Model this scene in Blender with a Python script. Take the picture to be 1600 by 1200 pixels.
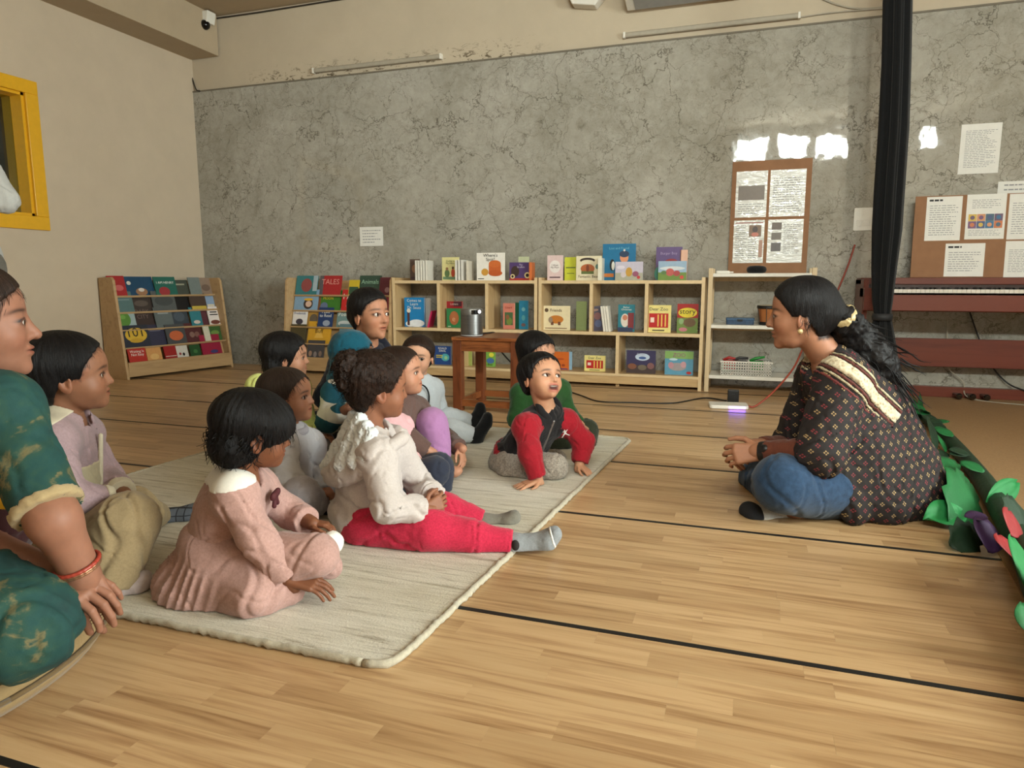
import bpy, bmesh, math, random
import numpy as np
from mathutils import Vector, Matrix

for _o in list(bpy.data.objects):
    bpy.data.objects.remove(_o)
SC = bpy.context.scene
COL = SC.collection
random.seed(7)
RNG = np.random.default_rng(7)

# ---------------------------------------------------------------- camera
F_PX, CAM_H = 1082.0, 0.77
YAW, PITCH = math.atan2(374, math.hypot(F_PX, 160)), math.atan2(160, F_PX)
cam_data = bpy.data.cameras.new('camera')
cam_data.sensor_width = 36.0
cam_data.lens = 36.0 * F_PX / 1600.0
cam_data.clip_start = 0.02
cam = bpy.data.objects.new('camera', cam_data)
COL.objects.link(cam)
cam.location = (0, 0, CAM_H)
cam.rotation_euler = (math.pi / 2 - PITCH, 0, YAW)
SC.camera = cam

# ---------------------------------------------------------------- world, exposure
world = bpy.data.worlds.new('world')
SC.world = world
world.use_nodes = True
_bg = world.node_tree.nodes['Background']
_bg.inputs[0].default_value = (0.75, 0.86, 1.0, 1)
_bg.inputs[1].default_value = 2.2
SC.view_settings.view_transform = 'Standard'
SC.view_settings.look = 'None'
SC.view_settings.gamma = 1.0
SC.view_settings.use_curve_mapping = False
SC.view_settings.exposure = 0.76

# ---------------------------------------------------------------- room measures (metres)
X_L, X_R = -4.912, 3.9          # left wall, right wall
Y_B, Y_F = 5.35, -1.0           # marble back wall, wall behind the camera
Z_C = 3.1                       # ceiling
def area_light(name, loc, size, power, color, rot=(0, 0, 0), size_y=None):
    l = bpy.data.lights.new(name, 'AREA')
    l.shape = 'RECTANGLE'
    l.size = size
    l.size_y = size_y or size
    l.energy = power
    l.color = color
    o = bpy.data.objects.new(name, l)
    COL.objects.link(o)
    o.location = loc
    o.rotation_euler = rot
    return o

# ---------------------------------------------------------------- daylight through the windows
DAY = (1.0, 0.975, 0.935)
area_light('daylight_right', (X_R + 0.16, 0.75, 1.7), 3.2, 370, DAY, (math.radians(90), 0, math.radians(90)), 2.3)
for _a, _b in ((-0.33, 0.12), (0.29, 0.72), (0.84, 1.31), (1.43, 1.53), (2.18, 2.46)):
    area_light('daylight_high', ((_a + _b) / 2, Y_F - 0.16, 2.79), _b - _a, 90 * (_b - _a) / 0.45, DAY, (math.radians(90), 0, 0), 0.34)
# ================================================================ helpers
_cy, _sy = math.cos(YAW), math.sin(YAW)
FWD_H = np.array([-_sy, _cy, 0.0])            # horizontal viewing direction
RT = np.array([_cy, _sy, 0.0])
FWD = np.array([-_sy * math.cos(PITCH), _cy * math.cos(PITCH), -math.sin(PITCH)])
UPV = np.cross(RT, FWD)
CAMP = np.array([0, 0, CAM_H])

def P(px, py, depth):
    """photo measurement -> place: the point seen there, at a horizontal distance `depth` from the camera"""
    d = FWD * F_PX + RT * (px - 800) + UPV * (600 - py)
    return CAMP + d * (depth / float(d @ FWD_H))

def PF(px, py, z=0.0):
    d = FWD * F_PX + RT * (px - 800) + UPV * (600 - py)
    return CAMP + d * ((z - CAM_H) / d[2])

def PY(px, py, Y):
    d = FWD * F_PX + RT * (px - 800) + UPV * (600 - py)
    return CAMP + d * (Y / d[1])

def V(r, f, u):
    v = RT * r + FWD_H * f + np.array([0, 0, 1.0]) * u
    return v / np.linalg.norm(v)

def VF(px, away, u=0.0):
    """a facing direction as seen from the camera at photo column px: 0 = profile to the right, 90 = away, -90 = towards the camera, 180 = profile to the left"""
    th = math.atan((px - 800) / F_PX); r = RT * math.cos(th) - FWD_H * math.sin(th); a = FWD_H * math.cos(th) + RT * math.sin(th)
    v = r * math.cos(math.radians(away)) + a * math.sin(math.radians(away)); v = v + np.array([0, 0, u])
    return v / np.linalg.norm(v)

def unit(v):
    v = np.asarray(v, float)
    return v / max(np.linalg.norm(v), 1e-9)

# ---------------------------------------------------------------- objects
def link(o, parent=None):
    COL.objects.link(o)
    if parent is not None:
        o.parent = parent
    return o

def tag(o, label=None, cat=None, group=None, kind=None):
    if label: o['label'] = label
    if cat: o['category'] = cat
    if group: o['group'] = group
    if kind: o['kind'] = kind
    return o

def thing(name, label, cat, loc=(0, 0, 0), rz=0.0, group=None):
    o = bpy.data.objects.new(name, None)
    o.empty_display_size = 0.05
    link(o)
    o.location = [float(c) for c in loc]
    o.rotation_euler = (0, 0, rz)
    return tag(o, label, cat, group)

class MB:
    """collects shapes, then links them as one mesh object"""
    def __init__(s):
        s.v, s.f, s.m = [], [], []
    def add(s, vs, fs, mi=0):
        n = len(s.v)
        s.v += [tuple(float(c) for c in v) for v in vs]
        s.f += [tuple(i + n for i in f) for f in fs]
        s.m += [mi] * len(fs)
        return s
    def box(s, x0, x1, y0, y1, z0, z1, mi=0, M=None):
        vs = [(x, y, z) for z in (z0, z1) for y in (y0, y1) for x in (x0, x1)]
        if M is not None: vs = [tuple(M @ Vector(v)) for v in vs]
        return s.add(vs, [(0, 2, 3, 1), (4, 5, 7, 6), (0, 1, 5, 4), (2, 6, 7, 3), (0, 4, 6, 2), (1, 3, 7, 5)], mi)
    def rbox(s, x0, x1, y0, y1, z0, z1, r, axis='z', seg=4, mi=0):
        """box with rounded edges along one axis"""
        a0, a1, b0, b1, c0, c1 = {'z': (x0, x1, y0, y1, z0, z1), 'y': (x0, x1, z0, z1, y0, y1), 'x': (y0, y1, z0, z1, x0, x1)}[axis]
        ring = []
        for (cx, cy, t0) in ((a1 - r, b1 - r, 0), (a0 + r, b1 - r, 90), (a0 + r, b0 + r, 180), (a1 - r, b0 + r, 270)):
            for i in range(seg + 1):
                t = math.radians(t0 + 90 * i / seg)
                ring.append((cx + r * math.cos(t), cy + r * math.sin(t)))
        perm = {'z': lambda a, b, c: (a, b, c), 'y': lambda a, b, c: (a, c, b), 'x': lambda a, b, c: (c, a, b)}[axis]
        n = len(ring)
        vs = [perm(a, b, c0) for a, b in ring] + [perm(a, b, c1) for a, b in ring]
        fs = [tuple(range(n))[::-1], tuple(range(n, 2 * n))] + [(i, (i + 1) % n, n + (i + 1) % n, n + i) for i in range(n)]
        return s.add(vs, fs, mi)
    def prism(s, poly, t0, t1, axes='xz', mi=0):
        """polygon in two axes, extruded along the third"""
        def pt(a, b, c): return {'xz': (a, c, b), 'xy': (a, b, c), 'yz': (c, a, b)}[axes]
        n = len(poly)
        vs = [pt(a, b, t0) for a, b in poly] + [pt(a, b, t1) for a, b in poly]
        fs = [tuple(range(n)), tuple(range(n, 2 * n))[::-1]] + [(i, n + i, n + (i + 1) % n, (i + 1) % n) for i in range(n)]
        return s.add(vs, fs, mi)
    def lathe(s, prof, seg=24, mi=0, c=(0, 0, 0), cap=True):
        n = len(prof)
        vs = []
        for i in range(seg):
            t = 2 * math.pi * i / seg
            vs += [(c[0] + r * math.cos(t), c[1] + r * math.sin(t), c[2] + z) for r, z in prof]
        fs = [(i * n + j, ((i + 1) % seg) * n + j, ((i + 1) % seg) * n + j + 1, i * n + j + 1) for i in range(seg) for j in range(n - 1)]
        if cap:
            fs += [tuple(i * n for i in range(seg))[::-1], tuple(i * n + n - 1 for i in range(seg))]
        return s.add(vs, fs, mi)
    def tube(s, pts, rad, seg=8, mi=0, cap=True):
        pts = [Vector([float(c) for c in p]) for p in pts]
        rs = rad if isinstance(rad, (list, tuple)) else [rad] * len(pts)
        n = len(pts)
        vs = []
        prev = None
        for i, p in enumerate(pts):
            t = (pts[min(i + 1, n - 1)] - pts[max(i - 1, 0)]).normalized()
            if prev is None:
                a = Vector((0, 0, 1)) if abs(t.z) < 0.9 else Vector((1, 0, 0))
                u = t.cross(a).normalized()
            else:
                u = (prev - t * prev.dot(t)).normalized()
            prev = u
            w = t.cross(u)
            for k in range(seg):
                q = 2 * math.pi * k / seg
                vs.append(p + (u * math.cos(q) + w * math.sin(q)) * rs[i])
        fs = [(i * seg + k, i * seg + (k + 1) % seg, (i + 1) * seg + (k + 1) % seg, (i + 1) * seg + k) for i in range(n - 1) for k in range(seg)]
        if cap:
            fs += [tuple(range(seg))[::-1], tuple((n - 1) * seg + k for k in range(seg))]
        return s.add(vs, fs, mi)
    def mesh(s, name, mats, smooth=False, fix=True):
        me = bpy.data.meshes.new(name)
        me.from_pydata(s.v, [], s.f)
        for m in (mats if isinstance(mats, (list, tuple)) else [mats]):
            me.materials.append(m)
        if any(s.m):
            me.polygons.foreach_set('material_index', s.m)
        if fix:
            bm = bmesh.new(); bm.from_mesh(me)
            bmesh.ops.recalc_face_normals(bm, faces=bm.faces)
            bm.to_mesh(me); bm.free()
        if smooth:
            me.polygons.foreach_set('use_smooth', [True] * len(me.polygons))
        me.update()
        return me
    def build(s, name, mats, parent=None, smooth=False, loc=None, bevel=0, auto=False, fix=True):
        o = bpy.data.objects.new(name, s.mesh(name, mats, smooth or auto, fix))
        link(o, parent)
        if loc is not None: o.location = [float(c) for c in loc]
        if bevel:
            b = o.modifiers.new('bevel', 'BEVEL'); b.width = bevel; b.segments = 2; b.limit_method = 'ANGLE'
        if auto:
            try:
                o.data.set_sharp_from_angle(angle=math.radians(35))
            except Exception:
                pass
        return o

def catmull(pts, n=8):
    p = [np.asarray(q, float) for q in pts]
    p = [2 * p[0] - p[1]] + p + [2 * p[-1] - p[-2]]
    out = []
    for i in range(1, len(p) - 2):
        for k in range(n):
            t = k / n
            out.append(0.5 * (2 * p[i] + (p[i + 1] - p[i - 1]) * t + (2 * p[i - 1] - 5 * p[i] + 4 * p[i + 1] - p[i + 2]) * t * t + (3 * p[i] - p[i - 1] - 3 * p[i + 1] + p[i + 2]) * t ** 3))
    out.append(p[-2])
    return out

def copy_tree(o, parent=None):
    c = o.copy(); COL.objects.link(c); c.parent = parent
    for ch in o.children:
        copy_tree(ch, c)
    return c

# ---------------------------------------------------------------- materials
_MATS = {}
def lin(c):
    """sRGB 0-255 -> linear"""
    out = []
    for v in c[:3]:
        v = v / 255.0
        out.append(v / 12.92 if v <= 0.04045 else ((v + 0.055) / 1.055) ** 2.4)
    return tuple(out)

def srgb(*c): return lin(c) + (1.0,)

class NT:
    def __init__(s, name):
        s.m = bpy.data.materials.new(name); s.m.use_nodes = True
        s.t = s.m.node_tree; s.n = s.t.nodes; s.b = s.n['Principled BSDF']
    def new(s, t, **kw):
        n = s.n.new(t)
        for k, v in kw.items():
            if k.startswith('i_'):
                key = k[2:]
                n.inputs[int(key) if key.isdigit() else key.replace('_', ' ')].default_value = v
            else: setattr(n, k, v)
        return n
    def l(s, a, b): s.t.links.new(a, b)
    def mix(s, fac, a, b, mode='MIX'):
        n = s.n.new('ShaderNodeMix'); n.data_type = 'RGBA'; n.blend_type = mode
        for sock, val in ((n.inputs[0], fac), (n.inputs[6], a), (n.inputs[7], b)):
            if hasattr(val, 'links') or hasattr(val, 'is_linked'): s.l(val, sock)
            else: sock.default_value = val
        return n.outputs[2]
    def ramp(s, src, stops, interp='LINEAR'):
        r = s.n.new('ShaderNodeValToRGB'); r.color_ramp.interpolation = interp
        e = r.color_ramp.elements
        while len(e) > 1: e.remove(e[-1])
        e[0].position, e[0].color = stops[0][0], stops[0][1]
        for p, c in stops[1:]:
            q = e.new(p); q.color = c
        s.l(src, r.inputs[0]); return r.outputs[0]
    def math(s, op, a, b=None):
        n = s.n.new('ShaderNodeMath'); n.operation = op
        for i, val in enumerate((a, b)):
            if val is None: continue
            if hasattr(val, 'is_linked'): s.l(val, n.inputs[i])
            else: n.inputs[i].default_value = val
        return n.outputs[0]
    def coords(s, kind='Object', scale=(1, 1, 1), rot=(0, 0, 0), loc=(0, 0, 0)):
        c = s.new('ShaderNodeTexCoord'); mp = s.new('ShaderNodeMapping')
        mp.inputs['Scale'].default_value = scale; mp.inputs['Rotation'].default_value = rot; mp.inputs['Location'].default_value = loc
        s.l(c.outputs[kind], mp.inputs[0]); return mp.outputs[0]
    def noise(s, vec, scale, detail=3, rough=0.5, dist=0.0):
        n = s.new('ShaderNodeTexNoise'); n.inputs['Scale'].default_value = scale; n.inputs['Detail'].default_value = detail
        n.inputs['Roughness'].default_value = rough; n.inputs['Distortion'].default_value = dist
        s.l(vec, n.inputs['Vector']); return n.outputs['Fac']
    def bump(s, h, strength=0.2, dist=0.01):
        b = s.new('ShaderNodeBump'); b.inputs['Strength'].default_value = strength; b.inputs['Distance'].default_value = dist
        s.l(h, b.inputs['Height']); s.l(b.outputs[0], s.b.inputs['Normal'])
    def base(s, c):
        if hasattr(c, 'is_linked'): s.l(c, s.b.inputs['Base Color'])
        else: s.b.inputs['Base Color'].default_value = c
    def rough(s, v):
        if hasattr(v, 'is_linked'): s.l(v, s.b.inputs['Roughness'])
        else: s.b.inputs['Roughness'].default_value = v

def gray(v): return (v, v, v, 1)

def plain(name, c, rough=0.5, var=0.06, scale=30, bump=0.0, metal=0.0, spec=0.5, emit=None):
    """a plain colour with slight mottling and optional fine relief"""
    if name in _MATS: return _MATS[name]
    t = NT(name); base = srgb(*c)
    vec = t.coords()
    n = t.noise(vec, scale, 4)
    lo = tuple(v * (1 - var) for v in base[:3]) + (1,); hi = tuple(min(1, v * (1 + var)) for v in base[:3]) + (1,)
    t.base(t.ramp(n, [(0.3, lo), (0.7, hi)])); t.rough(rough)
    t.b.inputs['Metallic'].default_value = metal
    t.b.inputs['Specular IOR Level'].default_value = spec
    if bump: t.bump(t.noise(vec, scale * 6, 3), bump, 0.003)
    if emit:
        t.b.inputs['Emission Color'].default_value = srgb(*c); t.b.inputs['Emission Strength'].default_value = emit
    _MATS[name] = t.m
    return t.m

def cloth(name, c, var=0.06, weave=900, bump=0.25, c2=None, rough=0.9, mott=190):
    """woven / knitted fabric: mottled colour with a fine thread relief"""
    if name in _MATS: return _MATS[name]
    t = NT(name); base = srgb(*c); b2 = srgb(*(c2 or c))
    vec = t.coords()
    n = t.noise(vec, mott, 5, 0.65)
    lo = tuple(v * (1 - var) for v in base[:3]) + (1,); hi = tuple(min(1, v * (1 + var)) for v in b2[:3]) + (1,)
    t.base(t.ramp(n, [(0.3, lo), (0.7, hi)])); t.rough(rough)
    t.b.inputs['Sheen Weight'].default_value = 0.15
    t.b.inputs['Specular IOR Level'].default_value = 0.2
    t.bump(t.noise(vec, weave, 2), bump, 0.0015)
    _MATS[name] = t.m
    return t.m

def wood(name, c1, c2, axis='x', scale=9.0, rough=0.42, stretch=9.0, bump=0.06, rnd=0.0):
    if name in _MATS: return _MATS[name]
    t = NT(name)
    k = {'x': (1 / stretch, 1, 1), 'y': (1, 1 / stretch, 1), 'z': (1, 1, 1 / stretch)}[axis]
    vec = t.coords(scale=tuple(scale * q for q in k))
    n1 = t.noise(vec, 2.0, 5, 0.6, 1.2); n2 = t.noise(vec, 9.0, 4, 0.6, 0.4)
    s = t.math('ADD', t.math('MULTIPLY', n1, 0.65), t.math('MULTIPLY', n2, 0.35))
    col = t.ramp(s, [(0.32, srgb(*c2)), (0.5, srgb(*c1)), (0.62, srgb(*c1)), (0.75, srgb(*[min(255, v * 1.06) for v in c1]))])
    t.base(col); t.rough(rough); t.bump(n2, bump, 0.002)
    _MATS[name] = t.m
    return t.m
# ================================================================ the room
def struct(o): o['kind'] = 'structure'; return o

# ---------------------------------------------------------------- materials of the shell
def marble_mat():
    t = NT('grey_marble_sheet')
    vec = t.coords()
    cl = t.noise(vec, 1.6, 5, 0.6, 0.6); fine = t.noise(vec, 14, 5, 0.7, 0.4)
    base = t.ramp(t.math('ADD', t.math('MULTIPLY', cl, 0.55), t.math('MULTIPLY', fine, 0.45)),
                  [(0.34, srgb(142, 138, 126)), (0.48, srgb(159, 155, 144)), (0.58, srgb(169, 165, 155)), (0.70, srgb(181, 177, 168))])
    # warped vein network at two sizes, broken up by a mask
    wn = t.new('ShaderNodeTexNoise'); wn.inputs['Scale'].default_value = 2.6; wn.inputs['Detail'].default_value = 5; wn.inputs['Roughness'].default_value = 0.65; t.l(vec, wn.inputs['Vector'])
    warp = t.new('ShaderNodeVectorMath', operation='SCALE'); warp.inputs['Scale'].default_value = 0.55
    sub = t.new('ShaderNodeVectorMath', operation='SUBTRACT'); sub.inputs[1].default_value = (0.5, 0.5, 0.5); t.l(wn.outputs['Color'], sub.inputs[0]); t.l(sub.outputs[0], warp.inputs[0])
    add = t.new('ShaderNodeVectorMath', operation='ADD'); t.l(vec, add.inputs[0]); t.l(warp.outputs[0], add.inputs[1])
    col = base
    for sc, wd, ms, dark, amt in ((2.3, 0.014, 2.3, (74, 68, 58), 0.8), (4.4, 0.019, 3.0, (92, 86, 75), 0.75), (8.0, 0.028, 2.4, (102, 96, 85), 0.6), (15.0, 0.04, 3.7, (114, 108, 97), 0.4)):
        v = t.new('ShaderNodeTexVoronoi', feature='DISTANCE_TO_EDGE'); v.inputs['Scale'].default_value = sc; t.l(add.outputs[0], v.inputs['Vector'])
        ln = t.ramp(v.outputs['Distance'], [(0.0, gray(1)), (wd, gray(0))])
        mk = t.ramp(t.noise(vec, ms, 4, 0.6), [(0.40, gray(0)), (0.56, gray(amt))])
        col = t.mix(t.math('MULTIPLY', ln, mk), col, srgb(*dark))
    blot = t.ramp(t.noise(vec, 5.5, 6, 0.75, 1.5), [(0.58, gray(0)), (0.74, gray(0.55))])
    col = t.mix(blot, col, srgb(104, 98, 84))
    t.base(col); t.rough(0.03)
    t.bump(t.noise(vec, 3.0, 3, 0.5), 0.12, 0.02)
    return t.m
MARBLE = marble_mat()

def wall_paint(name, c, stain=False):
    t = NT(name); vec = t.coords()
    n = t.noise(vec, 5, 5, 0.6); n2 = t.noise(vec, 160, 3)
    b = srgb(*c)
    col = t.ramp(n, [(0.3, tuple(q * 0.93 for q in b[:3]) + (1,)), (0.7, b)])
    if stain:      # flaking paint low on the strip above the marble
        s = t.new('ShaderNodeSeparateXYZ'); t.l(vec, s.inputs[0])
        fl = t.ramp(t.noise(t.coords(scale=(1, 1, 2.2)), 13, 6, 0.75, 0.8), [(0.555, gray(0)), (0.57, gray(1))])
        band = t.ramp(s.outputs['Z'], [(0.0, gray(1)), (0.05, gray(0.9)), (0.16, gray(0))])
        xm = t.ramp(t.math('DIVIDE', t.math('ADD', s.outputs['X'], 5.0), 5.0), [(0.12, gray(0)), (0.2, gray(1)), (0.62, gray(1)), (0.70, gray(0))])
        col = t.mix(t.math('MULTIPLY', fl, t.math('MULTIPLY', band, xm)), col, srgb(96, 82, 62))
    t.base(col); t.rough(0.9); t.bump(n2, 0.25, 0.003)
    return t.m
CREAM_WALL = wall_paint('cream_wall_paint', (200, 183, 160)); UPPER_WALL = wall_paint('flaking_cream_paint', (192, 178, 156), True)
CEIL = wall_paint('ceiling_paint', (178, 160, 134))

def board_mat():
    t = NT('laminate_strip')
    g = t.new('ShaderNodeNewGeometry'); oi = t.new('ShaderNodeObjectInfo')
    rnd = t.math('FRACT', t.math('ADD', t.math('MULTIPLY', oi.outputs['Random'], 7.31), g.outputs['Random Per Island']))
    cmb = t.new('ShaderNodeCombineXYZ'); t.l(t.math('MULTIPLY', rnd, 37.0), cmb.inputs[0]); t.l(t.math('MULTIPLY', rnd, 53.0), cmb.inputs[1])
    ad = t.new('ShaderNodeVectorMath', operation='ADD'); t.l(g.outputs['Position'], ad.inputs[0]); t.l(cmb.outputs[0], ad.inputs[1])
    mp = t.new('ShaderNodeMapping'); mp.inputs['Scale'].default_value = (0.7, 14, 1); t.l(ad.outputs[0], mp.inputs[0])
    n1 = t.noise(mp.outputs[0], 1.6, 4, 0.55, 1.6); n2 = t.noise(mp.outputs[0], 7.0, 4, 0.6, 0.5)
    s = t.math('ADD', t.math('MULTIPLY', n1, 0.7), t.math('MULTIPLY', n2, 0.3))
    grain = t.ramp(s, [(0.30, srgb(146, 108, 72)), (0.41, srgb(178, 142, 102)), (0.52, srgb(200, 166, 124)), (0.75, srgb(212, 182, 140))])
    tone = t.ramp(rnd, [(0.0, (0.76, 0.72, 0.67, 1)), (0.5, (0.93, 0.92, 0.90, 1)), (1.0, (1.0, 1.0, 1.0, 1))])
    t.base(t.mix(1.0, grain, tone, 'MULTIPLY')); t.rough(0.34)
    t.b.inputs['Specular IOR Level'].default_value = 0.35
    t.bump(n2, 0.03, 0.002)
    return t.m
BOARD = board_mat()

# ---------------------------------------------------------------- floor: strips between black mat seams
m = MB(); m.box(X_L - 0.1, X_R + 0.1, Y_F - 0.1, Y_B + 0.1, -0.08, -0.004)
floor = struct(m.build('floor', plain('floor_base', (150, 112, 72), 0.6)))
SEAMS = [-1.0, -0.04, 0.70, 1.433, 2.186, 2.893, 3.53, 4.25, 4.97, 5.36]
BLK_SEAM = plain('black_seam', (16, 14, 13), 0.6)
boards = []
rg = random.Random(11)
for a, b in zip(SEAMS[:-1], SEAMS[1:]):
    rows = max(1, round((b - a) / 0.058)); wd = (b - a) / rows
    for r in range(rows):
        x = X_L - rg.uniform(0, 0.5)
        y0 = a + r * wd
        while x < X_R:
            ln = rg.choice([0.28, 0.35, 0.42, 0.50, 0.58])
            boards.append((max(x, X_L), min(x + ln, X_R), y0, y0 + wd)); x += ln
def proj(p):
    v = np.asarray(p, float) - CAMP; z = v @ FWD
    return (800 + F_PX * (v @ RT) / z, 600 - F_PX * (v @ UPV) / z, z)
scored = []
for bd in boards:
    if bd[1] - bd[0] < 0.02: continue
    cx, cy = (bd[0] + bd[1]) / 2, (bd[2] + bd[3]) / 2
    X, Y, Z = proj((cx, cy, 0))
    vis = Z > 0.3 and -120 < X < 1720 and 0 < Y < 1260 and not (-2.25 < cx < -0.66 and 1.18 < cy < 3.3) and not (cx > 1.0 and cy > 1.5) and not (cx < -1.25 and cy < 1.1)
    scored.append(((bd[1] - bd[0]) * (bd[3] - bd[2]) / Z ** 3 if vis else 0, bd))
scored.sort(key=lambda q: -q[0])
unit_board = MB(); unit_board.box(0, 1, 0, 1, -0.004, 0); UB = unit_board.mesh('floor_strip', BOARD)
rest = MB()
for i, (sc_, bd) in enumerate(scored):
    if i < 300 and sc_ > 0:
        o = bpy.data.objects.new('floor_strip', UB); link(o, floor)
        o.location = (bd[0], bd[2], 0); o.scale = (bd[1] - bd[0] - 0.0002, bd[3] - bd[2] - 0.0002, 1)
    else:
        rest.box(bd[0], bd[1] - 0.0002, bd[2], bd[3] - 0.0002, -0.004, 0)
tag(rest.build('floor_strips_beyond', BOARD, floor, fix=False), kind='stuff')
for y in SEAMS[2:-1]:
    m = MB(); m.box(X_L, X_R, y - 0.0075, y + 0.0075, -0.003, 0.0012); m.build('floor_seam', BLK_SEAM, floor)

# ---------------------------------------------------------------- walls and ceiling
m = MB(); m.box(X_L - 0.2, X_R + 0.2, Y_B, Y_B + 0.15, 0.0, 2.488)
wb = struct(m.build('wall_back', MARBLE))
m = MB(); m.box(X_L - 0.2, X_R + 0.2, -0.135, 0.0, 0.0, Z_C - 2.488)
struct(m.build('wall_back_upper', UPPER_WALL, loc=(0, Y_B + 0.15, 2.488)))
m = MB(); m.box(X_L, X_R, Y_B - 0.006, Y_B, 2.478, 2.490); struct(m.build('trim_1', plain('panel_edge', (112, 104, 90), 0.7)))
m = MB(); m.box(X_L, X_R, Y_B - 0.012, Y_B, 0.0, 0.085); struct(m.build('baseboard_back', MARBLE))
# left wall with the yellow-framed window opening
WY0, WY1, WZ0, WZ1 = 2.55, 3.73, 1.235, 2.085
m = MB()
for (y0, y1, z0, z1) in ((Y_F, WY0, 0, Z_C), (WY1, Y_B + 0.1, 0, Z_C), (WY0, WY1, 0, WZ0), (WY0, WY1, WZ1, Z_C)): m.box(X_L - 0.2, X_L, y0, y1, z0, z1)
struct(m.build('wall_left', CREAM_WALL))
m = MB(); m.box(X_L, -4.60, Y_F, Y_B, 2.763, Z_C); struct(m.build('ceiling_beam', CEIL))
m = MB(); m.box(X_L - 0.2, X_R + 0.2, Y_F - 0.2, Y_B + 0.2, Z_C, Z_C + 0.1); struct(m.build('ceiling', CEIL))
YEL = plain('yellow_gloss_paint', (224, 168, 28), 0.35, 0.04)
win = struct(thing('window_1', 'yellow-framed window in the cream left wall', 'window', (X_L, WY0, WZ0)))
del win['category']
for (y0, y1, z0, z1) in ((-0.1, WY1 - WY0 + 0.095, WZ1 - WZ0, WZ1 - WZ0 + 0.092), (-0.1, WY1 - WY0 + 0.095, -0.095, 0), (-0.1, 0, 0, WZ1 - WZ0), (WY1 - WY0, WY1 - WY0 + 0.095, 0, WZ1 - WZ0)):
    m = MB(); m.box(-0.005, 0.022, y0, y1, z0, z1); m.build('frame_bar', YEL, win, bevel=0.004)
for (y0, y1, z0, z1) in ((0, 0.02, 0, WZ1 - WZ0), (WY1 - WY0 - 0.02, WY1 - WY0, 0, WZ1 - WZ0), (0, WY1 - WY0, 0, 0.02), (0, WY1 - WY0, WZ1 - WZ0 - 0.02, WZ1 - WZ0)):
    m = MB(); m.box(-0.19, 0.0, y0, y1, z0, z1); m.build('window_jamb', YEL, win)
def glass_mat():
    t = NT('window_glass')
    tr = t.new('ShaderNodeBsdfTransparent'); tr.inputs[0].default_value = (0.86, 0.9, 0.88, 1)
    gl = t.new('ShaderNodeBsdfGlossy'); gl.inputs['Roughness'].default_value = 0.02
    fr = t.new('ShaderNodeFresnel'); fr.inputs['IOR'].default_value = 1.5; mx = t.new('ShaderNodeMixShader')
    t.l(fr.outputs[0], mx.inputs[0]); t.l(tr.outputs[0], mx.inputs[1]); t.l(gl.outputs[0], mx.inputs[2]); t.l(mx.outputs[0], t.n['Material Output'].inputs[0])
    return t.m
GLASS = glass_mat()
m = MB(); m.box(-0.11, -0.106, 0.02, WY1 - WY0 - 0.02, 0.02, WZ1 - WZ0 - 0.02); m.build('pane', GLASS, win)
m = MB(); m.box(X_L - 1.2, X_L - 1.15, 1.6, 5.0, 0.5, 2.8); m.box(X_L - 1.2, X_L - 0.2, 1.6, 5.0, 0.45, 0.5); m.box(X_L - 1.2, X_L - 0.2, 1.6, 5.0, 2.8, 2.85); m.box(X_L - 1.2, X_L - 0.2, 1.55, 1.6, 0.45, 2.85); m.box(X_L - 1.2, X_L - 0.2, 5.0, 5.05, 0.45, 2.85)
struct(m.build('wall_beyond_window', plain('dark_green_grey_wall', (92, 98, 86), 0.8)))
# right wall with a wide glazed opening, wall behind the camera with clerestory windows
RW = (-0.88, 2.38, 0.52, 2.88)
m = MB()
for (y0, y1, z0, z1) in ((Y_F, RW[0], 0, Z_C), (RW[1], Y_B + 0.1, 0, Z_C), (RW[0], RW[1], 0, RW[2]), (RW[0], RW[1], RW[3], Z_C)): m.box(X_R, X_R + 0.2, y0, y1, z0, z1)
struct(m.build('wall_right', CREAM_WALL))
WHITE_FR = plain('white_window_paint', (216, 214, 208), 0.4)
def glazed(name, axis, a0, a1, z0, z1, at, nb, label):
    """a framed window with panes; axis = wall direction"""
    w = struct(thing(name, label, 'window', (at, a0, z0) if axis == 'y' else (a0, at, z0))); del w['category']
    L, H = a1 - a0, z1 - z0
    def put(nm, u0, u1, w0, w1, d0, d1, mt):
        m = MB()
        if axis == 'y': m.box(d0, d1, u0, u1, w0, w1)
        else: m.box(u0, u1, -d1, -d0, w0, w1)
        m.build(nm, mt, w)
    put('frame_bar', 0, L, 0, 0.03, 0.04, 0.10, WHITE_FR); put('frame_bar', 0, L, H - 0.03, H, 0.04, 0.10, WHITE_FR)
    for i in range(nb + 1):
        u = i * (L - 0.03) / nb
        put('frame_bar', u, u + 0.03, 0.03, H - 0.03, 0.04, 0.10, WHITE_FR)
    for i in range(nb):
        u = i * (L - 0.03) / nb + 0.03; put('pane', u, u + (L - 0.03) / nb - 0.03, 0.03, H - 0.03, 0.068, 0.072, GLASS)
    return w
glazed('window_2', 'y', RW[0], RW[1], RW[2], RW[3], X_R, 4, 'wide glazed window in the right wall')
CLER = [(-0.33, 0.12), (0.29, 0.72), (0.84, 1.31), (1.43, 1.53), (2.18, 2.46)]
m = MB(); xs = [X_L - 0.2] + [v for ab in CLER for v in ab] + [X_R + 0.2]
m.box(X_L - 0.2, X_R + 0.2, Y_F - 0.2, Y_F, 0, 2.62); m.box(X_L - 0.2, X_R + 0.2, Y_F - 0.2, Y_F, 2.965, Z_C)
for i in range(0, len(xs), 2): m.box(xs[i], xs[i + 1], Y_F - 0.2, Y_F, 2.62, 2.965)
struct(m.build('wall_front', CREAM_WALL))
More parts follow.
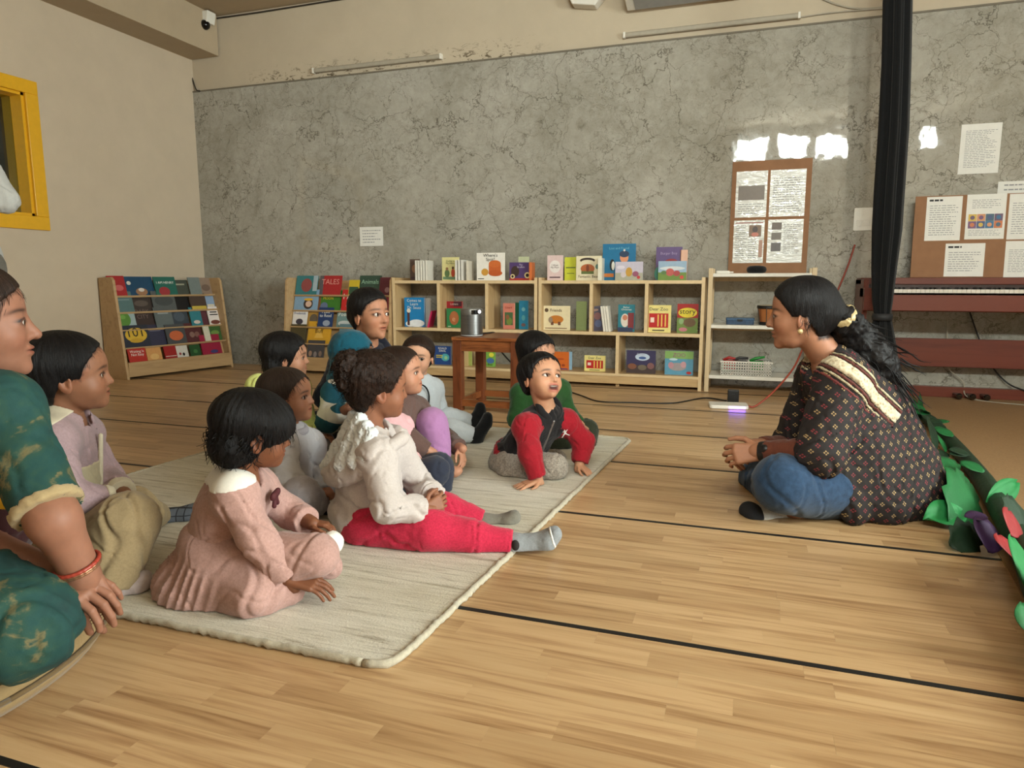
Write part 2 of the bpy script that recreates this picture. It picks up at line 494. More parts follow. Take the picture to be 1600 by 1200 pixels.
for i, (a, b) in enumerate(CLER): glazed('window_%d' % (i + 3), 'x', a, b, 2.62, 2.965, Y_F, 2 if b - a > 0.2 else 1, 'small high window in the wall behind the camera, number %d from the left' % (i + 1))

# ---------------------------------------------------------------- tan carpet beyond the garland
m = MB(); m.prism([(1.0, Y_B - 0.012), (0.93, 4.2), (0.80, 3.0), (0.70, 2.2), (0.64, 1.7), (0.62, 1.2), (X_R - 0.02, 1.2), (X_R - 0.02, Y_B - 0.012)], 0.0, 0.005, 'xy')
def carpet_mat():
    t = NT('tan_carpet'); vec = t.coords(); n = t.noise(vec, 120, 5, 0.7); n2 = t.noise(vec, 3, 4)
    t.base(t.mix(t.math('MULTIPLY', n2, 0.4), t.ramp(n, [(0.3, srgb(138, 104, 66)), (0.7, srgb(164, 128, 86))]), srgb(146, 116, 80))); t.rough(0.95); t.bump(n, 0.4, 0.004); return t.m
tag(m.build('carpet', carpet_mat()), 'tan carpet laid from the paper garland to the piano', 'carpet')

# ---------------------------------------------------------------- rug
def rug_mat():
    t = NT('handwoven_rug'); vec = t.coords(scale=(2.2, 30, 1)); v2 = t.coords()
    st = t.noise(vec, 2.2, 5, 0.7, 0.5); big = t.noise(t.coords(scale=(1, 2.2, 1)), 1.5, 4, 0.6); fi = t.noise(v2, 170, 4, 0.7)
    c = t.ramp(st, [(0.34, srgb(172, 164, 148)), (0.44, srgb(212, 206, 192)), (0.6, srgb(228, 223, 210))])
    c = t.mix(t.ramp(big, [(0.42, gray(0)), (0.7, gray(0.5))]), c, srgb(196, 186, 162))
    dk = t.ramp(t.noise(t.coords(scale=(5, 70, 1)), 1.6, 4, 0.7), [(0.62, gray(0)), (0.72, gray(0.75))])
    c = t.mix(t.math('MULTIPLY', dk, t.ramp(big, [(0.4, gray(0.25)), (0.6, gray(1))])), c, srgb(132, 122, 106))
    c = t.mix(0.35, c, t.mix(1.0, c, t.ramp(fi, [(0.3, gray(0.55)), (0.7, gray(1))]), 'MULTIPLY'))
    t.base(c); t.rough(0.95); t.b.inputs['Specular IOR Level'].default_value = 0.1
    t.bump(t.math('ADD', fi, t.math('MULTIPLY', st, 0.7)), 0.55, 0.006)
    return t.m
RUGM = rug_mat()
RC = [(-0.645, 1.135), (-0.520, 3.32), (-2.26, 3.36), (-2.33, 1.13)]      # corners, anticlockwise
rug = thing('rug', 'cream and grey handwoven rug under the children', 'rug', (-1.44, 2.23, 0))
path = []
for i in range(4):
    a, b, c = np.array(RC[i - 1]), np.array(RC[i]), np.array(RC[(i + 1) % 4])
    for q in range(7):
        t_ = q / 6; p0 = b + unit(a - b) * 0.06; p1 = b + unit(c - b) * 0.06
        path.append((1 - t_) ** 2 * p0 + 2 * t_ * (1 - t_) * b + t_ ** 2 * p1)
m = MB(); m.prism([(q[0] + 1.44, q[1] - 2.23) for q in path], 0.001, 0.0125, 'xy'); m.build('rug_field', RUGM, rug)
loop = path + [path[0]]; dense = []
for a, b in zip(loop[:-1], loop[1:]):
    n = max(1, int(np.linalg.norm(b - a) / 0.012))
    for k in range(n): dense.append(a + (b - a) * k / n)
dense.append(dense[0])
m = MB(); m.tube([(q[0] + 1.44 + random.uniform(-.002, .002), q[1] - 2.23 + random.uniform(-.002, .002), 0.0085 + random.uniform(-.0008, .0012)) for q in dense], [0.0078 + 0.0016 * (i % 2) + random.uniform(-.0008, .0008) for i in range(len(dense))], 7)
m.build('edge_binding', cloth('rug_binding', (178, 170, 152), 0.15, 300, 0.6, mott=90), rug, smooth=True)
# ================================================================ furniture
BIRCH = wood('birch_ply', (196, 164, 118), (170, 136, 92), 'x', 5, 0.45); BIRCH_Z = wood('birch_ply_upright', (196, 164, 118), (170, 136, 92), 'z', 5, 0.45)
EDGE = plain('birch_edge', (214, 188, 146), 0.5)
RACKW = wood('rack_ply', (182, 150, 108), (158, 126, 86), 'x', 5, 0.5)

def bookshelf(x0, x1, label):
    t = thing('bookshelf', label, 'bookshelf', (x0, 5.04, 0), 0, 'low birch bookshelves'); W = x1 - x0; T = 0.024; D = 0.285
    def pan(nm, a, b, z0, z1, mt=BIRCH, y0=0.0, y1=D):
        m = MB(); m.box(a, b, y0, y1, z0, z1); return m.build(nm, mt, t, bevel=0.002)
    pan('side_panel', 0, T, 0.0, 0.80, BIRCH_Z); pan('side_panel', W - T, W, 0.0, 0.80, BIRCH_Z)
    pan('top_panel', T, W - T, 0.755, 0.779); pan('middle_shelf', T, W - T, 0.380, 0.404); pan('bottom_panel', T, W - T, 0.080, 0.100)
    for f in (1 / 3, 2 / 3): pan('divider', W * f - T / 2, W * f + T / 2, 0.404, 0.755, BIRCH_Z)
    pan('divider', W * 0.5 - T / 2, W * 0.5 + T / 2, 0.10, 0.380, BIRCH_Z)
    pan('plinth', T, W - T, 0.022, 0.080, BIRCH, 0.004, 0.024); pan('plinth', T, W - T, 0.022, 0.080, BIRCH, D - 0.02, D)
    m = MB(); m.box(W / 2 - 0.012, W / 2 + 0.012, 0.03, 0.06, 0, 0.08); m.build('foot', BIRCH, t)
    for (a, b, z0, z1) in ((0, T, 0, 0.80), (W - T, W, 0, 0.80), (T, W - T, 0.755, 0.779), (T, W - T, 0.380, 0.404), (T, W - T, 0.080, 0.100)):
        m = MB(); m.box(a, b, -0.002, -0.0001, z0, z1); m.build('edge_strip', EDGE, t)
    for f in (1 / 3, 2 / 3):
        m = MB(); m.box(W * f - T / 2, W * f + T / 2, -0.002, -0.0001, 0.404, 0.755); m.build('edge_strip', EDGE, t)
    m = MB(); m.box(W / 2 - T / 2, W / 2 + T / 2, -0.002, -0.0001, 0.10, 0.38); m.build('edge_strip', EDGE, t)
    return t
SX = (-2.748, -1.522, -1.512, -0.302)
bookshelf(SX[0], SX[1], 'low birch bookshelf of five cubbies behind the wooden side table')
bookshelf(SX[2], SX[3], 'low birch bookshelf of five cubbies next to the white shelf rack')

# ---------------------------------------------------------------- sloped book racks
RACK_H, RACK_D0, RACK_D1 = 0.80, 0.36, 0.25
TIERS = [(0.115, 0.012), (0.245, 0.055), (0.385, 0.100), (0.525, 0.135), (0.655, 0.165)]     # (height of ledge, distance behind the front)
def book_rack(loc, rz, W, label, DB=0.36):
    t = thing('book_rack', label, 'book rack', loc, rz, 'sloped book racks'); T = 0.022
    for x in (0, W - T):
        m = MB(); m.prism([(0, 0), (DB, 0), (DB, RACK_H), (0.12, RACK_H + 0.005), (0.095, RACK_H - 0.02)], x, x + T, 'yz'); m.build('side_panel', RACKW, t, bevel=0.003)
    m = MB(); m.box(T, W - T, DB - 0.015, DB, 0.03, RACK_H - 0.02); m.build('back_panel', RACKW, t)
    m = MB(); m.box(T, W - T, 0.006, 0.026, 0.02, 0.135); m.build('front_board', RACKW, t, bevel=0.002)
    for k, (z, y) in enumerate(TIERS):
        m = MB(); m.box(T, W - T, y + 0.012, y + 0.075, z - 0.012, z); m.build('ledge', RACKW, t)
        if k: m = MB(); m.box(T, W - T, y, y + 0.012, z - 0.006, z + 0.004); m.build('lip', RACKW, t, bevel=0.002)
        m = MB(); yb = y + 0.075; m.prism([(yb, z - 0.01), (yb + 0.010, z - 0.01), (yb + 0.055, min(z + 0.17, RACK_H - 0.02)), (yb + 0.045, min(z + 0.17, RACK_H - 0.02))], T, W - T, 'yz'); m.build('back_rest', RACKW, t)
    return t
RACK1 = book_rack((-4.615, 4.134, 0), math.atan2(0.984, 0.18), 1.0, 'sloped wooden book rack against the cream left wall', 0.285)
RACK2 = book_rack((-3.79, 4.965, 0), 0, 1.03, 'sloped wooden book rack against the marble wall beside the bookshelf')

# ---------------------------------------------------------------- white rack
PINE = wood('pale_pine', (206, 184, 148), (186, 160, 120), 'z', 6, 0.5); WHITE_S = plain('white_laminate', (222, 218, 208), 0.4, 0.03)
wr = thing('shelf_rack', 'rack with pine posts and white shelves beside the bookshelf', 'shelf rack', (-0.282, 5.02, 0)); W = 0.69
for x in (0, W - 0.03):
    for y in (0.0, 0.26):
        m = MB(); m.box(x, x + 0.03, y, y + 0.03, 0, 0.862); m.build('post', PINE, wr, bevel=0.003)
    for z in (0.095, 0.448, 0.802):
        m = MB(); m.box(x + 0.005, x + 0.025, 0.03, 0.26, z - 0.03, z); m.build('bracket', PINE, wr)
for z in (0.095, 0.448, 0.802):
    m = MB(); m.box(0.03, W - 0.03, 0.004, 0.286, z, z + 0.024); m.build('shelf', WHITE_S, wr, bevel=0.002)
    m = MB(); m.box(0.0, W, 0.268, 0.282, z - 0.03, z - 0.001); m.build('rear_rail', PINE, wr)

# ---------------------------------------------------------------- side table with projector
SHEESHAM = wood('sheesham_wood', (138, 80, 44), (74, 36, 20), 'x', 7, 0.28, 6); SHEE_Z = wood('sheesham_leg', (112, 60, 34), (60, 28, 17), 'z', 7, 0.3, 6)
st = thing('side_table', 'square dark sheesham side table holding the projector', 'side table', (-1.665, 3.77, 0)); S_ = 0.42
m = MB(); m.box(-0.005, S_ + 0.005, -0.005, S_ + 0.005, 0.425, 0.446); m.build('tabletop', SHEESHAM, st, bevel=0.004)
for x in (0, S_ - 0.055):
    for y in (0, S_ - 0.055):
        m = MB(); m.box(x, x + 0.055, y, y + 0.055, 0, 0.425); m.build('leg', SHEE_Z, st, bevel=0.003)
for y in (0.008, S_ - 0.03):
    m = MB(); m.box(0.055, S_ - 0.055, y, y + 0.022, 0.362, 0.425); m.build('apron', SHEESHAM, st); m = MB(); m.box(0.055, S_ - 0.055, y + 0.005, y + 0.03, 0.03, 0.07); m.build('stretcher', SHEESHAM, st)
for x in (0.008, S_ - 0.03):
    m = MB(); m.box(x, x + 0.022, 0.055, S_ - 0.055, 0.362, 0.425); m.build('apron', SHEESHAM, st); m = MB(); m.box(x + 0.005, x + 0.03, 0.055, S_ - 0.055, 0.03, 0.07); m.build('stretcher', SHEESHAM, st)
def brushed():
    t = NT('brushed_aluminium'); n = t.noise(t.coords(scale=(1, 1, 260)), 6, 3)
    t.base(t.ramp(n, [(0.3, srgb(112, 112, 112)), (0.7, srgb(140, 140, 140))])); t.rough(0.34); t.b.inputs['Metallic'].default_value = 0.9; return t.m
pc = P(737, 500, 4.17); pr = thing('projector', 'cylindrical silver projector with a lit lens on the side table', 'projector', (pc[0], pc[1], 0.447))
m = MB(); m.lathe([(0.058, 0), (0.066, 0.003), (0.066, 0.008)], 40); m.build('base', plain('pale_grey_plastic', (176, 178, 180), 0.4), pr, auto=True)
m = MB(); m.lathe([(0.064, 0.008), (0.0665, 0.011), (0.0665, 0.128)], 48); m.build('body', brushed(), pr, auto=True)
m = MB(); m.lathe([(0.0662, 0.128), (0.0662, 0.158), (0.063, 0.164), (0.05, 0.166)], 48); m.build('top_cap', plain('grey_cap', (120, 118, 114), 0.35, metal=0.6), pr, auto=True)
pd = unit(-FWD_H * 0.85 + RT * 0.55); ang = math.atan2(pd[1], pd[0])
m = MB(); seg = 10
arc = [(math.cos(ang - 0.55 + 0.95 * i / seg), math.sin(ang - 0.55 + 0.95 * i / seg)) for i in range(seg + 1)]
m.add([(x * 0.0672, y * 0.0672, z) for z in (0.131, 0.157) for x, y in arc], [(i, i + 1, seg + 2 + i, seg + 1 + i) for i in range(seg)])
m.build('lens_window', plain('black_gloss', (8, 8, 9), 0.1), pr)
lens = MB(); lens.lathe([(0.0, 0.004), (0.006, 0.0035), (0.009, 0.0015), (0.010, 0)], 20, cap=False)
lm = NT('lens_glow'); lm.b.inputs['Emission Color'].default_value = (1, 1, 1, 1); lm.b.inputs['Emission Strength'].default_value = 12
lo = lens.build('lens', lm.m, pr, smooth=True); a2 = ang + 0.25
lo.location = (0.0668 * math.cos(a2), 0.0668 * math.sin(a2), 0.146); lo.rotation_euler = (math.pi / 2, 0, a2 + math.pi / 2)

# ---------------------------------------------------------------- digital piano
MAHO = wood('mahogany_veneer', (108, 50, 36), (80, 34, 25), 'x', 3, 0.35, 12)
PX0, PX1 = 0.68, 2.06
pn = thing('piano', 'mahogany digital piano against the marble wall', 'piano', (PX0, 4.90, 0)); PW = PX1 - PX0
def ppan(nm, a, b, c, d, e, f, mt=MAHO, bv=0.003):
    m = MB(); m.box(a, b, c, d, e, f); return m.build(nm, mt, pn, bevel=bv)
for x in (0, PW - 0.03): ppan('side_panel', x, x + 0.03, 0.05, 0.42, 0.02, 0.785)
for x in (0, PW - 0.03): ppan('side_foot', x - 0.005, x + 0.035, -0.02, 0.43, 0.0, 0.03)
ppan('key_bed', 0.03, PW - 0.03, 0.03, 0.40, 0.585, 0.672); ppan('front_rail', 0.0, PW, -0.005, 0.03, 0.59, 0.688)
ppan('music_top', 0.0, PW, 0.185, 0.42, 0.752, 0.795); ppan('control_panel', 0.03, PW - 0.03, 0.18, 0.2, 0.69, 0.752, plain('dark_control_panel', (48, 26, 22), 0.4))
ppan('lower_panel', 0.03, PW - 0.03, 0.30, 0.32, 0.215, 0.40); ppan('pedal_beam', 0.03, PW - 0.03, 0.36, 0.40, 0.005, 0.075)
ppan('cheek', 0.0, 0.05, 0.0, 0.2, 0.67, 0.73); ppan('cheek', PW - 0.05, PW, 0.0, 0.2, 0.67, 0.73)
kw = (PW - 0.10) / 52; IV = plain('ivory_key', (222, 216, 204), 0.25); EB = plain('ebony_key', (14, 13, 13), 0.3)
km = MB(); km.box(0, kw - 0.0014, 0, 0.145, 0.0, 0.022); KM = km.mesh('white_key', IV)
bm_ = MB(); bm_.box(0, 0.0115, 0, 0.092, 0, 0.011); BKM = bm_.mesh('black_key', EB)
for i in range(52):
    o = bpy.data.objects.new('white_key', KM); link(o, pn); o.location = (0.05 + i * kw, 0.034, 0.700)
    if (i + 5) % 7 not in (2, 6) and i < 51:
        o = bpy.data.objects.new('black_key', BKM); link(o, pn); o.location = (0.05 + (i + 1) * kw - 0.006, 0.087, 0.722)
for i, px in enumerate((1494, 1515, 1537)):
    x = PY(px, 615, 5.24)[0] - PX0
    m = MB(); m.rbox(x - 0.018, x + 0.018, 0.255, 0.36, 0.025, 0.04, 0.008); m.tube([(x, 0.27, 0.033), (x, 0.25, 0.026)], [0.02, 0.016], 12)
    m.build('pedal', plain('pedal_brass', (96, 88, 80), 0.25, metal=0.9), pn, bevel=0.003)

# ---------------------------------------------------------------- curtain tied back
CURT = cloth('black_curtain', (10, 11, 13), 0.2, 500, 0.3)
cu = thing('curtain', 'long black curtain gathered with a tie in front of the piano', 'curtain', (0.71, 4.62, 0))
def sheet(prof, nfold, y_amp):
    m = MB(); N = 64; vs = []
    for (z, xc, hw) in prof:
        for i in range(N):
            a = 2 * math.pi * i / N
            rr = 1 + 0.20 * math.sin(nfold * a + 1.3 * math.sin(a * 2)) + 0.08 * math.sin(nfold * 2.3 * a)
            vs.append((xc + hw * math.cos(a) * rr, y_amp * hw * math.sin(a) * rr, z))
    R = len(prof)
    m.add(vs, [(j * N + i, j * N + (i + 1) % N, (j + 1) * N + (i + 1) % N, (j + 1) * N + i) for j in range(R - 1) for i in range(N)])
    m.add(vs[:N], [tuple(range(N))]); m.add(vs[-N:], [tuple(range(N))]); return m
def cpt(px0, px1, py): a, b = PY(px0, py, 4.62), PY(px1, py, 4.62); return (float(a[2]), float((a[0] + b[0]) / 2 - 0.71), float((b[0] - a[0]) / 2 / 1.12))
top = [(3.09, -0.01, 0.075), (2.7, -0.008, 0.072)] + [cpt(*q) for q in ((1380, 1424, 4), (1378, 1422, 100), (1373, 1419, 200), (1366, 1412, 300), (1363, 1408, 360), (1362, 1400, 420), (1363, 1394, 470), (1366, 1391, 492))]
sheet(top, 7, 0.8).build('drape', CURT, cu, smooth=True)
sheet([cpt(1366, 1391, 492), cpt(1360, 1396, 520), cpt(1350, 1402, 560), cpt(1342, 1408, 600)] + [(0.02, -0.02, 0.13)], 7, 0.8).build('drape_tail', CURT, cu, smooth=True)
z_, xc_, hw_ = cpt(1364, 1393, 495); m = MB(); m.lathe([(hw_ * 1.22, -0.02), (hw_ * 1.30, 0), (hw_ * 1.22, 0.02)], 24, c=(xc_, 0, z_)); m.build('tie_band', plain('black_band', (30, 30, 32), 0.7), cu, smooth=True)

# ---------------------------------------------------------------- floor cushion
m = MB(); m.lathe([(0.0, 0.001), (0.40, 0.001), (0.44, 0.008), (0.455, 0.03), (0.45, 0.055), (0.41, 0.073), (0.33, 0.079), (0.0, 0.08)], 64, cap=False)
cs = thing('floor_cushion', 'round beige floor cushion under the woman in teal at the left edge', 'cushion', (-1.66, 0.78, 0))
m.build('cushion_cover', cloth('beige_canvas', (138, 114, 78), 0.08, 700, 0.3), cs, smooth=True)
m = MB(); m.tube([(0.457 * math.cos(a), 0.457 * math.sin(a), 0.04) for a in np.linspace(0, 2 * math.pi, 65)], 0.005, 6); m.build('piping', cloth('brown_piping', (104, 84, 56), 0.08), cs, smooth=True)
# ================================================================ books
_TXT = []
def flat_mat(c, rough=0.45):
    n = 'print_%d_%d_%d' % tuple(c)
    return plain(n, c, rough, 0.05, 40)
def text_part(parent, body, color, x, z, y, width=None, height=None, rot=None, name='title', align='CENTER'):
    """flat printed lettering facing -y, fitted to a width and/or a height"""
    cu = bpy.data.curves.new(name, 'FONT'); cu.body = body; cu.align_x = align; cu.align_y = 'CENTER'; cu.size = 1.0; cu.resolution_u = 2; cu.space_line = 0.9
    o = bpy.data.objects.new('tmp_text', cu); COL.objects.link(o)
    _TXT.append((o, parent, name, color, x, z, y, width, height)); return o
def finish_text():
    bpy.context.view_layer.update()
    dg = bpy.context.evaluated_depsgraph_get()
    for (o, parent, name, color, x, z, y, width, height) in _TXT:
        me = bpy.data.meshes.new_from_object(o.evaluated_get(dg)); n = len(me.vertices)
        co = np.zeros(n * 3, np.float32); me.vertices.foreach_get('co', co); co = co.reshape(-1, 3)
        ex = np.ptp(co, 0); s = 1e9
        if width: s = min(s, width / max(ex[0], 1e-6))
        if height: s = min(s, height / max(ex[1], 1e-6))
        mid = (co.max(0) + co.min(0)) / 2
        out = np.stack([(co[:, 0] - mid[0]) * s + x, np.full(n, y, np.float32), (co[:, 1] - mid[1]) * s + z], 1)
        me.vertices.foreach_set('co', out.astype(np.float32).ravel()); me.name = name
        me.materials.clear(); me.materials.append(flat_mat(color)); me.update()
        link(bpy.data.objects.new(name, me), parent)
    for r in _TXT: bpy.data.objects.remove(r[0])
    _TXT.clear()

def picture(parent, shapes, W, H, y=-0.0005, name='cover_picture'):
    """flat cover print: (kind, cx, cz, w, h, colour) in fractions of the cover; e = ellipse, r = rectangle, t = triangle"""
    m = MB(); mats = []
    for i, (k, cx, cz, w, h, c) in enumerate(shapes):
        mt = flat_mat(c)
        if mt not in mats: mats.append(mt)
        yy = y - i * 0.00022; X, Z, w2, h2 = (cx - 0.5) * W, cz * H, w * W / 2, h * H / 2
        if k == 'r': pts = [(X - w2, Z - h2), (X + w2, Z - h2), (X + w2, Z + h2), (X - w2, Z + h2)]
        elif k == 't': pts = [(X - w2, Z - h2), (X + w2, Z - h2), (X, Z + h2)]
        else: pts = [(X + w2 * math.cos(2 * math.pi * j / 20), Z + h2 * math.sin(2 * math.pi * j / 20)) for j in range(20)]
        m.add([(a, yy, b) for a, b in pts], [tuple(range(len(pts)))], mats.index(mt))
    return m.build(name, mats, parent, fix=False)

PAGES = plain('page_block', (224, 218, 204), 0.85, 0.05, 300)
def book(label, M, W, H, T, c, title=None, tc=(240, 240, 235), tz=0.82, tw=0.8, th=0.16, shapes=None, group=None, spine=None):
    """upright book: front cover faces local -y, bottom edge at the origin"""
    t = bpy.data.objects.new('book', None); t.empty_display_size = 0.03; link(t); t.matrix_world = M; tag(t, label, 'book', group or 'picture books on the low bookshelves')
    m = MB(); b = 0.0018
    m.box(-W / 2, W / 2, 0, b, 0, H); m.box(-W / 2, W / 2, T - b, T, 0, H); m.box(-W / 2, -W / 2 + b, b, T - b, 0, H, 1 if spine else 0)
    m.build('cover', [flat_mat(c, 0.35)] + ([flat_mat(spine, 0.35)] if spine else []), t)
    m = MB(); m.box(-W / 2 + b, W / 2 - 0.003, b, T - b, 0.003, H - 0.003); m.build('pages', PAGES, t)
    if shapes: picture(t, shapes, W, H)
    if title: text_part(t, title, tc, 0, tz * H, -0.0022, W * tw, H * th)
    return t

def shelf_book(label, px0, px1, pyt, z, Y, T, c, rz=0.0, tilt=0.0, **kw):
    a, b = PY(px0, 440, Y), PY(px1, 440, Y); W = float(b[0] - a[0]); X = float(a[0] + b[0]) / 2
    Ht = float(PY((px0 + px1) / 2, pyt, Y)[2]) - z
    M = Matrix.Translation((X, Y, z + 0.0005)) @ Matrix.Rotation(rz, 4, 'Z') @ Matrix.Rotation(-tilt, 4, 'X')
    return book(label, M, W, Ht, T, c, **kw)
ZT, ZM, ZB = 0.779, 0.404, 0.100
W_ = (238, 236, 228); K_ = (28, 24, 24)
# ---- on top of the shelves
shelf_book('thin brown book at the left end of the bookshelf top', 641, 656, 405, ZT, 5.12, 0.010, (92, 74, 66), shapes=[('e', .5, .55, .6, .4, (150, 110, 84)), ('r', .5, .12, .8, .1, (70, 52, 60))])
for i in range(5):
    x = PY(658.5 + i * 4.0, 440, 5.14)[0]; M = Matrix.Translation((float(x), 5.12, ZT + 0.0005)) @ Matrix.Rotation(math.pi / 2 + 0.06, 4, 'Z')
    book('slim white book, page edges out, %s right of the thin brown book' % ('first', 'second', 'third', 'fourth', 'fifth')[i], M, 0.13, 0.158 - 0.004 * (i % 2), 0.016, (222, 218, 208))
shelf_book('cream picture book with two small figures on the bookshelf top', 691, 717, 402, ZT, 5.11, 0.014, (222, 214, 152), title='Daddy Is\nMy Hero', tc=(70, 90, 60), tz=.78, th=.2, shapes=[('r', .5, .1, .9, .12, (110, 140, 110)), ('e', .3, .3, .3, .34, (96, 120, 76)), ('e', .3, .5, .16, .14, (150, 110, 80)), ('e', .66, .32, .22, .36, (186, 70, 48)), ('e', .66, .54, .14, .12, (70, 50, 40))])
for i in range(3):
    x = PY(720 + i * 4.6, 440, 5.14)[0]; M = Matrix.Translation((float(x), 5.12, ZT + 0.0005)) @ Matrix.Rotation(math.pi / 2 + 0.05, 4, 'Z')
    book('slim white book, page edges out, %s right of the cream figure book' % ('first', 'second', 'third')[i], M, 0.13, 0.158, 0.014, (226, 222, 214))
x = PY(738, 440, 5.14)[0]; book('lone slim white book standing left of the white picture book', Matrix.Translation((float(x), 5.12, ZT + 0.0005)) @ Matrix.Rotation(math.pi / 2 + 0.05, 4, 'Z'), 0.12, 0.15, 0.02, (214, 206, 190))
shelf_book('large white picture book with an orange design on the bookshelf top', 745, 788, 395, ZT, 5.10, 0.018, (234, 230, 222), title="Where's\nSpot?", tc=K_, tz=.82, tw=.7, th=.30, shapes=[('e', .30, .30, .26, .26, (206, 150, 62)), ('r', .66, .42, .44, .30, (198, 98, 46)), ('e', .66, .6, .44, .26, (206, 108, 52)), ('e', .68, .26, .5, .22, (190, 90, 40)), ('r', .16, .06, .22, .03, (60, 60, 60))])
shelf_book('wide purple book with round eye shapes on the bookshelf top', 796, 832, 410, ZT, 5.10, 0.02, (82, 62, 112), title='The\nGruffalo', tc=(206, 196, 214), tz=.80, tw=.35, th=.22, shapes=[('r', .5, .06, 1, .12, (168, 52, 44)), ('e', .25, .5, .36, .6, (60, 44, 40)), ('e', .14, .22, .2, .26, (220, 200, 150)), ('e', .78, .28, .26, .34, (224, 206, 150)), ('e', .78, .28, .14, .2, K_), ('e', .14, .22, .1, .14, K_)])
shelf_book('pale green book behind the wide purple book', 810, 826, 401, ZT, 5.19, 0.012, (196, 200, 164))
x = PY(835, 440, 5.14)[0]; book('slim orange book edge beside the wide purple book', Matrix.Translation((float(x), 5.11, ZT + 0.0005)) @ Matrix.Rotation(math.pi / 2 + 0.05, 4, 'Z'), 0.10, 0.135, 0.020, (206, 112, 60))
shelf_book('pale pink book on the left of the right bookshelf top', 855, 879, 399, ZT, 5.10, 0.014, (222, 196, 194), title='I Want\nMy Mum', tc=(80, 50, 60), tz=.55, tw=.6, th=.18, shapes=[('e', .5, .55, .72, .5, (234, 226, 222)), ('r', .5, .12, .7, .05, (90, 60, 70))])
shelf_book('lime yellow book between the pink and cream books', 882, 901, 402, ZT, 5.13, 0.014, (200, 204, 62), shapes=[('r', .5, .55, .8, .05, (96, 110, 50)), ('r', .5, .3, .6, .03, (96, 110, 50))])
shelf_book('cream book with a brown bear picture on the bookshelf top', 900, 939, 400, ZT, 5.09, 0.016, (226, 216, 186), title='Fantastic Bear', tc=(80, 60, 40), tz=.16, tw=.8, th=.14, shapes=[('e', .45, .82, .6, .22, (56, 44, 36)), ('e', .45, .76, .5, .16, (226, 216, 186)), ('e', .46, .48, .56, .38, (176, 96, 52)), ('r', .46, .32, .5, .12, (96, 110, 60)), ('e', .46, .5, .12, .3, (120, 60, 36)), ('e', .84, .56, .14, .2, (90, 130, 120))])
x = PY(943, 440, 5.12)[0]; book('slim cream book edge right of the bear book', Matrix.Translation((float(x), 5.10, ZT + 0.0005)) @ Matrix.Rotation(math.pi / 2 + 0.05, 4, 'Z'), 0.12, 0.160, 0.030, (226, 220, 200))
shelf_book('tall bright blue book with a child in a bobble hat', 941, 992, 381, ZT, 5.16, 0.014, (28, 112, 156), title='Lost and Found', tc=(120, 186, 206), tz=.88, tw=.6, th=.08, shapes=[('e', .66, .62, .26, .28, (226, 150, 110)), ('e', .66, .72, .3, .18, (40, 60, 90)), ('e', .66, .82, .06, .06, (230, 220, 210)), ('e', .3, .42, .16, .32, K_), ('e', .33, .40, .1, .24, W_), ('r', .2, .14, .3, .1, (206, 120, 50))])
shelf_book('landscape book with a pale meadow picture before the bright blue book', 961, 1004, 409, ZT, 5.09, 0.012, (196, 190, 206), shapes=[('r', .5, .2, 1, .4, (170, 168, 150)), ('e', .5, .45, .24, .5, (196, 150, 60)), ('e', .3, .3, .2, .3, (206, 196, 200)), ('e', .74, .34, .22, .3, (150, 84, 110)), ('e', .85, .16, .12, .18, (190, 60, 60)), ('e', .2, .7, .3, .2, (220, 214, 226))])
shelf_book('tall purple book at the right end of the bookshelf top', 1024, 1064, 386, ZT, 5.16, 0.036, (98, 78, 126), title='Burger Boy', tc=(170, 150, 190), tz=.80, tw=.7, th=.10, shapes=[('e', .6, .55, .5, .2, (150, 40, 44)), ('e', .1, .2, .3, .4, (60, 130, 110))])
x = PY(1068, 440, 5.16)[0]; book('thick book with orange pages beside the tall purple book', Matrix.Translation((float(x), 5.16, ZT + 0.0005)) @ Matrix.Rotation(0.5, 4, 'Z'), 0.05, 0.215, 0.03, (196, 140, 104))
shelf_book('landscape book with animals in a green field, right end of the bookshelf top', 1028, 1072, 408, ZT, 5.09, 0.012, (150, 176, 200), shapes=[('r', .5, .2, 1, .42, (108, 136, 60)), ('e', .5, .62, .9, .2, (206, 212, 216)), ('e', .42, .42, .3, .4, (190, 90, 84)), ('e', .66, .36, .24, .3, (170, 70, 70)), ('e', .2, .4, .2, .2, (90, 120, 70)), ('e', .84, .16, .14, .2, (200, 70, 60))])
# ---- middle row
shelf_book('blue book with a striped hat figure in the left cubby', 631, 662, 465, ZM, 5.12, 0.016, (28, 128, 190), title='Comes to\nLearn\nDr. Seuss', tc=W_, tz=.78, tw=.72, th=.34, shapes=[('e', .6, .12, .8, .26, (226, 230, 236)), ('e', .3, .1, .5, .2, (230, 234, 238)), ('r', .2, .3, .12, .5, (80, 50, 50)), ('e', .22, .55, .2, .14, (226, 220, 210))])
shelf_book('pale grey book standing right of the blue book in the left cubby', 664, 671, 466, ZM, 5.16, 0.02, (196, 194, 190))
book('thin magenta book leaning in the left cubby', Matrix.Translation((float(PY(674, 508, 5.14)[0]), 5.13, ZM + 0.001)) @ Matrix.Rotation(0.26, 4, 'Y') @ Matrix.Rotation(math.pi / 2 + 0.1, 4, 'Z'), 0.12, 0.135, 0.010, (206, 44, 96))
shelf_book('green book with a brown egg and letter beside the projector', 697, 720, 482, ZM, 5.12, 0.016, (46, 122, 74), title='e', tc=(220, 170, 130), tz=.42, tw=.2, th=.2, shapes=[('e', .52, .5, .64, .72, (166, 96, 58)), ('e', .52, .62, .44, .46, (172, 102, 62)), ('r', .2, .06, .2, .03, (220, 220, 200))])
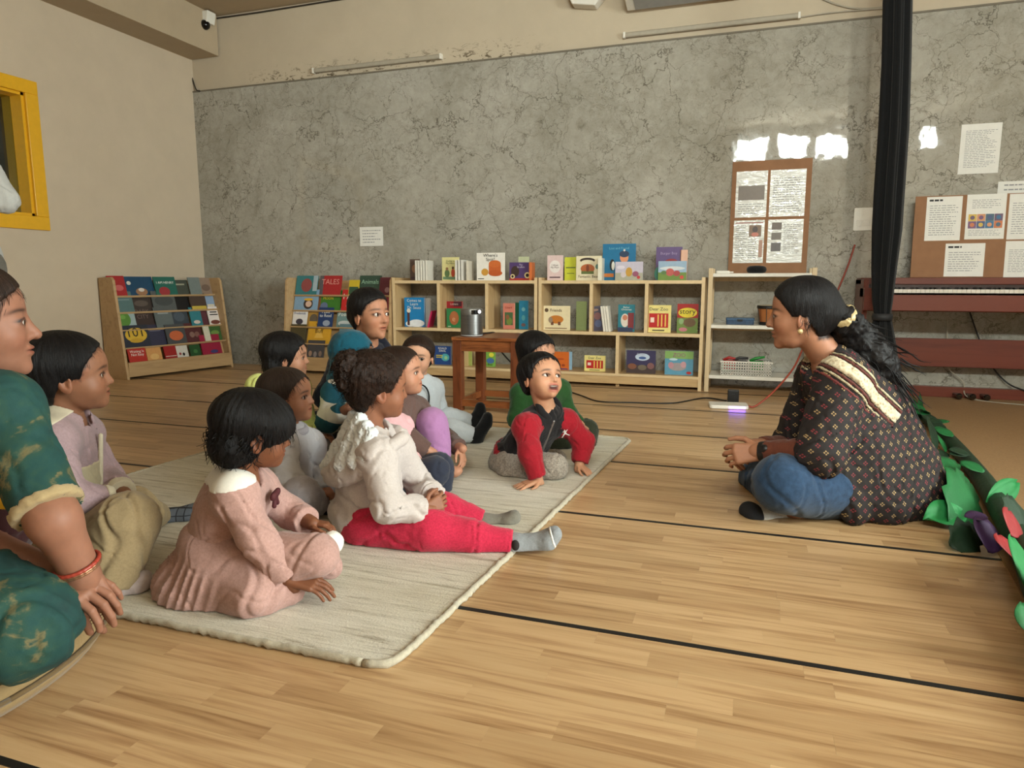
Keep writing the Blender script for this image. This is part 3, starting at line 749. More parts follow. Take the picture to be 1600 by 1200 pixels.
shelf_book('red book standing behind the green egg book', 697, 722, 471, ZM, 5.17, 0.014, (150, 32, 40), title='Letters', tc=(220, 190, 180), tz=.9, tw=.6, th=.08, shapes=[('r', .7, .9, .5, .18, (70, 34, 44))])
shelf_book('pink and green book in the cubby right of the projector', 786, 804, 474, ZM, 5.11, 0.016, (206, 126, 108), title='Lizard', tc=(150, 40, 40), tz=.84, tw=.6, th=.08, shapes=[('r', .5, .40, .7, .5, (72, 100, 64)), ('e', .55, .3, .5, .3, (110, 130, 60)), ('e', .4, .46, .3, .2, (140, 90, 60))])
shelf_book('dark green spine between the pink book and the teal book', 805, 811, 473, ZM, 5.14, 0.014, (26, 94, 66))
shelf_book('teal book with small figures in the cubby right of the projector', 811, 825, 470, ZM, 5.12, 0.018, (40, 128, 164), shapes=[('e', .5, .7, .4, .14, (120, 180, 190)), ('e', .5, .4, .4, .2, (90, 160, 170)), ('e', .5, .15, .5, .12, (120, 90, 90))])
shelf_book('cream book with an orange elephant in the cubby right of the teal book', 848, 891, 478, ZM, 5.10, 0.016, (230, 216, 178), title='Friends', tc=(70, 44, 34), tz=.82, tw=.42, th=.16, shapes=[('e', .5, .44, .54, .34, (196, 120, 46)), ('r', .36, .28, .1, .14, (110, 70, 50)), ('r', .62, .28, .1, .14, (110, 70, 50)), ('e', .3, .42, .16, .24, (150, 130, 110)), ('e', .15, .82, .14, .16, (90, 70, 50)), ('r', .5, .08, .8, .04, (150, 120, 90))])
shelf_book('sage green book right of the elephant book', 901, 917, 471, ZM, 5.15, 0.012, (150, 166, 112))
book('dark photo-cover book leaning in the middle cubby', Matrix.Translation((float(PY(937, 513, 5.12)[0]), 5.10, ZM + 0.002)) @ Matrix.Rotation(-0.13, 4, 'Y') @ Matrix.Rotation(0.25, 4, 'Z'), 0.085, 0.185, 0.014, (58, 50, 72), shapes=[('e', .5, .6, .6, .3, (120, 70, 70)), ('e', .5, .3, .6, .3, (70, 80, 120)), ('e', .4, .85, .5, .1, (150, 120, 110))])
for i in range(3): book('leaning slim white book, %s right of the dark photo-cover book' % ('first', 'second', 'third')[i], Matrix.Translation((float(PY(949 + i * 4, 513, 5.13)[0]), 5.12, ZM + 0.002)) @ Matrix.Rotation(-0.14, 4, 'Y') @ Matrix.Rotation(math.pi / 2, 4, 'Z'), 0.12, 0.188, 0.016, (226, 220, 208))
shelf_book('teal book with a bearded red-hat figure in the middle cubby', 967, 993, 476, ZM, 5.10, 0.016, (48, 124, 140), title='Father\nChristmas', tc=W_, tz=.86, tw=.6, th=.16, shapes=[('e', .42, .42, .5, .5, (222, 210, 200)), ('e', .42, .52, .3, .2, (206, 130, 100)), ('r', .78, .4, .36, .6, (130, 50, 56)), ('r', .45, .08, .9, .16, (50, 60, 90))])
def zoo_book(label, px0, px1, pyt, z, Y): return shelf_book(label, px0, px1, pyt, z, Y, 0.02, (232, 218, 140), title='Dear Zoo', tc=(60, 60, 70), tz=.86, tw=.76, th=.14, shapes=[('r', .5, .44, .80, .52, (186, 34, 34)), ('r', .24, .46, .16, .18, (236, 216, 200))] + [('r', .48 + .15 * i, .44, .055, .44, (232, 196, 96)) for i in range(3)] + [('r', .5, .08, .5, .04, (80, 70, 50))])
zoo_book('yellow board book with a red crate picture in the upper right cubby', 1012, 1050, 477, ZM, 5.10)
shelf_book('red and yellow book reading story in the upper right cubby', 1060, 1093, 475, ZM, 5.11, 0.012, (168, 44, 44), title='story', tc=K_, tz=.70, tw=.8, th=.2, shapes=[('e', .5, .7, .9, .34, (226, 206, 60)), ('r', .5, .26, 1, .52, (110, 136, 66)), ('e', .6, .36, .6, .3, (110, 86, 60)), ('e', .3, .12, .4, .14, (190, 120, 130)), ('e', .2, .4, .24, .2, (140, 170, 120))])
# ---- bottom row
shelf_book('blue book with white lettering in the bottom cubby left of the table', 677, 703, 541, ZB, 5.12, 0.018, (36, 70, 130), title='ROALD\nDAHL', tc=W_, tz=.82, tw=.74, th=.24, shapes=[('e', .66, .40, .5, .40, (80, 170, 180)), ('r', .3, .5, .4, .05, (200, 180, 60)), ('r', .3, .4, .4, .05, (200, 180, 60)), ('e', .7, .38, .2, .2, (150, 200, 150))])
for i in range(3): book('thin %s book in the flat pile in the bottom left cubby' % ('white lowest', 'grey middle', 'cream topmost')[i], Matrix.Translation((float(PY(662, 575, 5.16)[0]), 5.14, ZB + 0.002 + i * 0.0145)) @ Matrix.Rotation(math.pi / 2, 4, 'X') @ Matrix.Rotation(0, 4, 'Y'), 0.16, 0.11, 0.013, ((206, 202, 194), (120, 124, 130), (196, 190, 170))[i])
shelf_book('green picture book with a white animal seen under the side table', 745, 773, 547, ZB, 5.12, 0.012, (120, 170, 76), title='Brown Bear', tc=(44, 60, 40), tz=.14, tw=.8, th=.14, shapes=[('e', .3, .64, .4, .2, (226, 228, 220)), ('r', .26, .46, .1, .2, (220, 222, 214)), ('e', .8, .72, .28, .26, (220, 214, 70)), ('e', .74, .36, .44, .34, (70, 110, 160))])
shelf_book('lime spine book beside the cubby divider under the table', 728, 736, 548, ZB, 5.13, 0.012, (150, 160, 84))
shelf_book('orange book behind the boys in the bottom cubby', 862, 890, 550, ZB, 5.12, 0.014, (206, 104, 40), shapes=[('e', .5, .6, .5, .1, (170, 70, 30)), ('r', .5, .05, .9, .06, (80, 60, 120)), ('e', .7, .25, .2, .14, (150, 60, 30))])
shelf_book('pale blue book edge right of the orange book', 890, 895, 550, ZB, 5.14, 0.012, (140, 176, 200))
zoo_book('yellow board book with a red crate picture in the bottom cubby', 915, 948, 556, ZB, 5.11)
shelf_book('dark night-scene picture book in the bottom right cubby', 982, 1028, 548, ZB, 5.10, 0.012, (62, 58, 92), title='Room', tc=(170, 170, 190), tz=.84, tw=.3, th=.1, shapes=[('e', .55, .72, .5, .32, (190, 206, 226)), ('e', .55, .68, .26, .12, (60, 90, 150)), ('r', .5, .18, 1, .36, (70, 56, 56)), ('e', .2, .3, .3, .26, (126, 80, 60)), ('e', .55, .26, .3, .24, (110, 100, 84)), ('e', .84, .34, .24, .28, (130, 90, 90))])
shelf_book('blue and green zoo picture book with a grey elephant, bottom right cubby', 1043, 1088, 549, ZB, 5.10, 0.012, (96, 156, 186), title='ZOO', tc=(150, 70, 120), tz=.84, tw=.5, th=.16, shapes=[('r', .5, .84, 1, .32, (130, 170, 96)), ('e', .45, .34, .62, .34, (160, 150, 152)), ('e', .22, .40, .2, .26, (190, 140, 150)), ('e', .66, .44, .2, .26, (196, 150, 156)), ('e', .86, .10, .18, .12, (190, 50, 50)), ('e', .3, .65, .3, .1, (190, 214, 226))])

# ---- books on the sloped racks: (from, to, height, colour, colour word, title, title colour, shapes)
def rack_books(rack, W, where, rows, key):
    Mr = Matrix.Translation(rack.location) @ Matrix.Rotation(rack.rotation_euler[2], 4, 'Z')
    rown = ['bottom', 'second-lowest', 'middle', 'second-highest', 'top']
    for k, bs in enumerate(rows):
        z, y = TIERS[k]
        for j, (u0, u1, h, c, word, title, tc, shp) in enumerate(bs):
            w = (u1 - u0) * W; dy = 0.016 + (0.018 if j % 2 else 0.0)
            M = Mr @ Matrix.Translation(((u0 + u1) / 2 * W, y + dy, z + 0.0015)) @ Matrix.Rotation(-0.26, 4, 'X')
            book('%s book in the %s row of the rack %s' % (word, rown[k], where), M, w, h * 1.1, 0.008, c, title=title, tc=tc, tz=.68, tw=.8, th=.42, shapes=shp, group='picture books on the rack %s' % where)
G_ = (120, 120, 118)
R1 = [
 [(.05, .20, .115, (176, 44, 36), 'orange-red lettered', 'Waiting Is\nNot Easy', W_, None), (.215, .345, .115, (206, 150, 90), 'tan orange', None, W_, [('e', .5, .35, .6, .4, (220, 176, 110))]), (.36, .47, .112, (150, 34, 34), 'plain red', None, W_, [('r', .5, .3, .9, .04, (220, 200, 190))]), (.48, .59, .105, (206, 200, 190), 'white', None, W_, [('e', .3, .4, .2, .2, (150, 50, 50)), ('e', .6, .35, .2, .24, K_)]), (.60, .70, .105, (40, 78, 44), 'dark green', None, W_, [('e', .5, .5, .4, .3, (60, 110, 60))]), (.73, .93, .175, (150, 36, 62), 'crimson', None, W_, [('e', .6, .2, .4, .16, (60, 60, 110))])],
 [(.04, .27, .165, (40, 46, 60), 'navy and yellow', '101', K_, [('e', .52, .55, .8, .66, (206, 168, 50)), ('e', .5, .3, .5, .2, (190, 150, 40))]), (.26, .42, .16, (52, 52, 74), 'indigo', None, W_, [('r', .5, .7, .6, .04, (110, 110, 130))]), (.42, .60, .155, (72, 74, 76), 'grey and orange', None, W_, [('e', .5, .42, .72, .5, (190, 96, 56))]), (.61, .77, .155, (84, 44, 46), 'maroon', None, W_, [('e', .4, .4, .3, .3, (130, 100, 90)), ('e', .7, .4, .3, .3, (120, 84, 76))]), (.78, .84, .13, (206, 200, 180), 'narrow cream', None, W_, None), (.845, .97, .13, (60, 96, 50), 'mid green', None, W_, [('e', .5, .5, .7, .3, (110, 140, 70))])],
 [(.03, .19, .16, (150, 170, 172), 'pale blue fruit', None, W_, [('e', .4, .5, .7, .7, (84, 130, 50)), ('e', .36, .6, .3, .2, (110, 156, 70))]), (.18, .36, .165, (58, 44, 42), 'dark brown', 'DARK\nCITY', (120, 100, 92), None), (.36, .52, .16, (96, 104, 104), 'mid grey', None, W_, [('r', .5, .7, .6, .06, (150, 156, 156))]), (.51, .68, .16, (58, 66, 74), 'slate', None, W_, [('e', .5, .5, .6, .5, (74, 84, 94))]), (.69, .80, .15, (52, 122, 132), 'teal', None, W_, [('e', .5, .2, .6, .2, (206, 190, 180))]), (.80, .87, .15, (92, 50, 58), 'narrow plum', None, W_, None), (.87, .99, .15, (226, 218, 214), 'white speech-bubble', None, K_, [('r', .5, .7, .6, .06, K_), ('r', .5, .56, .7, .06, K_), ('e', .5, .14, .8, .24, (110, 60, 50))])],
 [(.03, .20, .155, (84, 112, 112), 'grey teal', None, W_, [('r', .5, .6, .7, .06, (120, 140, 140))]), (.18, .38, .155, (62, 52, 48), 'brown-black', None, W_, [('e', .5, .4, .6, .3, (90, 78, 70))]), (.37, .58, .155, (84, 88, 88), 'ash grey', None, W_, [('e', .5, .5, .8, .5, (66, 70, 70))]), (.54, .72, .175, (20, 19, 21), 'black', None, W_, None), (.72, .88, .13, (74, 58, 50), 'coffee brown', None, W_, [('r', .5, .12, .9, .2, (196, 170, 70))]), (.885, .985, .13, (136, 160, 190), 'sky blue', None, W_, [('r', .5, .2, .7, .2, (210, 200, 180))])],
 [(.03, .17, .15, (160, 36, 40), 'scarlet', None, W_, [('e', .6, .4, .5, .3, (190, 90, 90))]), (.165, .42, .145, (24, 66, 96), 'wide navy', None, W_, [('e', .18, .66, .14, .2, (206, 200, 190)), ('e', .56, .2, .4, .4, (150, 110, 80)), ('e', .56, .3, .2, .2, (210, 200, 190))]), (.42, .62, .145, (32, 96, 84), 'sea green', 'I AM HENRY', W_, [('e', .4, .2, .5, .5, (150, 44, 50))]), (.585, .745, .12, (66, 70, 62), 'olive brown', None, W_, [('r', .5, .7, .6, .1, (150, 150, 130))]), (.745, .86, .142, (112, 122, 120), 'light grey', None, W_, None), (.86, .985, .14, (140, 120, 104), 'fawn', None, W_, [('e', .5, .4, .7, .4, (112, 92, 80))])]]
rack_books(RACK1, 1.0, 'by the left wall', R1, 'a')
R2 = [
 [(.22, .38, .15, (64, 62, 66), 'charcoal photo', None, W_, [('e', .2, .3, .2, .3, (150, 120, 100)), ('e', .5, .26, .2, .3, (130, 120, 120)), ('e', .8, .3, .2, .3, (120, 100, 90))]), (.55, .7, .15, (96, 100, 92), 'grey-green', None, W_, None)],
 [(.03, .18, .15, (74, 66, 42), 'olive', None, W_, None), (.19, .41, .175, (206, 154, 40), 'mustard yellow', 'The\nBuff', (60, 44, 20), [('e', .5, .5, .2, .3, (226, 184, 90)), ('t', .5, .5, .4, .5, (220, 176, 80))]), (.5, .7, .16, (90, 120, 130), 'blue-grey', None, W_, None)],
 [(.03, .17, .155, (222, 220, 220), 'white picture', 'Frederick', (60, 70, 130), [('e', .5, .25, .5, .3, (60, 56, 70))]), (.16, .29, .155, (170, 130, 62), 'ochre photo', None, W_, [('e', .5, .4, .6, .5, (96, 84, 70))]), (.28, .42, .155, (32, 58, 104), 'royal blue', 'I Like\nto Read', W_, [('e', .6, .2, .5, .3, (150, 160, 180))]), (.45, .60, .15, (110, 140, 140), 'pale teal', 'Poster', W_, [('e', .5, .2, .8, .3, (190, 196, 196))]), (.60, .66, .14, (214, 186, 70), 'narrow yellow', None, W_, None), (.93, .975, .15, (196, 150, 50), 'amber edge', None, W_, None)],
 [(.03, .26, .165, (128, 160, 188), 'powder blue', None, W_, [('e', .6, .3, .4, .5, (60, 48, 44)), ('e', .6, .52, .4, .12, (220, 170, 50)), ('e', .62, .3, .26, .3, (214, 180, 160)), ('r', .5, .8, .6, .08, (90, 120, 150))]), (.23, .47, .16, (62, 118, 44), 'green and orange', 'GOODNIGHT\nMOON', (226, 190, 50), [('r', .1, .5, .2, 1, (130, 86, 50)), ('e', .35, .2, .3, .4, (96, 110, 140))]), (.49, .64, .165, (186, 36, 38), 'bright red', 'I AM', W_, [('t', .45, .4, .3, .4, (226, 214, 206)), ('e', .75, .2, .5, .3, (70, 90, 110))]), (.66, .8, .16, (70, 90, 140), 'cobalt', None, W_, None), (.90, .98, .16, (130, 40, 54), 'wine red', None, W_, None)],
 [(.03, .24, .155, (54, 118, 124), 'teal and red', None, W_, [('e', .5, .5, .5, .7, (140, 70, 70)), ('r', .9, .6, .2, .8, (160, 176, 186))]), (.25, .46, .155, (164, 40, 44), 'grey-spined red', 'TALES', (220, 150, 140), [('r', .09, .5, .18, 1, (90, 84, 88))]), (.545, .64, .12, (196, 170, 44), 'small yellow', None, W_, [('r', .5, .3, .9, .5, (50, 80, 60))]), (.63, .83, .155, (50, 74, 62), 'forest green', 'Animals', (150, 186, 160), None), (.83, .975, .14, (92, 36, 46), 'burgundy', None, W_, [('e', .5, .3, .3, .3, (150, 110, 110))])]]
rack_books(RACK2, 1.03, 'by the marble wall', R2, 'b')
# ================================================================ bodies: smooth implicit surfaces turned into meshes
class Field:
    def __init__(s): s.ops = []; s.disp = None; s.zmin = None; s.cuts = []; s.holes = []
    def cone(s, a, b, ra, rb=None, k=0.012, cut=None, sub=False, flat=None):
        a = np.asarray(a, float); b = np.asarray(b, float); rb = ra if rb is None else rb
        r = max(ra, rb)
        s.ops.append(('cone', a, b, ra, rb, k, cut, sub, np.minimum(a, b) - r, np.maximum(a, b) + r, flat)); return s
    def ell(s, c, r, R=None, k=0.012, cut=None, sub=False):
        c = np.asarray(c, float); r = np.asarray(r, float) if np.ndim(r) else np.full(3, float(r))
        R = np.eye(3) if R is None else np.asarray(R, float)      # rows = local axes
        ext = np.sqrt(((R.T * r) ** 2).sum(1))
        s.ops.append(('ell', c, r, R, None, k, cut, sub, c - ext, c + ext, None)); return s
    def bounds(s):
        a = [o for o in s.ops if not o[7]]
        return np.min([o[8] for o in a], 0) - 0.02, np.max([o[9] for o in a], 0) + 0.02
    def grid(s, lo, hi, h):
        lo = np.asarray(lo, float); n = np.ceil((np.asarray(hi) - lo) / h).astype(int) + 2
        ax = [(lo[i] + h * np.arange(n[i])).astype(np.float32) for i in range(3)]
        d = np.full(n, 0.5, np.float32)
        for (typ, A, B, C_, D_, k, cut, sub, blo, bhi, flat) in s.ops:
            pad = k + 3 * h + 0.006
            i0 = np.clip(np.floor((blo - pad - lo) / h).astype(int), 0, n); i1 = np.clip(np.ceil((bhi + pad - lo) / h).astype(int) + 1, 0, n)
            if np.any(i1 <= i0): continue
            sl = tuple(slice(i0[i], i1[i]) for i in range(3))
            X = ax[0][sl[0]][:, None, None]; Y = ax[1][sl[1]][None, :, None]; Z = ax[2][sl[2]][None, None, :]
            if typ == 'cone':
                ab = B - A; L2 = float(ab @ ab) + 1e-12
                t = np.clip(((X - A[0]) * ab[0] + (Y - A[1]) * ab[1] + (Z - A[2]) * ab[2]) / L2, 0, 1)
                dx = X - (A[0] + t * ab[0]); dy = Y - (A[1] + t * ab[1]); dz = Z - (A[2] + t * ab[2])
                if flat is not None:                        # squash along one direction
                    nv, q = flat
                    pr = dx * nv[0] + dy * nv[1] + dz * nv[2]
                    dd = dx * dx + dy * dy + dz * dz + pr * pr * (1 / q ** 2 - 1)
                else:
                    dd = dx * dx + dy * dy + dz * dz
                v = np.sqrt(dd) - (C_ + t * (D_ - C_))
            else:
                x = X - A[0]; y = Y - A[1]; z = Z - A[2]; R = C_
                k0 = 0.0; k1 = 0.0
                for i in range(3):
                    q = x * R[i, 0] + y * R[i, 1] + z * R[i, 2]
                    k0 = k0 + (q / B[i]) ** 2; k1 = k1 + (q / B[i] ** 2) ** 2
                k0 = np.sqrt(k0); v = k0 * (k0 - 1) / np.sqrt(k1 + 1e-9)
            if cut is not None:
                for (cp, cn) in (cut if isinstance(cut, list) else [cut]):
                    v = np.maximum(v, (X - cp[0]) * cn[0] + (Y - cp[1]) * cn[1] + (Z - cp[2]) * cn[2])
            g = d[sl]
            if sub:
                hh = np.clip(0.5 - 0.5 * (g + v) / k, 0, 1); d[sl] = g * (1 - hh) - v * hh + k * hh * (1 - hh)
            else:
                hh = np.clip(0.5 + 0.5 * (v - g) / k, 0, 1); d[sl] = v * (1 - hh) + g * hh - k * hh * (1 - hh)
        if s.disp is not None:
            I = np.nonzero(np.abs(d) < 0.035)
            pts = np.stack([ax[i][I[i]] for i in range(3)], 1)
            d[I] -= s.disp(pts)
        X = ax[0][:, None, None]; Y = ax[1][None, :, None]; Z = ax[2][None, None, :]
        for (cp, cn) in s.cuts:
            np.maximum(d, (X - cp[0]) * cn[0] + (Y - cp[1]) * cn[1] + (Z - cp[2]) * cn[2], out=d)
        if s.zmin is not None: np.maximum(d, s.zmin - Z, out=d)
        return d, lo
    def mesh(s, lo, hi, h):
        d, lo = s.grid(lo, hi, h)
        S = d < 0
        n = np.array(d.shape)
        cnt = np.zeros(n - 1, np.int8)
        for a in (0, 1):
            for b in (0, 1):
                for c in (0, 1):
                    cnt += S[a:n[0] - 1 + a, b:n[1] - 1 + b, c:n[2] - 1 + c]
        act = (cnt > 0) & (cnt < 8)
        I = np.nonzero(act)
        idx = np.full(n - 1, -1, np.int64); idx[I] = np.arange(len(I[0]))
        acc = np.zeros((len(I[0]), 3)); num = np.zeros(len(I[0]))
        for axn in range(3):
            o1, o2 = [q for q in range(3) if q != axn]
            for p in (0, 1):
                for q in (0, 1):
                    off = np.zeros(3, int); off[o1] = p; off[o2] = q; of2 = off.copy(); of2[axn] = 1
                    va = d[I[0] + off[0], I[1] + off[1], I[2] + off[2]]; vb = d[I[0] + of2[0], I[1] + of2[1], I[2] + of2[2]]
                    cr = (va < 0) != (vb < 0)
                    t = np.where(cr, va / np.where(cr, va - vb, 1), 0)
                    pos = np.tile(off.astype(float), (len(t), 1)); pos[:, axn] += t
                    acc += pos * cr[:, None]; num += cr
        v = lo + (np.stack(I, 1) + acc / np.maximum(num, 1)[:, None]) * h
        quads = []
        for axn in range(3):
            o1, o2 = [(1, 2), (2, 0), (0, 1)][axn]
            s0 = [slice(1, -1)] * 3; s1 = [slice(1, -1)] * 3
            s0[axn] = slice(0, -1); s1[axn] = slice(1, None)
            A, B = S[tuple(s0)], S[tuple(s1)]
            for flip, mask in ((0, A & ~B), (1, ~A & B)):
                J = list(np.nonzero(mask))
                for q in range(3):
                    if q != axn: J[q] = J[q] + 1
                def cell(d1, d2):
                    K = [J[0].copy(), J[1].copy(), J[2].copy()]; K[o1] = K[o1] - d1; K[o2] = K[o2] - d2
                    return idx[K[0], K[1], K[2]]
                qd = np.stack([cell(1, 1), cell(0, 1), cell(0, 0), cell(1, 0)], 1)
                if flip: qd = qd[:, ::-1]
                quads.append(qd[(qd >= 0).all(1)])
        return v, np.concatenate(quads)

def np_mesh(name, v, q, mat, colors=None, tri=None):
    me = bpy.data.meshes.new(name)
    me.vertices.add(len(v)); me.vertices.foreach_set('co', np.asarray(v, np.float32).ravel())
    me.loops.add(len(q) * 4); me.loops.foreach_set('vertex_index', np.asarray(q, np.int32).ravel())
    me.polygons.add(len(q)); me.polygons.foreach_set('loop_start', np.arange(0, len(q) * 4, 4, dtype=np.int32))
    me.polygons.foreach_set('use_smooth', np.ones(len(q), bool))
    me.update(calc_edges=True)
    me.materials.append(mat)
    if colors is not None:
        at = me.attributes.new('Col', 'FLOAT_COLOR', 'POINT')
        at.data.foreach_set('color', np.concatenate([colors, np.ones((len(v), 1))], 1).astype(np.float32).ravel())
    return me

def field_obj(name, fields, h, mat, parent, color=None):
    """mesh one field, or several (field, resolution) as one surface, and link it as a part"""
    if isinstance(fields, Field): fields = [(fields, h)]
    vs, qs, n = [], [], 0
    for fd, hh in fields:
        lo, hi = fd.bounds()
        v, q = fd.mesh(lo, hi, hh)
        vs.append(v); qs.append(q + n); n += len(v)
    v = np.concatenate(vs); q = np.concatenate(qs)
    cols = color(v) if color else None
    par = parent
    o0 = np.zeros(3)
    while par is not None:
        o0 = o0 + np.asarray(par.location, float); par = par.parent
    o = bpy.data.objects.new(name, np_mesh(name, v - o0, q, mat, cols))
    return link(o, parent)

def wob(p, f, ph):
    """smooth pseudo noise in -1..1 from folded sines"""
    x, y, z = p[:, 0] * f, p[:, 1] * f, p[:, 2] * f
    a = np.sin(x + 1.7 * np.sin(y * 0.9 + ph) + ph) + np.sin(y * 1.1 + 1.6 * np.sin(z * 0.8 + 2 * ph) + 1.3 * ph) + np.sin(z * 0.95 + 1.5 * np.sin(x * 1.05 + 3 * ph) + 0.7 * ph)
    return a / 3.0

def folds(amp, size, seed, aniso=None):
    """cloth folds: soft swells cut by narrow creases with a raised lip"""
    f = 2 * math.pi / size; amp = amp * 0.7
    if aniso is None:
        a = seed * 1.9; c, s_ = math.cos(a), math.sin(a)
        aniso = np.array([[c, s_, 0.35], [-s_, c, 0.2], [0.1, 0.3, 0.75]])
    A = np.asarray(aniso)
    def fn(p):
        q = p @ A.T
        out = 0.45 * amp * wob(q[:, [2, 0, 1]], f * 0.7, seed * 1.7 + 1)
        for fr, ph, g in ((0.42, seed, 1.0), (0.8, seed * 2.3 + 2, 0.55)):
            w = np.abs(wob(q if g == 1.0 else q[:, [1, 2, 0]], f * fr, ph))
            out += g * amp * (0.75 * np.exp(-((w - 0.2) / 0.13) ** 2) - 1.15 * np.exp(-(w / 0.075) ** 2))
        return out
    return fn

def frame(fwd, up):
    f = unit(fwd); u = np.asarray(up, float); r = unit(np.cross(f, u)); u = np.cross(r, f)
    return r, f, u            # right, forward, up

# ---------------------------------------------------------------- skin, eyes, hair materials
def skin_mat():
    t = NT('skin')
    a = t.new('ShaderNodeAttribute', attribute_name='Col')
    vec = t.coords()
    n = t.noise(vec, 60, 4)
    t.base(t.mix(1.0, a.outputs['Color'], t.ramp(n, [(0.3, gray(0.9)), (0.7, (1, 0.99, 0.98, 1))]), 'MULTIPLY'))
    t.rough(0.55)
    t.b.inputs['Subsurface Weight'].default_value = 0.12
    t.b.inputs['Subsurface Radius'].default_value = (0.012, 0.005, 0.003)
    t.b.inputs['Subsurface Scale'].default_value = 0.6
    t.b.inputs['Specular IOR Level'].default_value = 0.35
    t.bump(t.noise(vec, 700, 2), 0.08, 0.001)
    return t.m
SKIN = skin_mat()

def eye_mat():
    t = NT('eye')
    c = t.new('ShaderNodeTexCoord'); s = t.new('ShaderNodeSeparateXYZ'); t.l(c.outputs['Object'], s.inputs[0])
    col = t.ramp(s.outputs['Y'], [(0.0, srgb(170, 150, 140)), (0.70, srgb(186, 176, 168)), (0.80, srgb(186, 178, 170)), (0.83, srgb(30, 18, 12)), (0.93, srgb(62, 36, 20)), (0.955, srgb(8, 6, 6))])
    t.base(col); t.rough(0.12)
    return t.m
EYE = eye_mat()
_eye_mb = MB()
_N = 12
_eye_mb.lathe([(math.sin(math.pi * (i + 0.02) / (_N + 0.04)), -math.cos(math.pi * (i + 0.02) / (_N + 0.04))) for i in range(_N + 1)], 20)
_eye_mb.v = [(x, z, -y) for x, y, z in _eye_mb.v]
EYE_MESH = _eye_mb.mesh('eye', EYE, smooth=True)

def hair_mat(name, c, hi):
    """strands run along the meridians of the head: the mesh carries (sin, cos of the angle round the crown, height) as 'Col'"""
    if name in _MATS: return _MATS[name]
    t = NT(name)
    a = t.new('ShaderNodeAttribute', attribute_name='Col')
    def mapped(sc):
        mp = t.new('ShaderNodeMapping'); mp.inputs['Scale'].default_value = sc; t.l(a.outputs['Vector'], mp.inputs[0]); return mp.outputs[0]
    n = t.noise(mapped((70, 70, 5)), 1.0, 3, 0.65, 0.3); w = t.noise(mapped((14, 14, 4)), 1.0, 3, 0.6, 0.6)
    t.base(t.mix(t.ramp(n, [(0.40, gray(0)), (0.75, gray(1))]), srgb(*c), srgb(*hi)))
    t.rough(0.48); t.b.inputs['Specular IOR Level'].default_value = 0.18
    t.bump(t.math('ADD', n, t.math('MULTIPLY', w, 0.5)), 0.55, 0.005)
    _MATS[name] = t.m
    return t.m

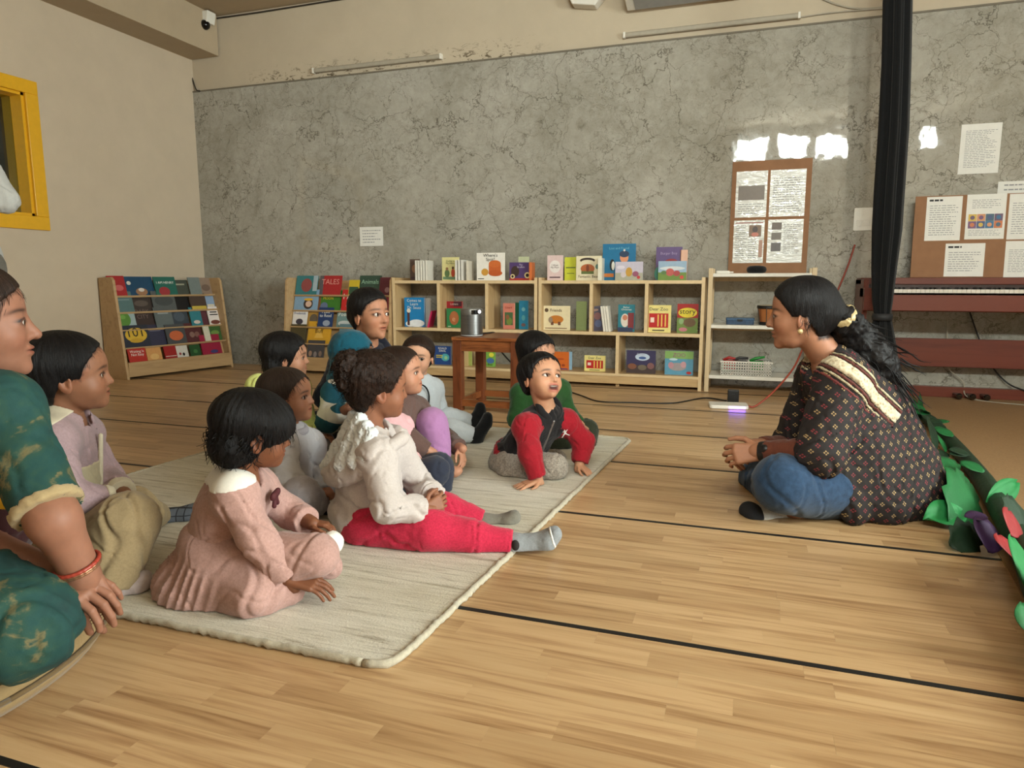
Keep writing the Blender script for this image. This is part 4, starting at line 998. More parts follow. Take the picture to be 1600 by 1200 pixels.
# ---------------------------------------------------------------- head
def head_ops(F, c, fr, H, child=True, mouth=0.0, wide=1.0, lidopen=1.0, smile=1.0):
    r, f, u = fr
    Rm = np.array([r, f, u])
    def L(x, y, z): return c + (r * x * wide + f * y + u * z) * H
    def E(x, y, z, a, b, d, k=0.03, sub=False): F.ell(L(x, y, z), np.array([a * wide, b, d]) * H, Rm, k * H, sub=sub)
    def Cn(p, q, ra, rb, k=0.03, sub=False): F.cone(L(*p), L(*q), ra * H, rb * H, k * H, sub=sub)
    if child:
        E(0, -0.09, 0.13, 0.395, 0.455, 0.375)
        E(0, 0.08, 0.08, 0.36, 0.345, 0.36, 0.08)             # forehead
        E(0, 0.09, -0.17, 0.30, 0.29, 0.30, 0.10)             # face
        E(0, 0.17, -0.34, 0.19, 0.19, 0.145, 0.10)            # jaw
        Cn((0, 0.30, -0.41), (0, 0.30, -0.40), 0.075, 0.075, 0.09)
        for s in (-1, 1): E(s * 0.165, 0.215, -0.20, 0.135, 0.125, 0.13, 0.10)
    else:
        E(0, -0.085, 0.15, 0.33, 0.405, 0.345)
        E(0, 0.05, 0.13, 0.30, 0.315, 0.34, 0.08)
        E(0, 0.10, -0.13, 0.265, 0.275, 0.36, 0.10)
        E(0, 0.17, -0.34, 0.17, 0.19, 0.15, 0.10)
        Cn((0, 0.32, -0.435), (0, 0.31, -0.42), 0.065, 0.065, 0.08)
        for s in (-1, 1): E(s * 0.16, 0.215, -0.13, 0.105, 0.12, 0.12, 0.10)
    # brow, eye hollows
    ez = -0.045 if child else 0.0
    ex = 0.152 if child else 0.145
    for s in (-1, 1):
        E(s * ex, 0.415, ez - 0.005, 0.10, 0.07, 0.062, 0.06, True)
        # lids over the eyeball, with an almond opening
        E(s * ex, 0.285, ez, 0.085, 0.085, 0.078, 0.035)
        E(s * ex, 0.395, ez - 0.004, 0.078, 0.075, 0.034 * lidopen, 0.012, True)
    # nose
    nz = 0.0 if not child else -0.03
    Cn((0, 0.36, 0.00 + nz), (0, 0.425 if child else 0.432, -0.125 + nz), 0.03, 0.045 if child else 0.05, 0.06)
    for s in (-1, 1):
        Cn((s * 0.05, 0.37, -0.145 + nz), (s * 0.045, 0.385, -0.14 + nz), 0.038, 0.034, 0.03)
        Cn((s * 0.027, 0.40, -0.19 + nz), (s * 0.03, 0.42, -0.172 + nz), 0.012, 0.012, 0.015, True)
    # mouth
    mz = -0.285 if child else -0.27
    mw = (0.085 if child else 0.095) * smile
    o = mouth
    E(0, 0.36, mz + 0.022 + 0.02 * o, mw, 0.055, 0.026, 0.03)
    E(0, 0.355, mz - 0.028 - 0.075 * o, mw * 0.85, 0.055, 0.030, 0.03)
    E(0, 0.425, mz - 0.03 * o, mw * (1.0 + 0.1 * o), 0.06 + 0.07 * o, 0.007 + 0.055 * o, 0.012, True)
    # ears
    for s in (-1, 1):
        w = 0.352 if child else 0.298
        ea = unit(f * -0.35 + u * 1.0 + r * s * 0.28); er = unit(r * s + f * -0.25 - u*0.12*0); ef = np.cross(ea, er)
        Re = np.array([er, unit(np.cross(ea, er)), ea])
        F.ell(L(s * (w + 0.01), -0.055, -0.09), np.array([0.035, 0.085, 0.135]) * H, Re, 0.025 * H)
        F.ell(L(s * (w + 0.045), -0.04, -0.075), np.array([0.03, 0.048, 0.085]) * H, Re, 0.02 * H, sub=True)
        F.ell(L(s * (w + 0.02), -0.005, -0.11), np.array([0.025, 0.022, 0.03]) * H, Re, 0.015 * H)

def head_color(c, fr, H, skin, child, mouth=0.0, lips=None, brow=(26, 18, 15), wide=1.0, browz=0.0, smile=1.0, hl=None, hc=(14, 11, 11)):
    r, f, u = fr
    sk = np.array(lin(skin)); lp = np.array(lin(lips)) if lips else sk * np.array([0.82, 0.58, 0.56]); br = np.array(lin(brow))
    ez = -0.045 if child else 0.0; ex = 0.152 if child else 0.145
    mz = -0.285 if child else -0.27; mw = (0.085 if child else 0.095) * smile
    def fn(p):
        q = (p - c) / H
        x, y, z = q @ r / wide, q @ f, q @ u
        col = np.tile(sk, (len(p), 1))
        def blend(m, cc):
            nonlocal col
            m = np.clip(m, 0, 1)[:, None]
            col = col * (1 - m) + np.asarray(cc) * m
        near = (np.abs(x) < 0.6) & (np.abs(z) < 0.75) & (np.abs(y) < 0.75)
        front = near & (y > 0.2)
        # cheeks, nose and ears a little redder
        blend(np.where(front, 0.35 * np.exp(-(((np.abs(x) - 0.19) / 0.09) ** 2 + ((z + 0.18) / 0.08) ** 2)), 0), sk * [1.08, 0.82, 0.78])
        blend(np.where(near & (np.abs(x) > 0.33), 0.35, 0), sk * [1.05, 0.8, 0.75])
        zl = z - mz + 0.03 * mouth
        blend(np.where(front & (y > 0.3), 1.3 * np.exp(-((x / mw) ** 4 + (zl / (0.042 + 0.08 * mouth)) ** 4)) - 0.15, 0), lp)
        blend(np.where(front & (y > 0.25), np.exp(-((x / (mw * 1.02)) ** 4 + (zl / (0.008 + 0.055 * mouth)) ** 4)) * 0.92, 0), np.array(lin((60, 22, 20))))
        if mouth > 0.3:      # a row of upper teeth
            blend(np.where(front & (y > 0.2) & (y < 0.43), 0.95 * np.exp(-((x / (mw * 0.62)) ** 4 + ((zl - 0.034) / 0.009) ** 4)), 0), np.array(lin((226, 218, 208))))
        if hl is not None:        # short hair roots along the hairline
            ft, side, fw, bk = hl
            qf = np.sqrt((x / fw) ** 2 + ((y - 0.40) / (0.40 - side)) ** 2 + ((z - ft + 0.42) / 0.42) ** 2) - 1
            qe = np.sqrt((x / 0.7) ** 2 + ((y - 0.02) / 0.24) ** 2 + ((z + 0.42) / 0.42) ** 2) - 1
            g = np.minimum(np.minimum(qf * 0.38, qe * 0.3), z - bk + 0.02) + 0.012 * wob(q, 60, 1.0) + 0.008 * wob(q, 140, 2.0)
            ear = (np.abs(x) > 0.325) & (z < 0.07) & (y > -0.19) & (y < 0.09)
            blend(np.where(near & ~ear, np.clip((g + 0.012) / 0.045, 0, 1) * 0.93, 0), np.array(lin(hc)))
        # brows
        ax = np.abs(x) - ex - 0.01
        bz = ez + 0.105 + browz - 0.55 * np.clip(ax, 0, 1) ** 1.0 * np.abs(ax) / 0.1 * 0.6
        blend(np.where(front, 0.85 * np.exp(-((ax / 0.10) ** 4 + ((z - bz) / 0.019) ** 2)), 0), br)
        # lash lines round the eye opening
        ell = np.sqrt(((np.abs(x) - ex) / 0.08) ** 2 + ((z - ez + 0.002) / 0.04) ** 2)
        blend(np.where(front, np.exp(-((ell - 1.0) / 0.16) ** 2) * np.where(z > ez - 0.004, 0.95, 0.4), 0), np.array(lin((22, 14, 12))))
        blend(np.where(front & (ell < 0.95), 0.6, 0), np.array(lin((60, 30, 24))))
        return np.clip(col, 0, 1)
    return fn

def add_eyes(parent, c, fr, H, child, gaze=None, wide=1.0):
    r, f, u = fr
    ez = -0.045 if child else 0.0; ex = 0.152 if child else 0.145
    g = unit(gaze) if gaze is not None else f
    gr, gf, gu = frame(g, u)
    for s in (-1, 1):
        o = bpy.data.objects.new('eye', EYE_MESH); link(o, parent)
        pos = c + (r * s * ex * wide + f * 0.287 + u * ez) * H - np.asarray(parent.location)
        M = Matrix((gr, gf, gu)).transposed().to_4x4()
        o.matrix_local = Matrix.Translation(Vector(pos)) @ M @ Matrix.Scale(0.078 * H, 4)

# ---------------------------------------------------------------- hands and feet
def hand_ops(F, wrist, d, n, scale, side, curl=0.5, spread=0.12, thumb=0.5):
    """d: direction of the fingers, n: back of the hand, side: +1 thumb towards cross(d,n), -1 the other way.
    scale = hand length (wrist to fingertip)"""
    d = unit(d); n = unit(n - d * (n @ d)); t = np.cross(d, n) * side
    S = scale
    w = np.asarray(wrist, float)
    offs = [0.165, 0.055, -0.055, -0.155]           # index .. little, towards the thumb
    lens = [0.47, 0.53, 0.49, 0.39]
    rad = [0.052, 0.053, 0.05, 0.044]
    for i in range(4):
        kn = w + d * S * (0.50 - 0.02 * abs(i - 1)) + t * S * offs[i]
        F.cone(w + d * S * 0.04 + t * S * offs[i] * 0.62, kn, 0.078 * S, 0.066 * S, 0.06 * S)
        dirn = unit(d + t * spread * (1.2 - i * 0.8)); p = kn
        for j, (fl, ca) in enumerate(((0.42, 0.75), (0.33, 1.05), (0.25, 0.65))):
            a = curl * ca
            ax = t
            # bend towards the palm (-n)
            dirn = unit(dirn * math.cos(a) - n * math.sin(a) if j == 0 else rot_about(dirn, np.cross(d, n), -a))
            q = p + dirn * S * lens[i] * fl
            F.cone(p, q, rad[i] * S * (1 - 0.1 * j), rad[i] * S * (0.93 - 0.12 * j), 0.012 * S)
            p = q
    b = w + d * S * 0.10 + t * S * 0.14 - n * S * 0.03
    k1 = b + unit(t * (0.85 - 0.3 * thumb) + d * 0.75 - n * 0.35 * thumb) * S * 0.25
    k2 = k1 + unit(t * (0.5 - 0.5 * thumb) + d * 0.95 - n * 0.35 * thumb) * S * 0.18
    k3 = k2 + unit(t * (0.2 - 0.5 * thumb) + d * 1.0 - n * 0.3 * thumb) * S * 0.13
    F.cone(w + d * S * 0.05 + t * S * 0.06, b + t * S * 0.02, 0.07 * S, 0.075 * S, 0.05 * S)
    F.cone(b, k1, 0.075 * S, 0.06 * S, 0.03 * S); F.cone(k1, k2, 0.058 * S, 0.052 * S, 0.012 * S); F.cone(k2, k3, 0.05 * S, 0.04 * S, 0.012 * S)
    return w + d * S * 0.45 - n * S * 0.1

def rot_about(v, ax, a):
    ax = unit(ax)
    return v * math.cos(a) + np.cross(ax, v) * math.sin(a) + ax * (ax @ v) * (1 - math.cos(a))

def foot_ops(F, ankle, toe, upv, s, pad=0.0, k=0.015, toes=False, cut=None):
    """ankle joint to toe tip"""
    d = unit(toe - ankle); u = unit(upv - d * (upv @ d)); r = np.cross(d, u)
    L = np.linalg.norm(toe - ankle)
    heel = ankle - u * 0.022 * s - d * 0.022 * s
    ball = ankle + (toe - ankle) * 0.68 - u * 0.016 * s
    F.cone(ankle, heel, 0.036 * s + pad, 0.036 * s + pad, k, cut=cut)
    F.cone(ankle, ball, 0.036 * s + pad, 0.024 * s + pad, k, cut=cut)
    F.cone(heel, ball, 0.034 * s + pad, 0.028 * s + pad, k)
    for q in (-1, 1):
        F.cone(ball + r * q * 0.016 * s, toe - d * 0.02 * s + r * q * 0.013 * s, 0.026 * s + pad, 0.021 * s + pad, k)

# ---------------------------------------------------------------- whole figures
RUG_Z = 0.014
UP = np.array([0, 0, 1.0])
class Person:
    def __init__(s, label, J, head, face, up=(0, 0, 1), H=0.185, child=True, skin=(150, 100, 72), S=None, D=2.0, mouth=0.0, gaze=None, zmin=RUG_Z, wide=1.0, lips=None, lidopen=1.0, hl=(0.29, 0.03, 0.5, -0.36), hc=(16, 12, 12), smile=1.0):
        s.hl = hl; s.hc_col = hc; s.smile = smile
        s.J = {k: (P(*v) if len(v) == 3 else np.asarray(v)) for k, v in J.items()}
        s.c = P(*head); s.fr = frame(face, np.asarray(up, float)); s.H = H; s.child = child
        s.skin = skin; s.S = S or (0.62 if child else 1.0); s.D = D; s.zmin = zmin; s.mouth = mouth; s.wide = wide
        base = s.J['pelvis'].copy(); base[2] = zmin
        s.root = thing('person', label, 'person', base)
        s.hh = float(np.clip(0.00142 * D, 0.0024, 0.0047))
        s.hc = float(np.clip(0.0029 * D, 0.005, 0.0095) * (1.0 if child or D > 1.5 else 1.3))
        s.handf = []
        s.gaze = gaze; s.lips = lips; s.lidopen = lidopen
        J = s.J
        s.up = unit(J['neck'] - J['pelvis']); lat = J['shR'] - J['shL']
        s.lat = unit(lat - s.up * (lat @ s.up)); s.front = np.cross(s.up, s.lat)
    # -- anatomy
    def torso(s, F, pad=0.0, belly=1.0, k=0.03, low=True):
        J, S = s.J, s.S; R = np.array([s.lat, s.front, s.up]); L = np.linalg.norm(J['neck'] - J['pelvis'])
        p, n = J['pelvis'], J['neck']
        ch = p + (n - p) * 0.66; be = p + (n - p) * 0.33
        F.ell(ch, np.array([0.150 * S, 0.105 * S, 0.36 * L]) + pad, R, k)
        F.ell(be + s.front * 0.012 * S, np.array([0.145 * S, 0.115 * S * belly, 0.34 * L]) + pad, R, k)
        if low: F.ell(p, np.array([0.165 * S, 0.125 * S, 0.125 * S]) + pad, R, k)
        for q in ('shL', 'shR'):
            F.cone(J[q], n - s.up * 0.035 * S, 0.052 * S + pad, 0.055 * S + pad, k)
            F.cone(J[q], ch, 0.05 * S + pad, 0.08 * S + pad, k)
    def arm(s, F, side, pad=0.0, pad2=None, end=None, k=0.02, upto=1.0, cutw=True):
        J, S = s.J, s.S; sh, el, wr = J['sh' + side], J['el' + side], J['wr' + side]
        pad2 = pad if pad2 is None else pad2
        F.cone(sh, el, 0.048 * S + pad, 0.041 * S + pad, k)
        if upto > 0:
            w = el + (wr - el) * upto; d = unit(wr - el)
            F.cone(el, w + d * 0.02, 0.041 * S + pad, 0.030 * S + pad2, k, cut=(w, d) if cutw else None)
    def leg(s, F, side, pad=0.0, pad2=None, k=0.025, upto=1.0, cutw=True):
        J, S = s.J, s.S; hp, kn, an = J['hip' + side], J['kn' + side], J['an' + side]
        pad2 = pad if pad2 is None else pad2
        F.cone(hp, kn, 0.085 * S + pad, 0.058 * S + pad, k)
        w = kn + (an - kn) * upto; d = unit(an - kn)
        F.cone(kn, w + d * 0.03 * S, 0.057 * S + pad, 0.040 * S + pad2, k, cut=(w, d) if cutw else None)
        F.cone(kn + (an - kn) * 0.2, kn + (an - kn) * 0.5, 0.054 * S + pad, 0.05 * S + pad, k)
    def hand(s, side, d, n, tdir, curl=0.5, scale=None, spread=0.1, thumb=0.5):
        F = Field(); J = s.J
        thumb_side = 1 if np.cross(d, n) @ np.asarray(tdir) > 0 else -1
        wr, el = J['wr' + side], J['el' + side]
        F.cone(wr + (el - wr) * 0.30, wr, 0.032 * s.S, 0.028 * s.S, 0.01)
        hand_ops(F, wr, np.asarray(d, float), np.asarray(n, float), scale or (0.175 * s.S), thumb_side, curl, spread, thumb)
        F.zmin = s.zmin
        s.handf.append(F)
    def body(s, feet=()):
        """one continuous skin surface: trunk, limbs, head, hands"""
        F = Field(); s.torso(F)
        for q in 'LR':
            if 'el' + q in s.J: s.arm(F, q, cutw=False)
            if 'kn' + q in s.J: s.leg(F, q, cutw=False)
        for q in feet:
            foot_ops(F, s.J['an' + q], s.J['to' + q], np.array([0, 0, 1.0]), s.S)
        r, f, u = s.fr; c, H = s.c, s.H
        na = c + (f * -0.10 - u * 0.28) * H
        rn = (0.20 if s.child else 0.215) * H
        F.cone(na + (s.J['neck'] - na) * 0.6, s.J['neck'] - s.up * 0.02, rn, rn * 1.15, 0.02)
        F.zmin = s.zmin
        G = Field(); head_ops(G, c, s.fr, H, s.child, s.mouth, s.wide, s.lidopen, s.smile)
        G.cone(na, s.J['neck'] - s.up * 0.01, rn, rn * 1.1, 0.05 * H)
        fields = [(F, 0.0085 if s.child else 0.0105), (G, s.hh)] + [(h, max(0.002, 0.0012 * s.D)) for h in s.handf]
        s.bodyo = field_obj('body', fields, 0, SKIN, s.root, color=head_color(c, s.fr, H, s.skin, s.child, s.mouth, s.lips, wide=s.wide, smile=s.smile, hl=s.hl, hc=s.hc_col))
        add_eyes(s.root, c, s.fr, H, s.child, s.gaze, s.wide)
    # -- head-local helpers for hair and headwear
    def L(s, x, y, z): return s.c + (s.fr[0] * x * s.wide + s.fr[1] * y + s.fr[2] * z) * s.H
    def hE(s, F, x, y, z, a, b, d, k=0.05, sub=False, cut=None):
        F.ell(s.L(x, y, z), np.array([a * s.wide, b, d]) * s.H, np.array(s.fr), k * s.H, sub=sub, cut=cut)
    def hC(s, F, p, q, ra, rb, k=0.04, sub=False): F.cone(s.L(*p), s.L(*q), ra * s.H, rb * s.H, k * s.H, sub=sub)
    def hair_coords(s, p):
        r, f, u = s.fr; q = (p - s.c) / s.H
        x, y, z = q @ r, q @ f + 0.12, q @ u - 0.02
        th = np.arctan2(x, y); el = np.arctan2(z, np.hypot(x, y))
        return np.stack([np.sin(th), np.cos(th), el / 1.6], 1)
    def strands(s, amp, n, warp=1.0, ph=0.0):
        r, f, u = s.fr
        def fn(p):
            q = (p - s.c) / s.H
            x, y, z = q @ r, q @ f + 0.12, q @ u - 0.02
            th = np.arctan2(x, y); el = np.arctan2(z, np.hypot(x, y))
            w = th * n * 0.37 + warp * 1.5 * np.sin(el * 3 + ph) + 2.2 * np.sin(th * 5 + el * 2 + ph) + 1.1 * np.sin(th * 11 - el * 3 + 2 * ph)
            fade = np.clip(np.hypot(x, y) / 0.25, 0, 1)
            return 0.55 * amp * s.H * (np.sin(w) * 0.6 + 0.3 * np.sin(w * 2.3 + el * 3 + ph) + 0.25 * np.sin(w * 4.1 - el * 2)) * fade
        return fn
    def cap(s, F, t=0.035, face_top=0.27, ear=True, back=-0.42, side=0.05, frontw=0.5):
        """hair over the skull with a hairline round face and ears; t = thickness"""
        b, a = t * 0.5, t * 0.8
        if s.child:
            s.hE(F, 0, -0.09 - b, 0.13 + b * 0.7, 0.395 + a, 0.455 + a, 0.375 + a); s.hE(F, 0, 0.08 - b, 0.08 + b, 0.36 + a, 0.345 + a, 0.36 + a, 0.08)
            s.hE(F, 0, -0.12 - b, -0.10, 0.33 + a, 0.33 + a, 0.30 + a, 0.08)
        else:
            s.hE(F, 0, -0.085 - b, 0.15 + b * 0.7, 0.33 + a, 0.405 + a, 0.345 + a); s.hE(F, 0, 0.05 - b, 0.13 + b, 0.30 + a, 0.315 + a, 0.34 + a, 0.08)
            s.hE(F, 0, -0.12 - b, -0.10, 0.27 + a, 0.30 + a, 0.30 + a, 0.08)
        s.hE(F, 0, 0.40, face_top - 0.42, frontw, 0.40 - side, 0.42, 0.06, True)
        if ear:
            s.hE(F, 0, 0.02, -0.42, 0.7, 0.24, 0.42, 0.04, True)
        s.hE(F, 0, 0.1, back - 0.5, 0.8, 0.9, 0.5, 0.03, True)
    def locks(s, name, mat, n, region, length=0.05, r=0.0022, seed=1, curl=0.008, down=None, rad=(0.42, 0.48, 0.42), ctr=(0, -0.09, 0.10)):
        """loose locks of hair as thin tapering coils"""
        rg = random.Random(seed); m = MB(); o = np.asarray(s.root.location); cols = []
        for i in range(n):
            a, e = region(rg)
            dv = np.array([math.cos(e) * math.sin(a), math.cos(e) * math.cos(a), math.sin(e)])
            base = s.L(ctr[0] + dv[0] * rad[0], ctr[1] + dv[1] * rad[1], ctr[2] + dv[2] * rad[2])
            out = unit(s.fr[0] * dv[0] + s.fr[1] * dv[1] + s.fr[2] * dv[2])
            if down is None:
                dn = unit(-s.fr[2] * (0.9 if e < 0.6 else 0.1) + out * rg.uniform(0.05, 0.5) + np.array([rg.uniform(-.4, .4) for _ in range(3)]))
            else:
                dn = -s.fr[2] + out * (s.fr[2] @ out); dn = unit(unit(dn) + out * down + np.array([rg.uniform(-.25, .25) for _ in range(3)]))
            x = unit(np.cross(dn, out)); y = np.cross(dn, x); ph = rg.uniform(0, 6.28); Ln = length * rg.uniform(0.6, 1.3)
            pts = []; rs = []
            for j in range(7):
                t = j / 6; c_ = curl * min(1, t * 2.5)
                pts.append(base + dn * Ln * t - UP * 0.25 * Ln * t * t + (x * math.cos(ph + t * 8) + y * math.sin(ph + t * 8)) * c_ - o); rs.append(r * (1 - 0.75 * t))
            m.tube(pts, rs, 4, cap=False)
        ob = m.build(name, mat, s.root, smooth=True, fix=False); ob['kind'] = 'stuff'
        return ob
    def hairline(s, mat, n=260, length=0.018, r=0.0008, seed=2, lift=0.10, back=0.0, width=0.075):
        """short strands along the edge of the hair round face, ears and nape, so that it does not end like a cap"""
        rg = random.Random(seed); m = MB(); o = np.asarray(s.root.location); ft, side, fw, bk = s.hl; k = 0
        ctr, rad = (np.array([0, -0.09, 0.13]), np.array([0.400, 0.460, 0.380])) if s.child else (np.array([0, -0.085, 0.15]), np.array([0.335, 0.410, 0.350]))
        for _ in range(n * 60):
            if k >= n: break
            a = rg.uniform(-math.pi, math.pi); e = math.asin(rg.uniform(-0.95, 0.98))
            dv = np.array([math.cos(e) * math.sin(a), math.cos(e) * math.cos(a), math.sin(e)]); x, y, z = ctr + dv * rad
            qf = math.sqrt((x / fw) ** 2 + ((y - 0.40) / (0.40 - side)) ** 2 + ((z - ft + 0.42) / 0.42) ** 2) - 1
            qe = math.sqrt((x / 0.7) ** 2 + ((y - 0.02) / 0.24) ** 2 + ((z + 0.42) / 0.42) ** 2) - 1
            g = min(qf * 0.38, qe * 0.3, z - bk + 0.06)
            if not (-0.004 < g < width): continue
            k += 1
            out = unit(s.fr[0] * dv[0] + s.fr[1] * dv[1] + s.fr[2] * dv[2]); base = s.L(x, y, z + 0.01) + out * 0.022 * s.H
            want = -s.fr[2] + s.fr[1] * (0.35 if y > 0.15 else -0.5) * (1 - 2 * back)
            dn = want - out * (want @ out); dn = unit(unit(dn) + out * lift * rg.uniform(0.2, 1.6) + np.array([rg.uniform(-.22, .22) for _ in range(3)]))
            Ln = length * rg.uniform(0.5, 1.2)
            m.tube([base + dn * Ln * t - out * Ln * 0.12 * t * t - o for t in (0, 0.35, 0.7, 1.0)], [r, r * 0.9, r * 0.6, r * 0.2], 4, cap=False)
        ob = m.build('hairline_strands', mat, s.root, smooth=True, fix=False); ob['kind'] = 'stuff'
        at = ob.data.attributes.new('Col', 'FLOAT_COLOR', 'POINT')
        co = np.zeros(len(ob.data.vertices) * 3, np.float32); ob.data.vertices.foreach_get('co', co)
        hc = s.hair_coords(co.reshape(-1, 3) + o); at.data.foreach_set('color', np.concatenate([hc, np.ones((len(hc), 1))], 1).astype(np.float32).ravel())
        return ob
    def collar(s, mat, pad, drop=0.03, tilt=0.3, hole=(0.045, 0.05), name='collar', belly=1.0):
        """a flat collar lying on the shoulders round the neck"""
        G = Field(); s.torso(G, pad, belly); n = unit(s.up - s.front * tilt)
        G.cuts = [(s.J['neck'] - n * drop, -n)]
        G.ell(s.c + (s.fr[1] * -0.08 - s.fr[2] * 0.55) * s.H, (hole[0], hole[0], hole[1]), k=0.006, sub=True)
        return field_obj(name, G, 0.003, mat, s.root)
    def hair(s, F, mat, h=None, name='hair', disp=None):
        if disp is not None: F.disp = disp
        return field_obj(name, F, h or max(0.0022, s.hh * 1.3), mat, s.root, color=s.hair_coords)
    def garment(s, name, F, mat, fold=0.004, size=0.06, seed=1.0, aniso=None, h=None, floor=True, parent=None):
        if fold: F.disp = folds(fold, size, seed, aniso)
        if floor: F.zmin = s.zmin
        return field_obj(name, F, h or s.hc, mat, parent or s.root)
    def sock(s, side, mat, name='sock', cutat=0.25, pad=0.004, upv=None, fs=1.0):
        J = s.J; an, to, kn = J['an' + side], J['to' + side], J['kn' + side]
        F = Field(); d = unit(an - kn)
        top = an - d * 0.11 * s.S
        F.cone(top, an, 0.040 * s.S + pad, 0.037 * s.S + pad, 0.02, cut=(top, -d))
        foot_ops(F, an, to, np.array([0, 0, 1.0]) if upv is None else upv, s.S * fs, pad)
        F.disp = folds(0.0015, 0.03, 2.0); F.zmin = s.zmin
        return field_obj(name, F, max(0.003, s.hc * 0.7), mat, s.root)
# ================================================================ people
BLACK_HAIR = hair_mat('black_hair', (10, 9, 10), (30, 26, 26))
BROWN_HAIR = hair_mat('brown_hair', (24, 16, 13), (62, 42, 32))
def nearby(a, b, t): return a + (b - a) * t

# ---------------------------------------------------------------- woman telling the story
def kurta_mat():
    t = NT('printed_kurta')
    vec = t.coords(rot=(0, 0, -YAW))
    s = t.new('ShaderNodeSeparateXYZ'); t.l(vec, s.inputs[0])
    # diamond lattice in the cloth: u = across, w = down
    w1 = t.math('ADD', s.outputs['X'], s.outputs['Z']); w2 = t.math('SUBTRACT', s.outputs['X'], s.outputs['Z'])
    N = 27.0
    a = t.math('MULTIPLY', w1, N); b = t.math('MULTIPLY', w2, N)
    fa = t.math('ABSOLUTE', t.math('SUBTRACT', t.math('FRACT', a), 0.5)); fb = t.math('ABSOLUTE', t.math('SUBTRACT', t.math('FRACT', b), 0.5))
    m = t.math('MAXIMUM', fa, fb)
    ring = t.ramp(m, [(0.0, gray(0)), (0.05, gray(0)), (0.06, gray(1)), (0.19, gray(1)), (0.2, gray(0))], 'CONSTANT')
    cross = t.math('GREATER_THAN', t.math('MINIMUM', fa, fb), 0.045)
    ring = t.math('MULTIPLY', ring, cross)
    idx = t.math('MODULO', t.math('ABSOLUTE', t.math('ADD', t.math('FLOOR', a), t.math('FLOOR', b))), 2.0)
    col = t.mix(idx, srgb(150, 124, 84), srgb(116, 40, 46))
    bg = t.ramp(t.noise(vec, 60, 4), [(0.3, srgb(18, 12, 12)), (0.7, srgb(28, 19, 18))])
    t.base(t.mix(ring, bg, col)); t.rough(0.85)
    t.bump(t.noise(vec, 900, 2), 0.2, 0.0015)
    return t.m
KURTA = kurta_mat()
def band_mat():
    t = NT('embroidered_band')
    vec = t.coords(rot=(0, 0, -YAW))
    n = t.noise(vec, 120, 3)
    v = t.new('ShaderNodeTexVoronoi', feature='F1'); v.inputs['Scale'].default_value = 90; t.l(vec, v.inputs['Vector'])
    c = t.ramp(v.outputs['Distance'], [(0.0, srgb(120, 80, 60)), (0.35, srgb(190, 178, 150)), (0.7, srgb(206, 196, 170))])
    t.base(t.mix(t.math('MULTIPLY', n, 0.35), c, srgb(150, 120, 90))); t.rough(0.9); t.bump(v.outputs['Distance'], 0.5, 0.004)
    return t.m
BAND = band_mat()
DENIM = cloth('blue_denim', (32, 52, 76), 0.12, 500, 0.35, (40, 62, 88), mott=60)
RUST = cloth('rust_sleeve', (92, 48, 34), 0.1)

p = Person('woman with a ponytail in a printed kurta and jeans, facing the children',
    dict(neck=(1296, 562, 2.33), pelvis=(1388, 752, 2.38), shL=(1316, 598, 2.19), shR=(1284, 588, 2.48), elL=(1282, 708, 2.11), wrL=(1190, 706, 2.22),
         elR=(1240, 700, 2.52), wrR=(1186, 698, 2.42), hipL=(1372, 768, 2.28), hipR=(1372, 760, 2.48), knL=(1222, 755, 2.12), knR=(1186, 748, 2.58),
         anL=(1335, 796, 2.34), toL=(1275, 803, 2.42), anR=(1236, 797, 2.24), toR=(1163, 801, 2.21)),
    (1250, 489, 2.32), VF(1250, 178, -0.12), V(-0.1, 0, 1), H=0.228, child=False, skin=(158, 110, 84), D=2.2, zmin=0.0, lidopen=0.7, hl=(0.31, 0.03, 0.5, -0.40))
p.hand('L', V(-1, 0.3, -0.18), V(-0.15, -1, 0.5), V(-0.2, 0.2, 1), 0.75, 0.165)
p.hand('R', V(-1, -0.35, -0.1), V(-0.1, 0.6, 0.75), V(0, -0.5, 1), 0.8, 0.165)
p.body()
WOMAN = p
J = p.J
F = Field(); p.torso(F, 0.026, 1.1)
for q in 'LR':
    p.arm(F, q, 0.020, upto=0.0)
    F.cone(J['sh' + q], nearby(J['el' + q], J['wr' + q], 0.02), 0.074, 0.074, 0.03)
    e = J['el' + q]; d = unit(J['wr' + q] - e)
    F.cone(e, e + d * 0.10, 0.072, 0.066, 0.02, cut=(e + d * 0.045, d))
# skirt of the kurta falling over the hips to the floor
F.ell(P(1392, 775, 2.36), (0.17, 0.20, 0.14), k=0.04)
F.cone(P(1330, 700, 2.26), P(1352, 785, 2.20), 0.085, 0.060, 0.04); F.cone(P(1400, 720, 2.36), P(1425, 800, 2.30), 0.11, 0.075, 0.04)
F.cone(P(1340, 775, 2.18), P(1420, 802, 2.22), 0.05, 0.045, 0.04); F.cone(P(1300, 715, 2.19), P(1335, 800, 2.14), 0.065, 0.045, 0.03); F.cone(P(1345, 740, 2.20), P(1385, 790, 2.17), 0.085, 0.07, 0.04); F.cone(P(1330, 690, 2.22), P(1400, 760, 2.24), 0.10, 0.10, 0.04)
F.cone(P(1370, 640, 2.32), P(1408, 740, 2.34), 0.10, 0.12, 0.05)
F.ell(p.L(0, -0.1, -0.62), (0.07, 0.07, 0.10), k=0.02, sub=True)
p.garment('kurta', F, KURTA, 0.007, 0.09, 1.3)
DKB = plain('dark_band', (84, 40, 34), 0.9); CRB = plain('cream_braid', (176, 164, 134), 0.9, 0.2, 160, 0.4)
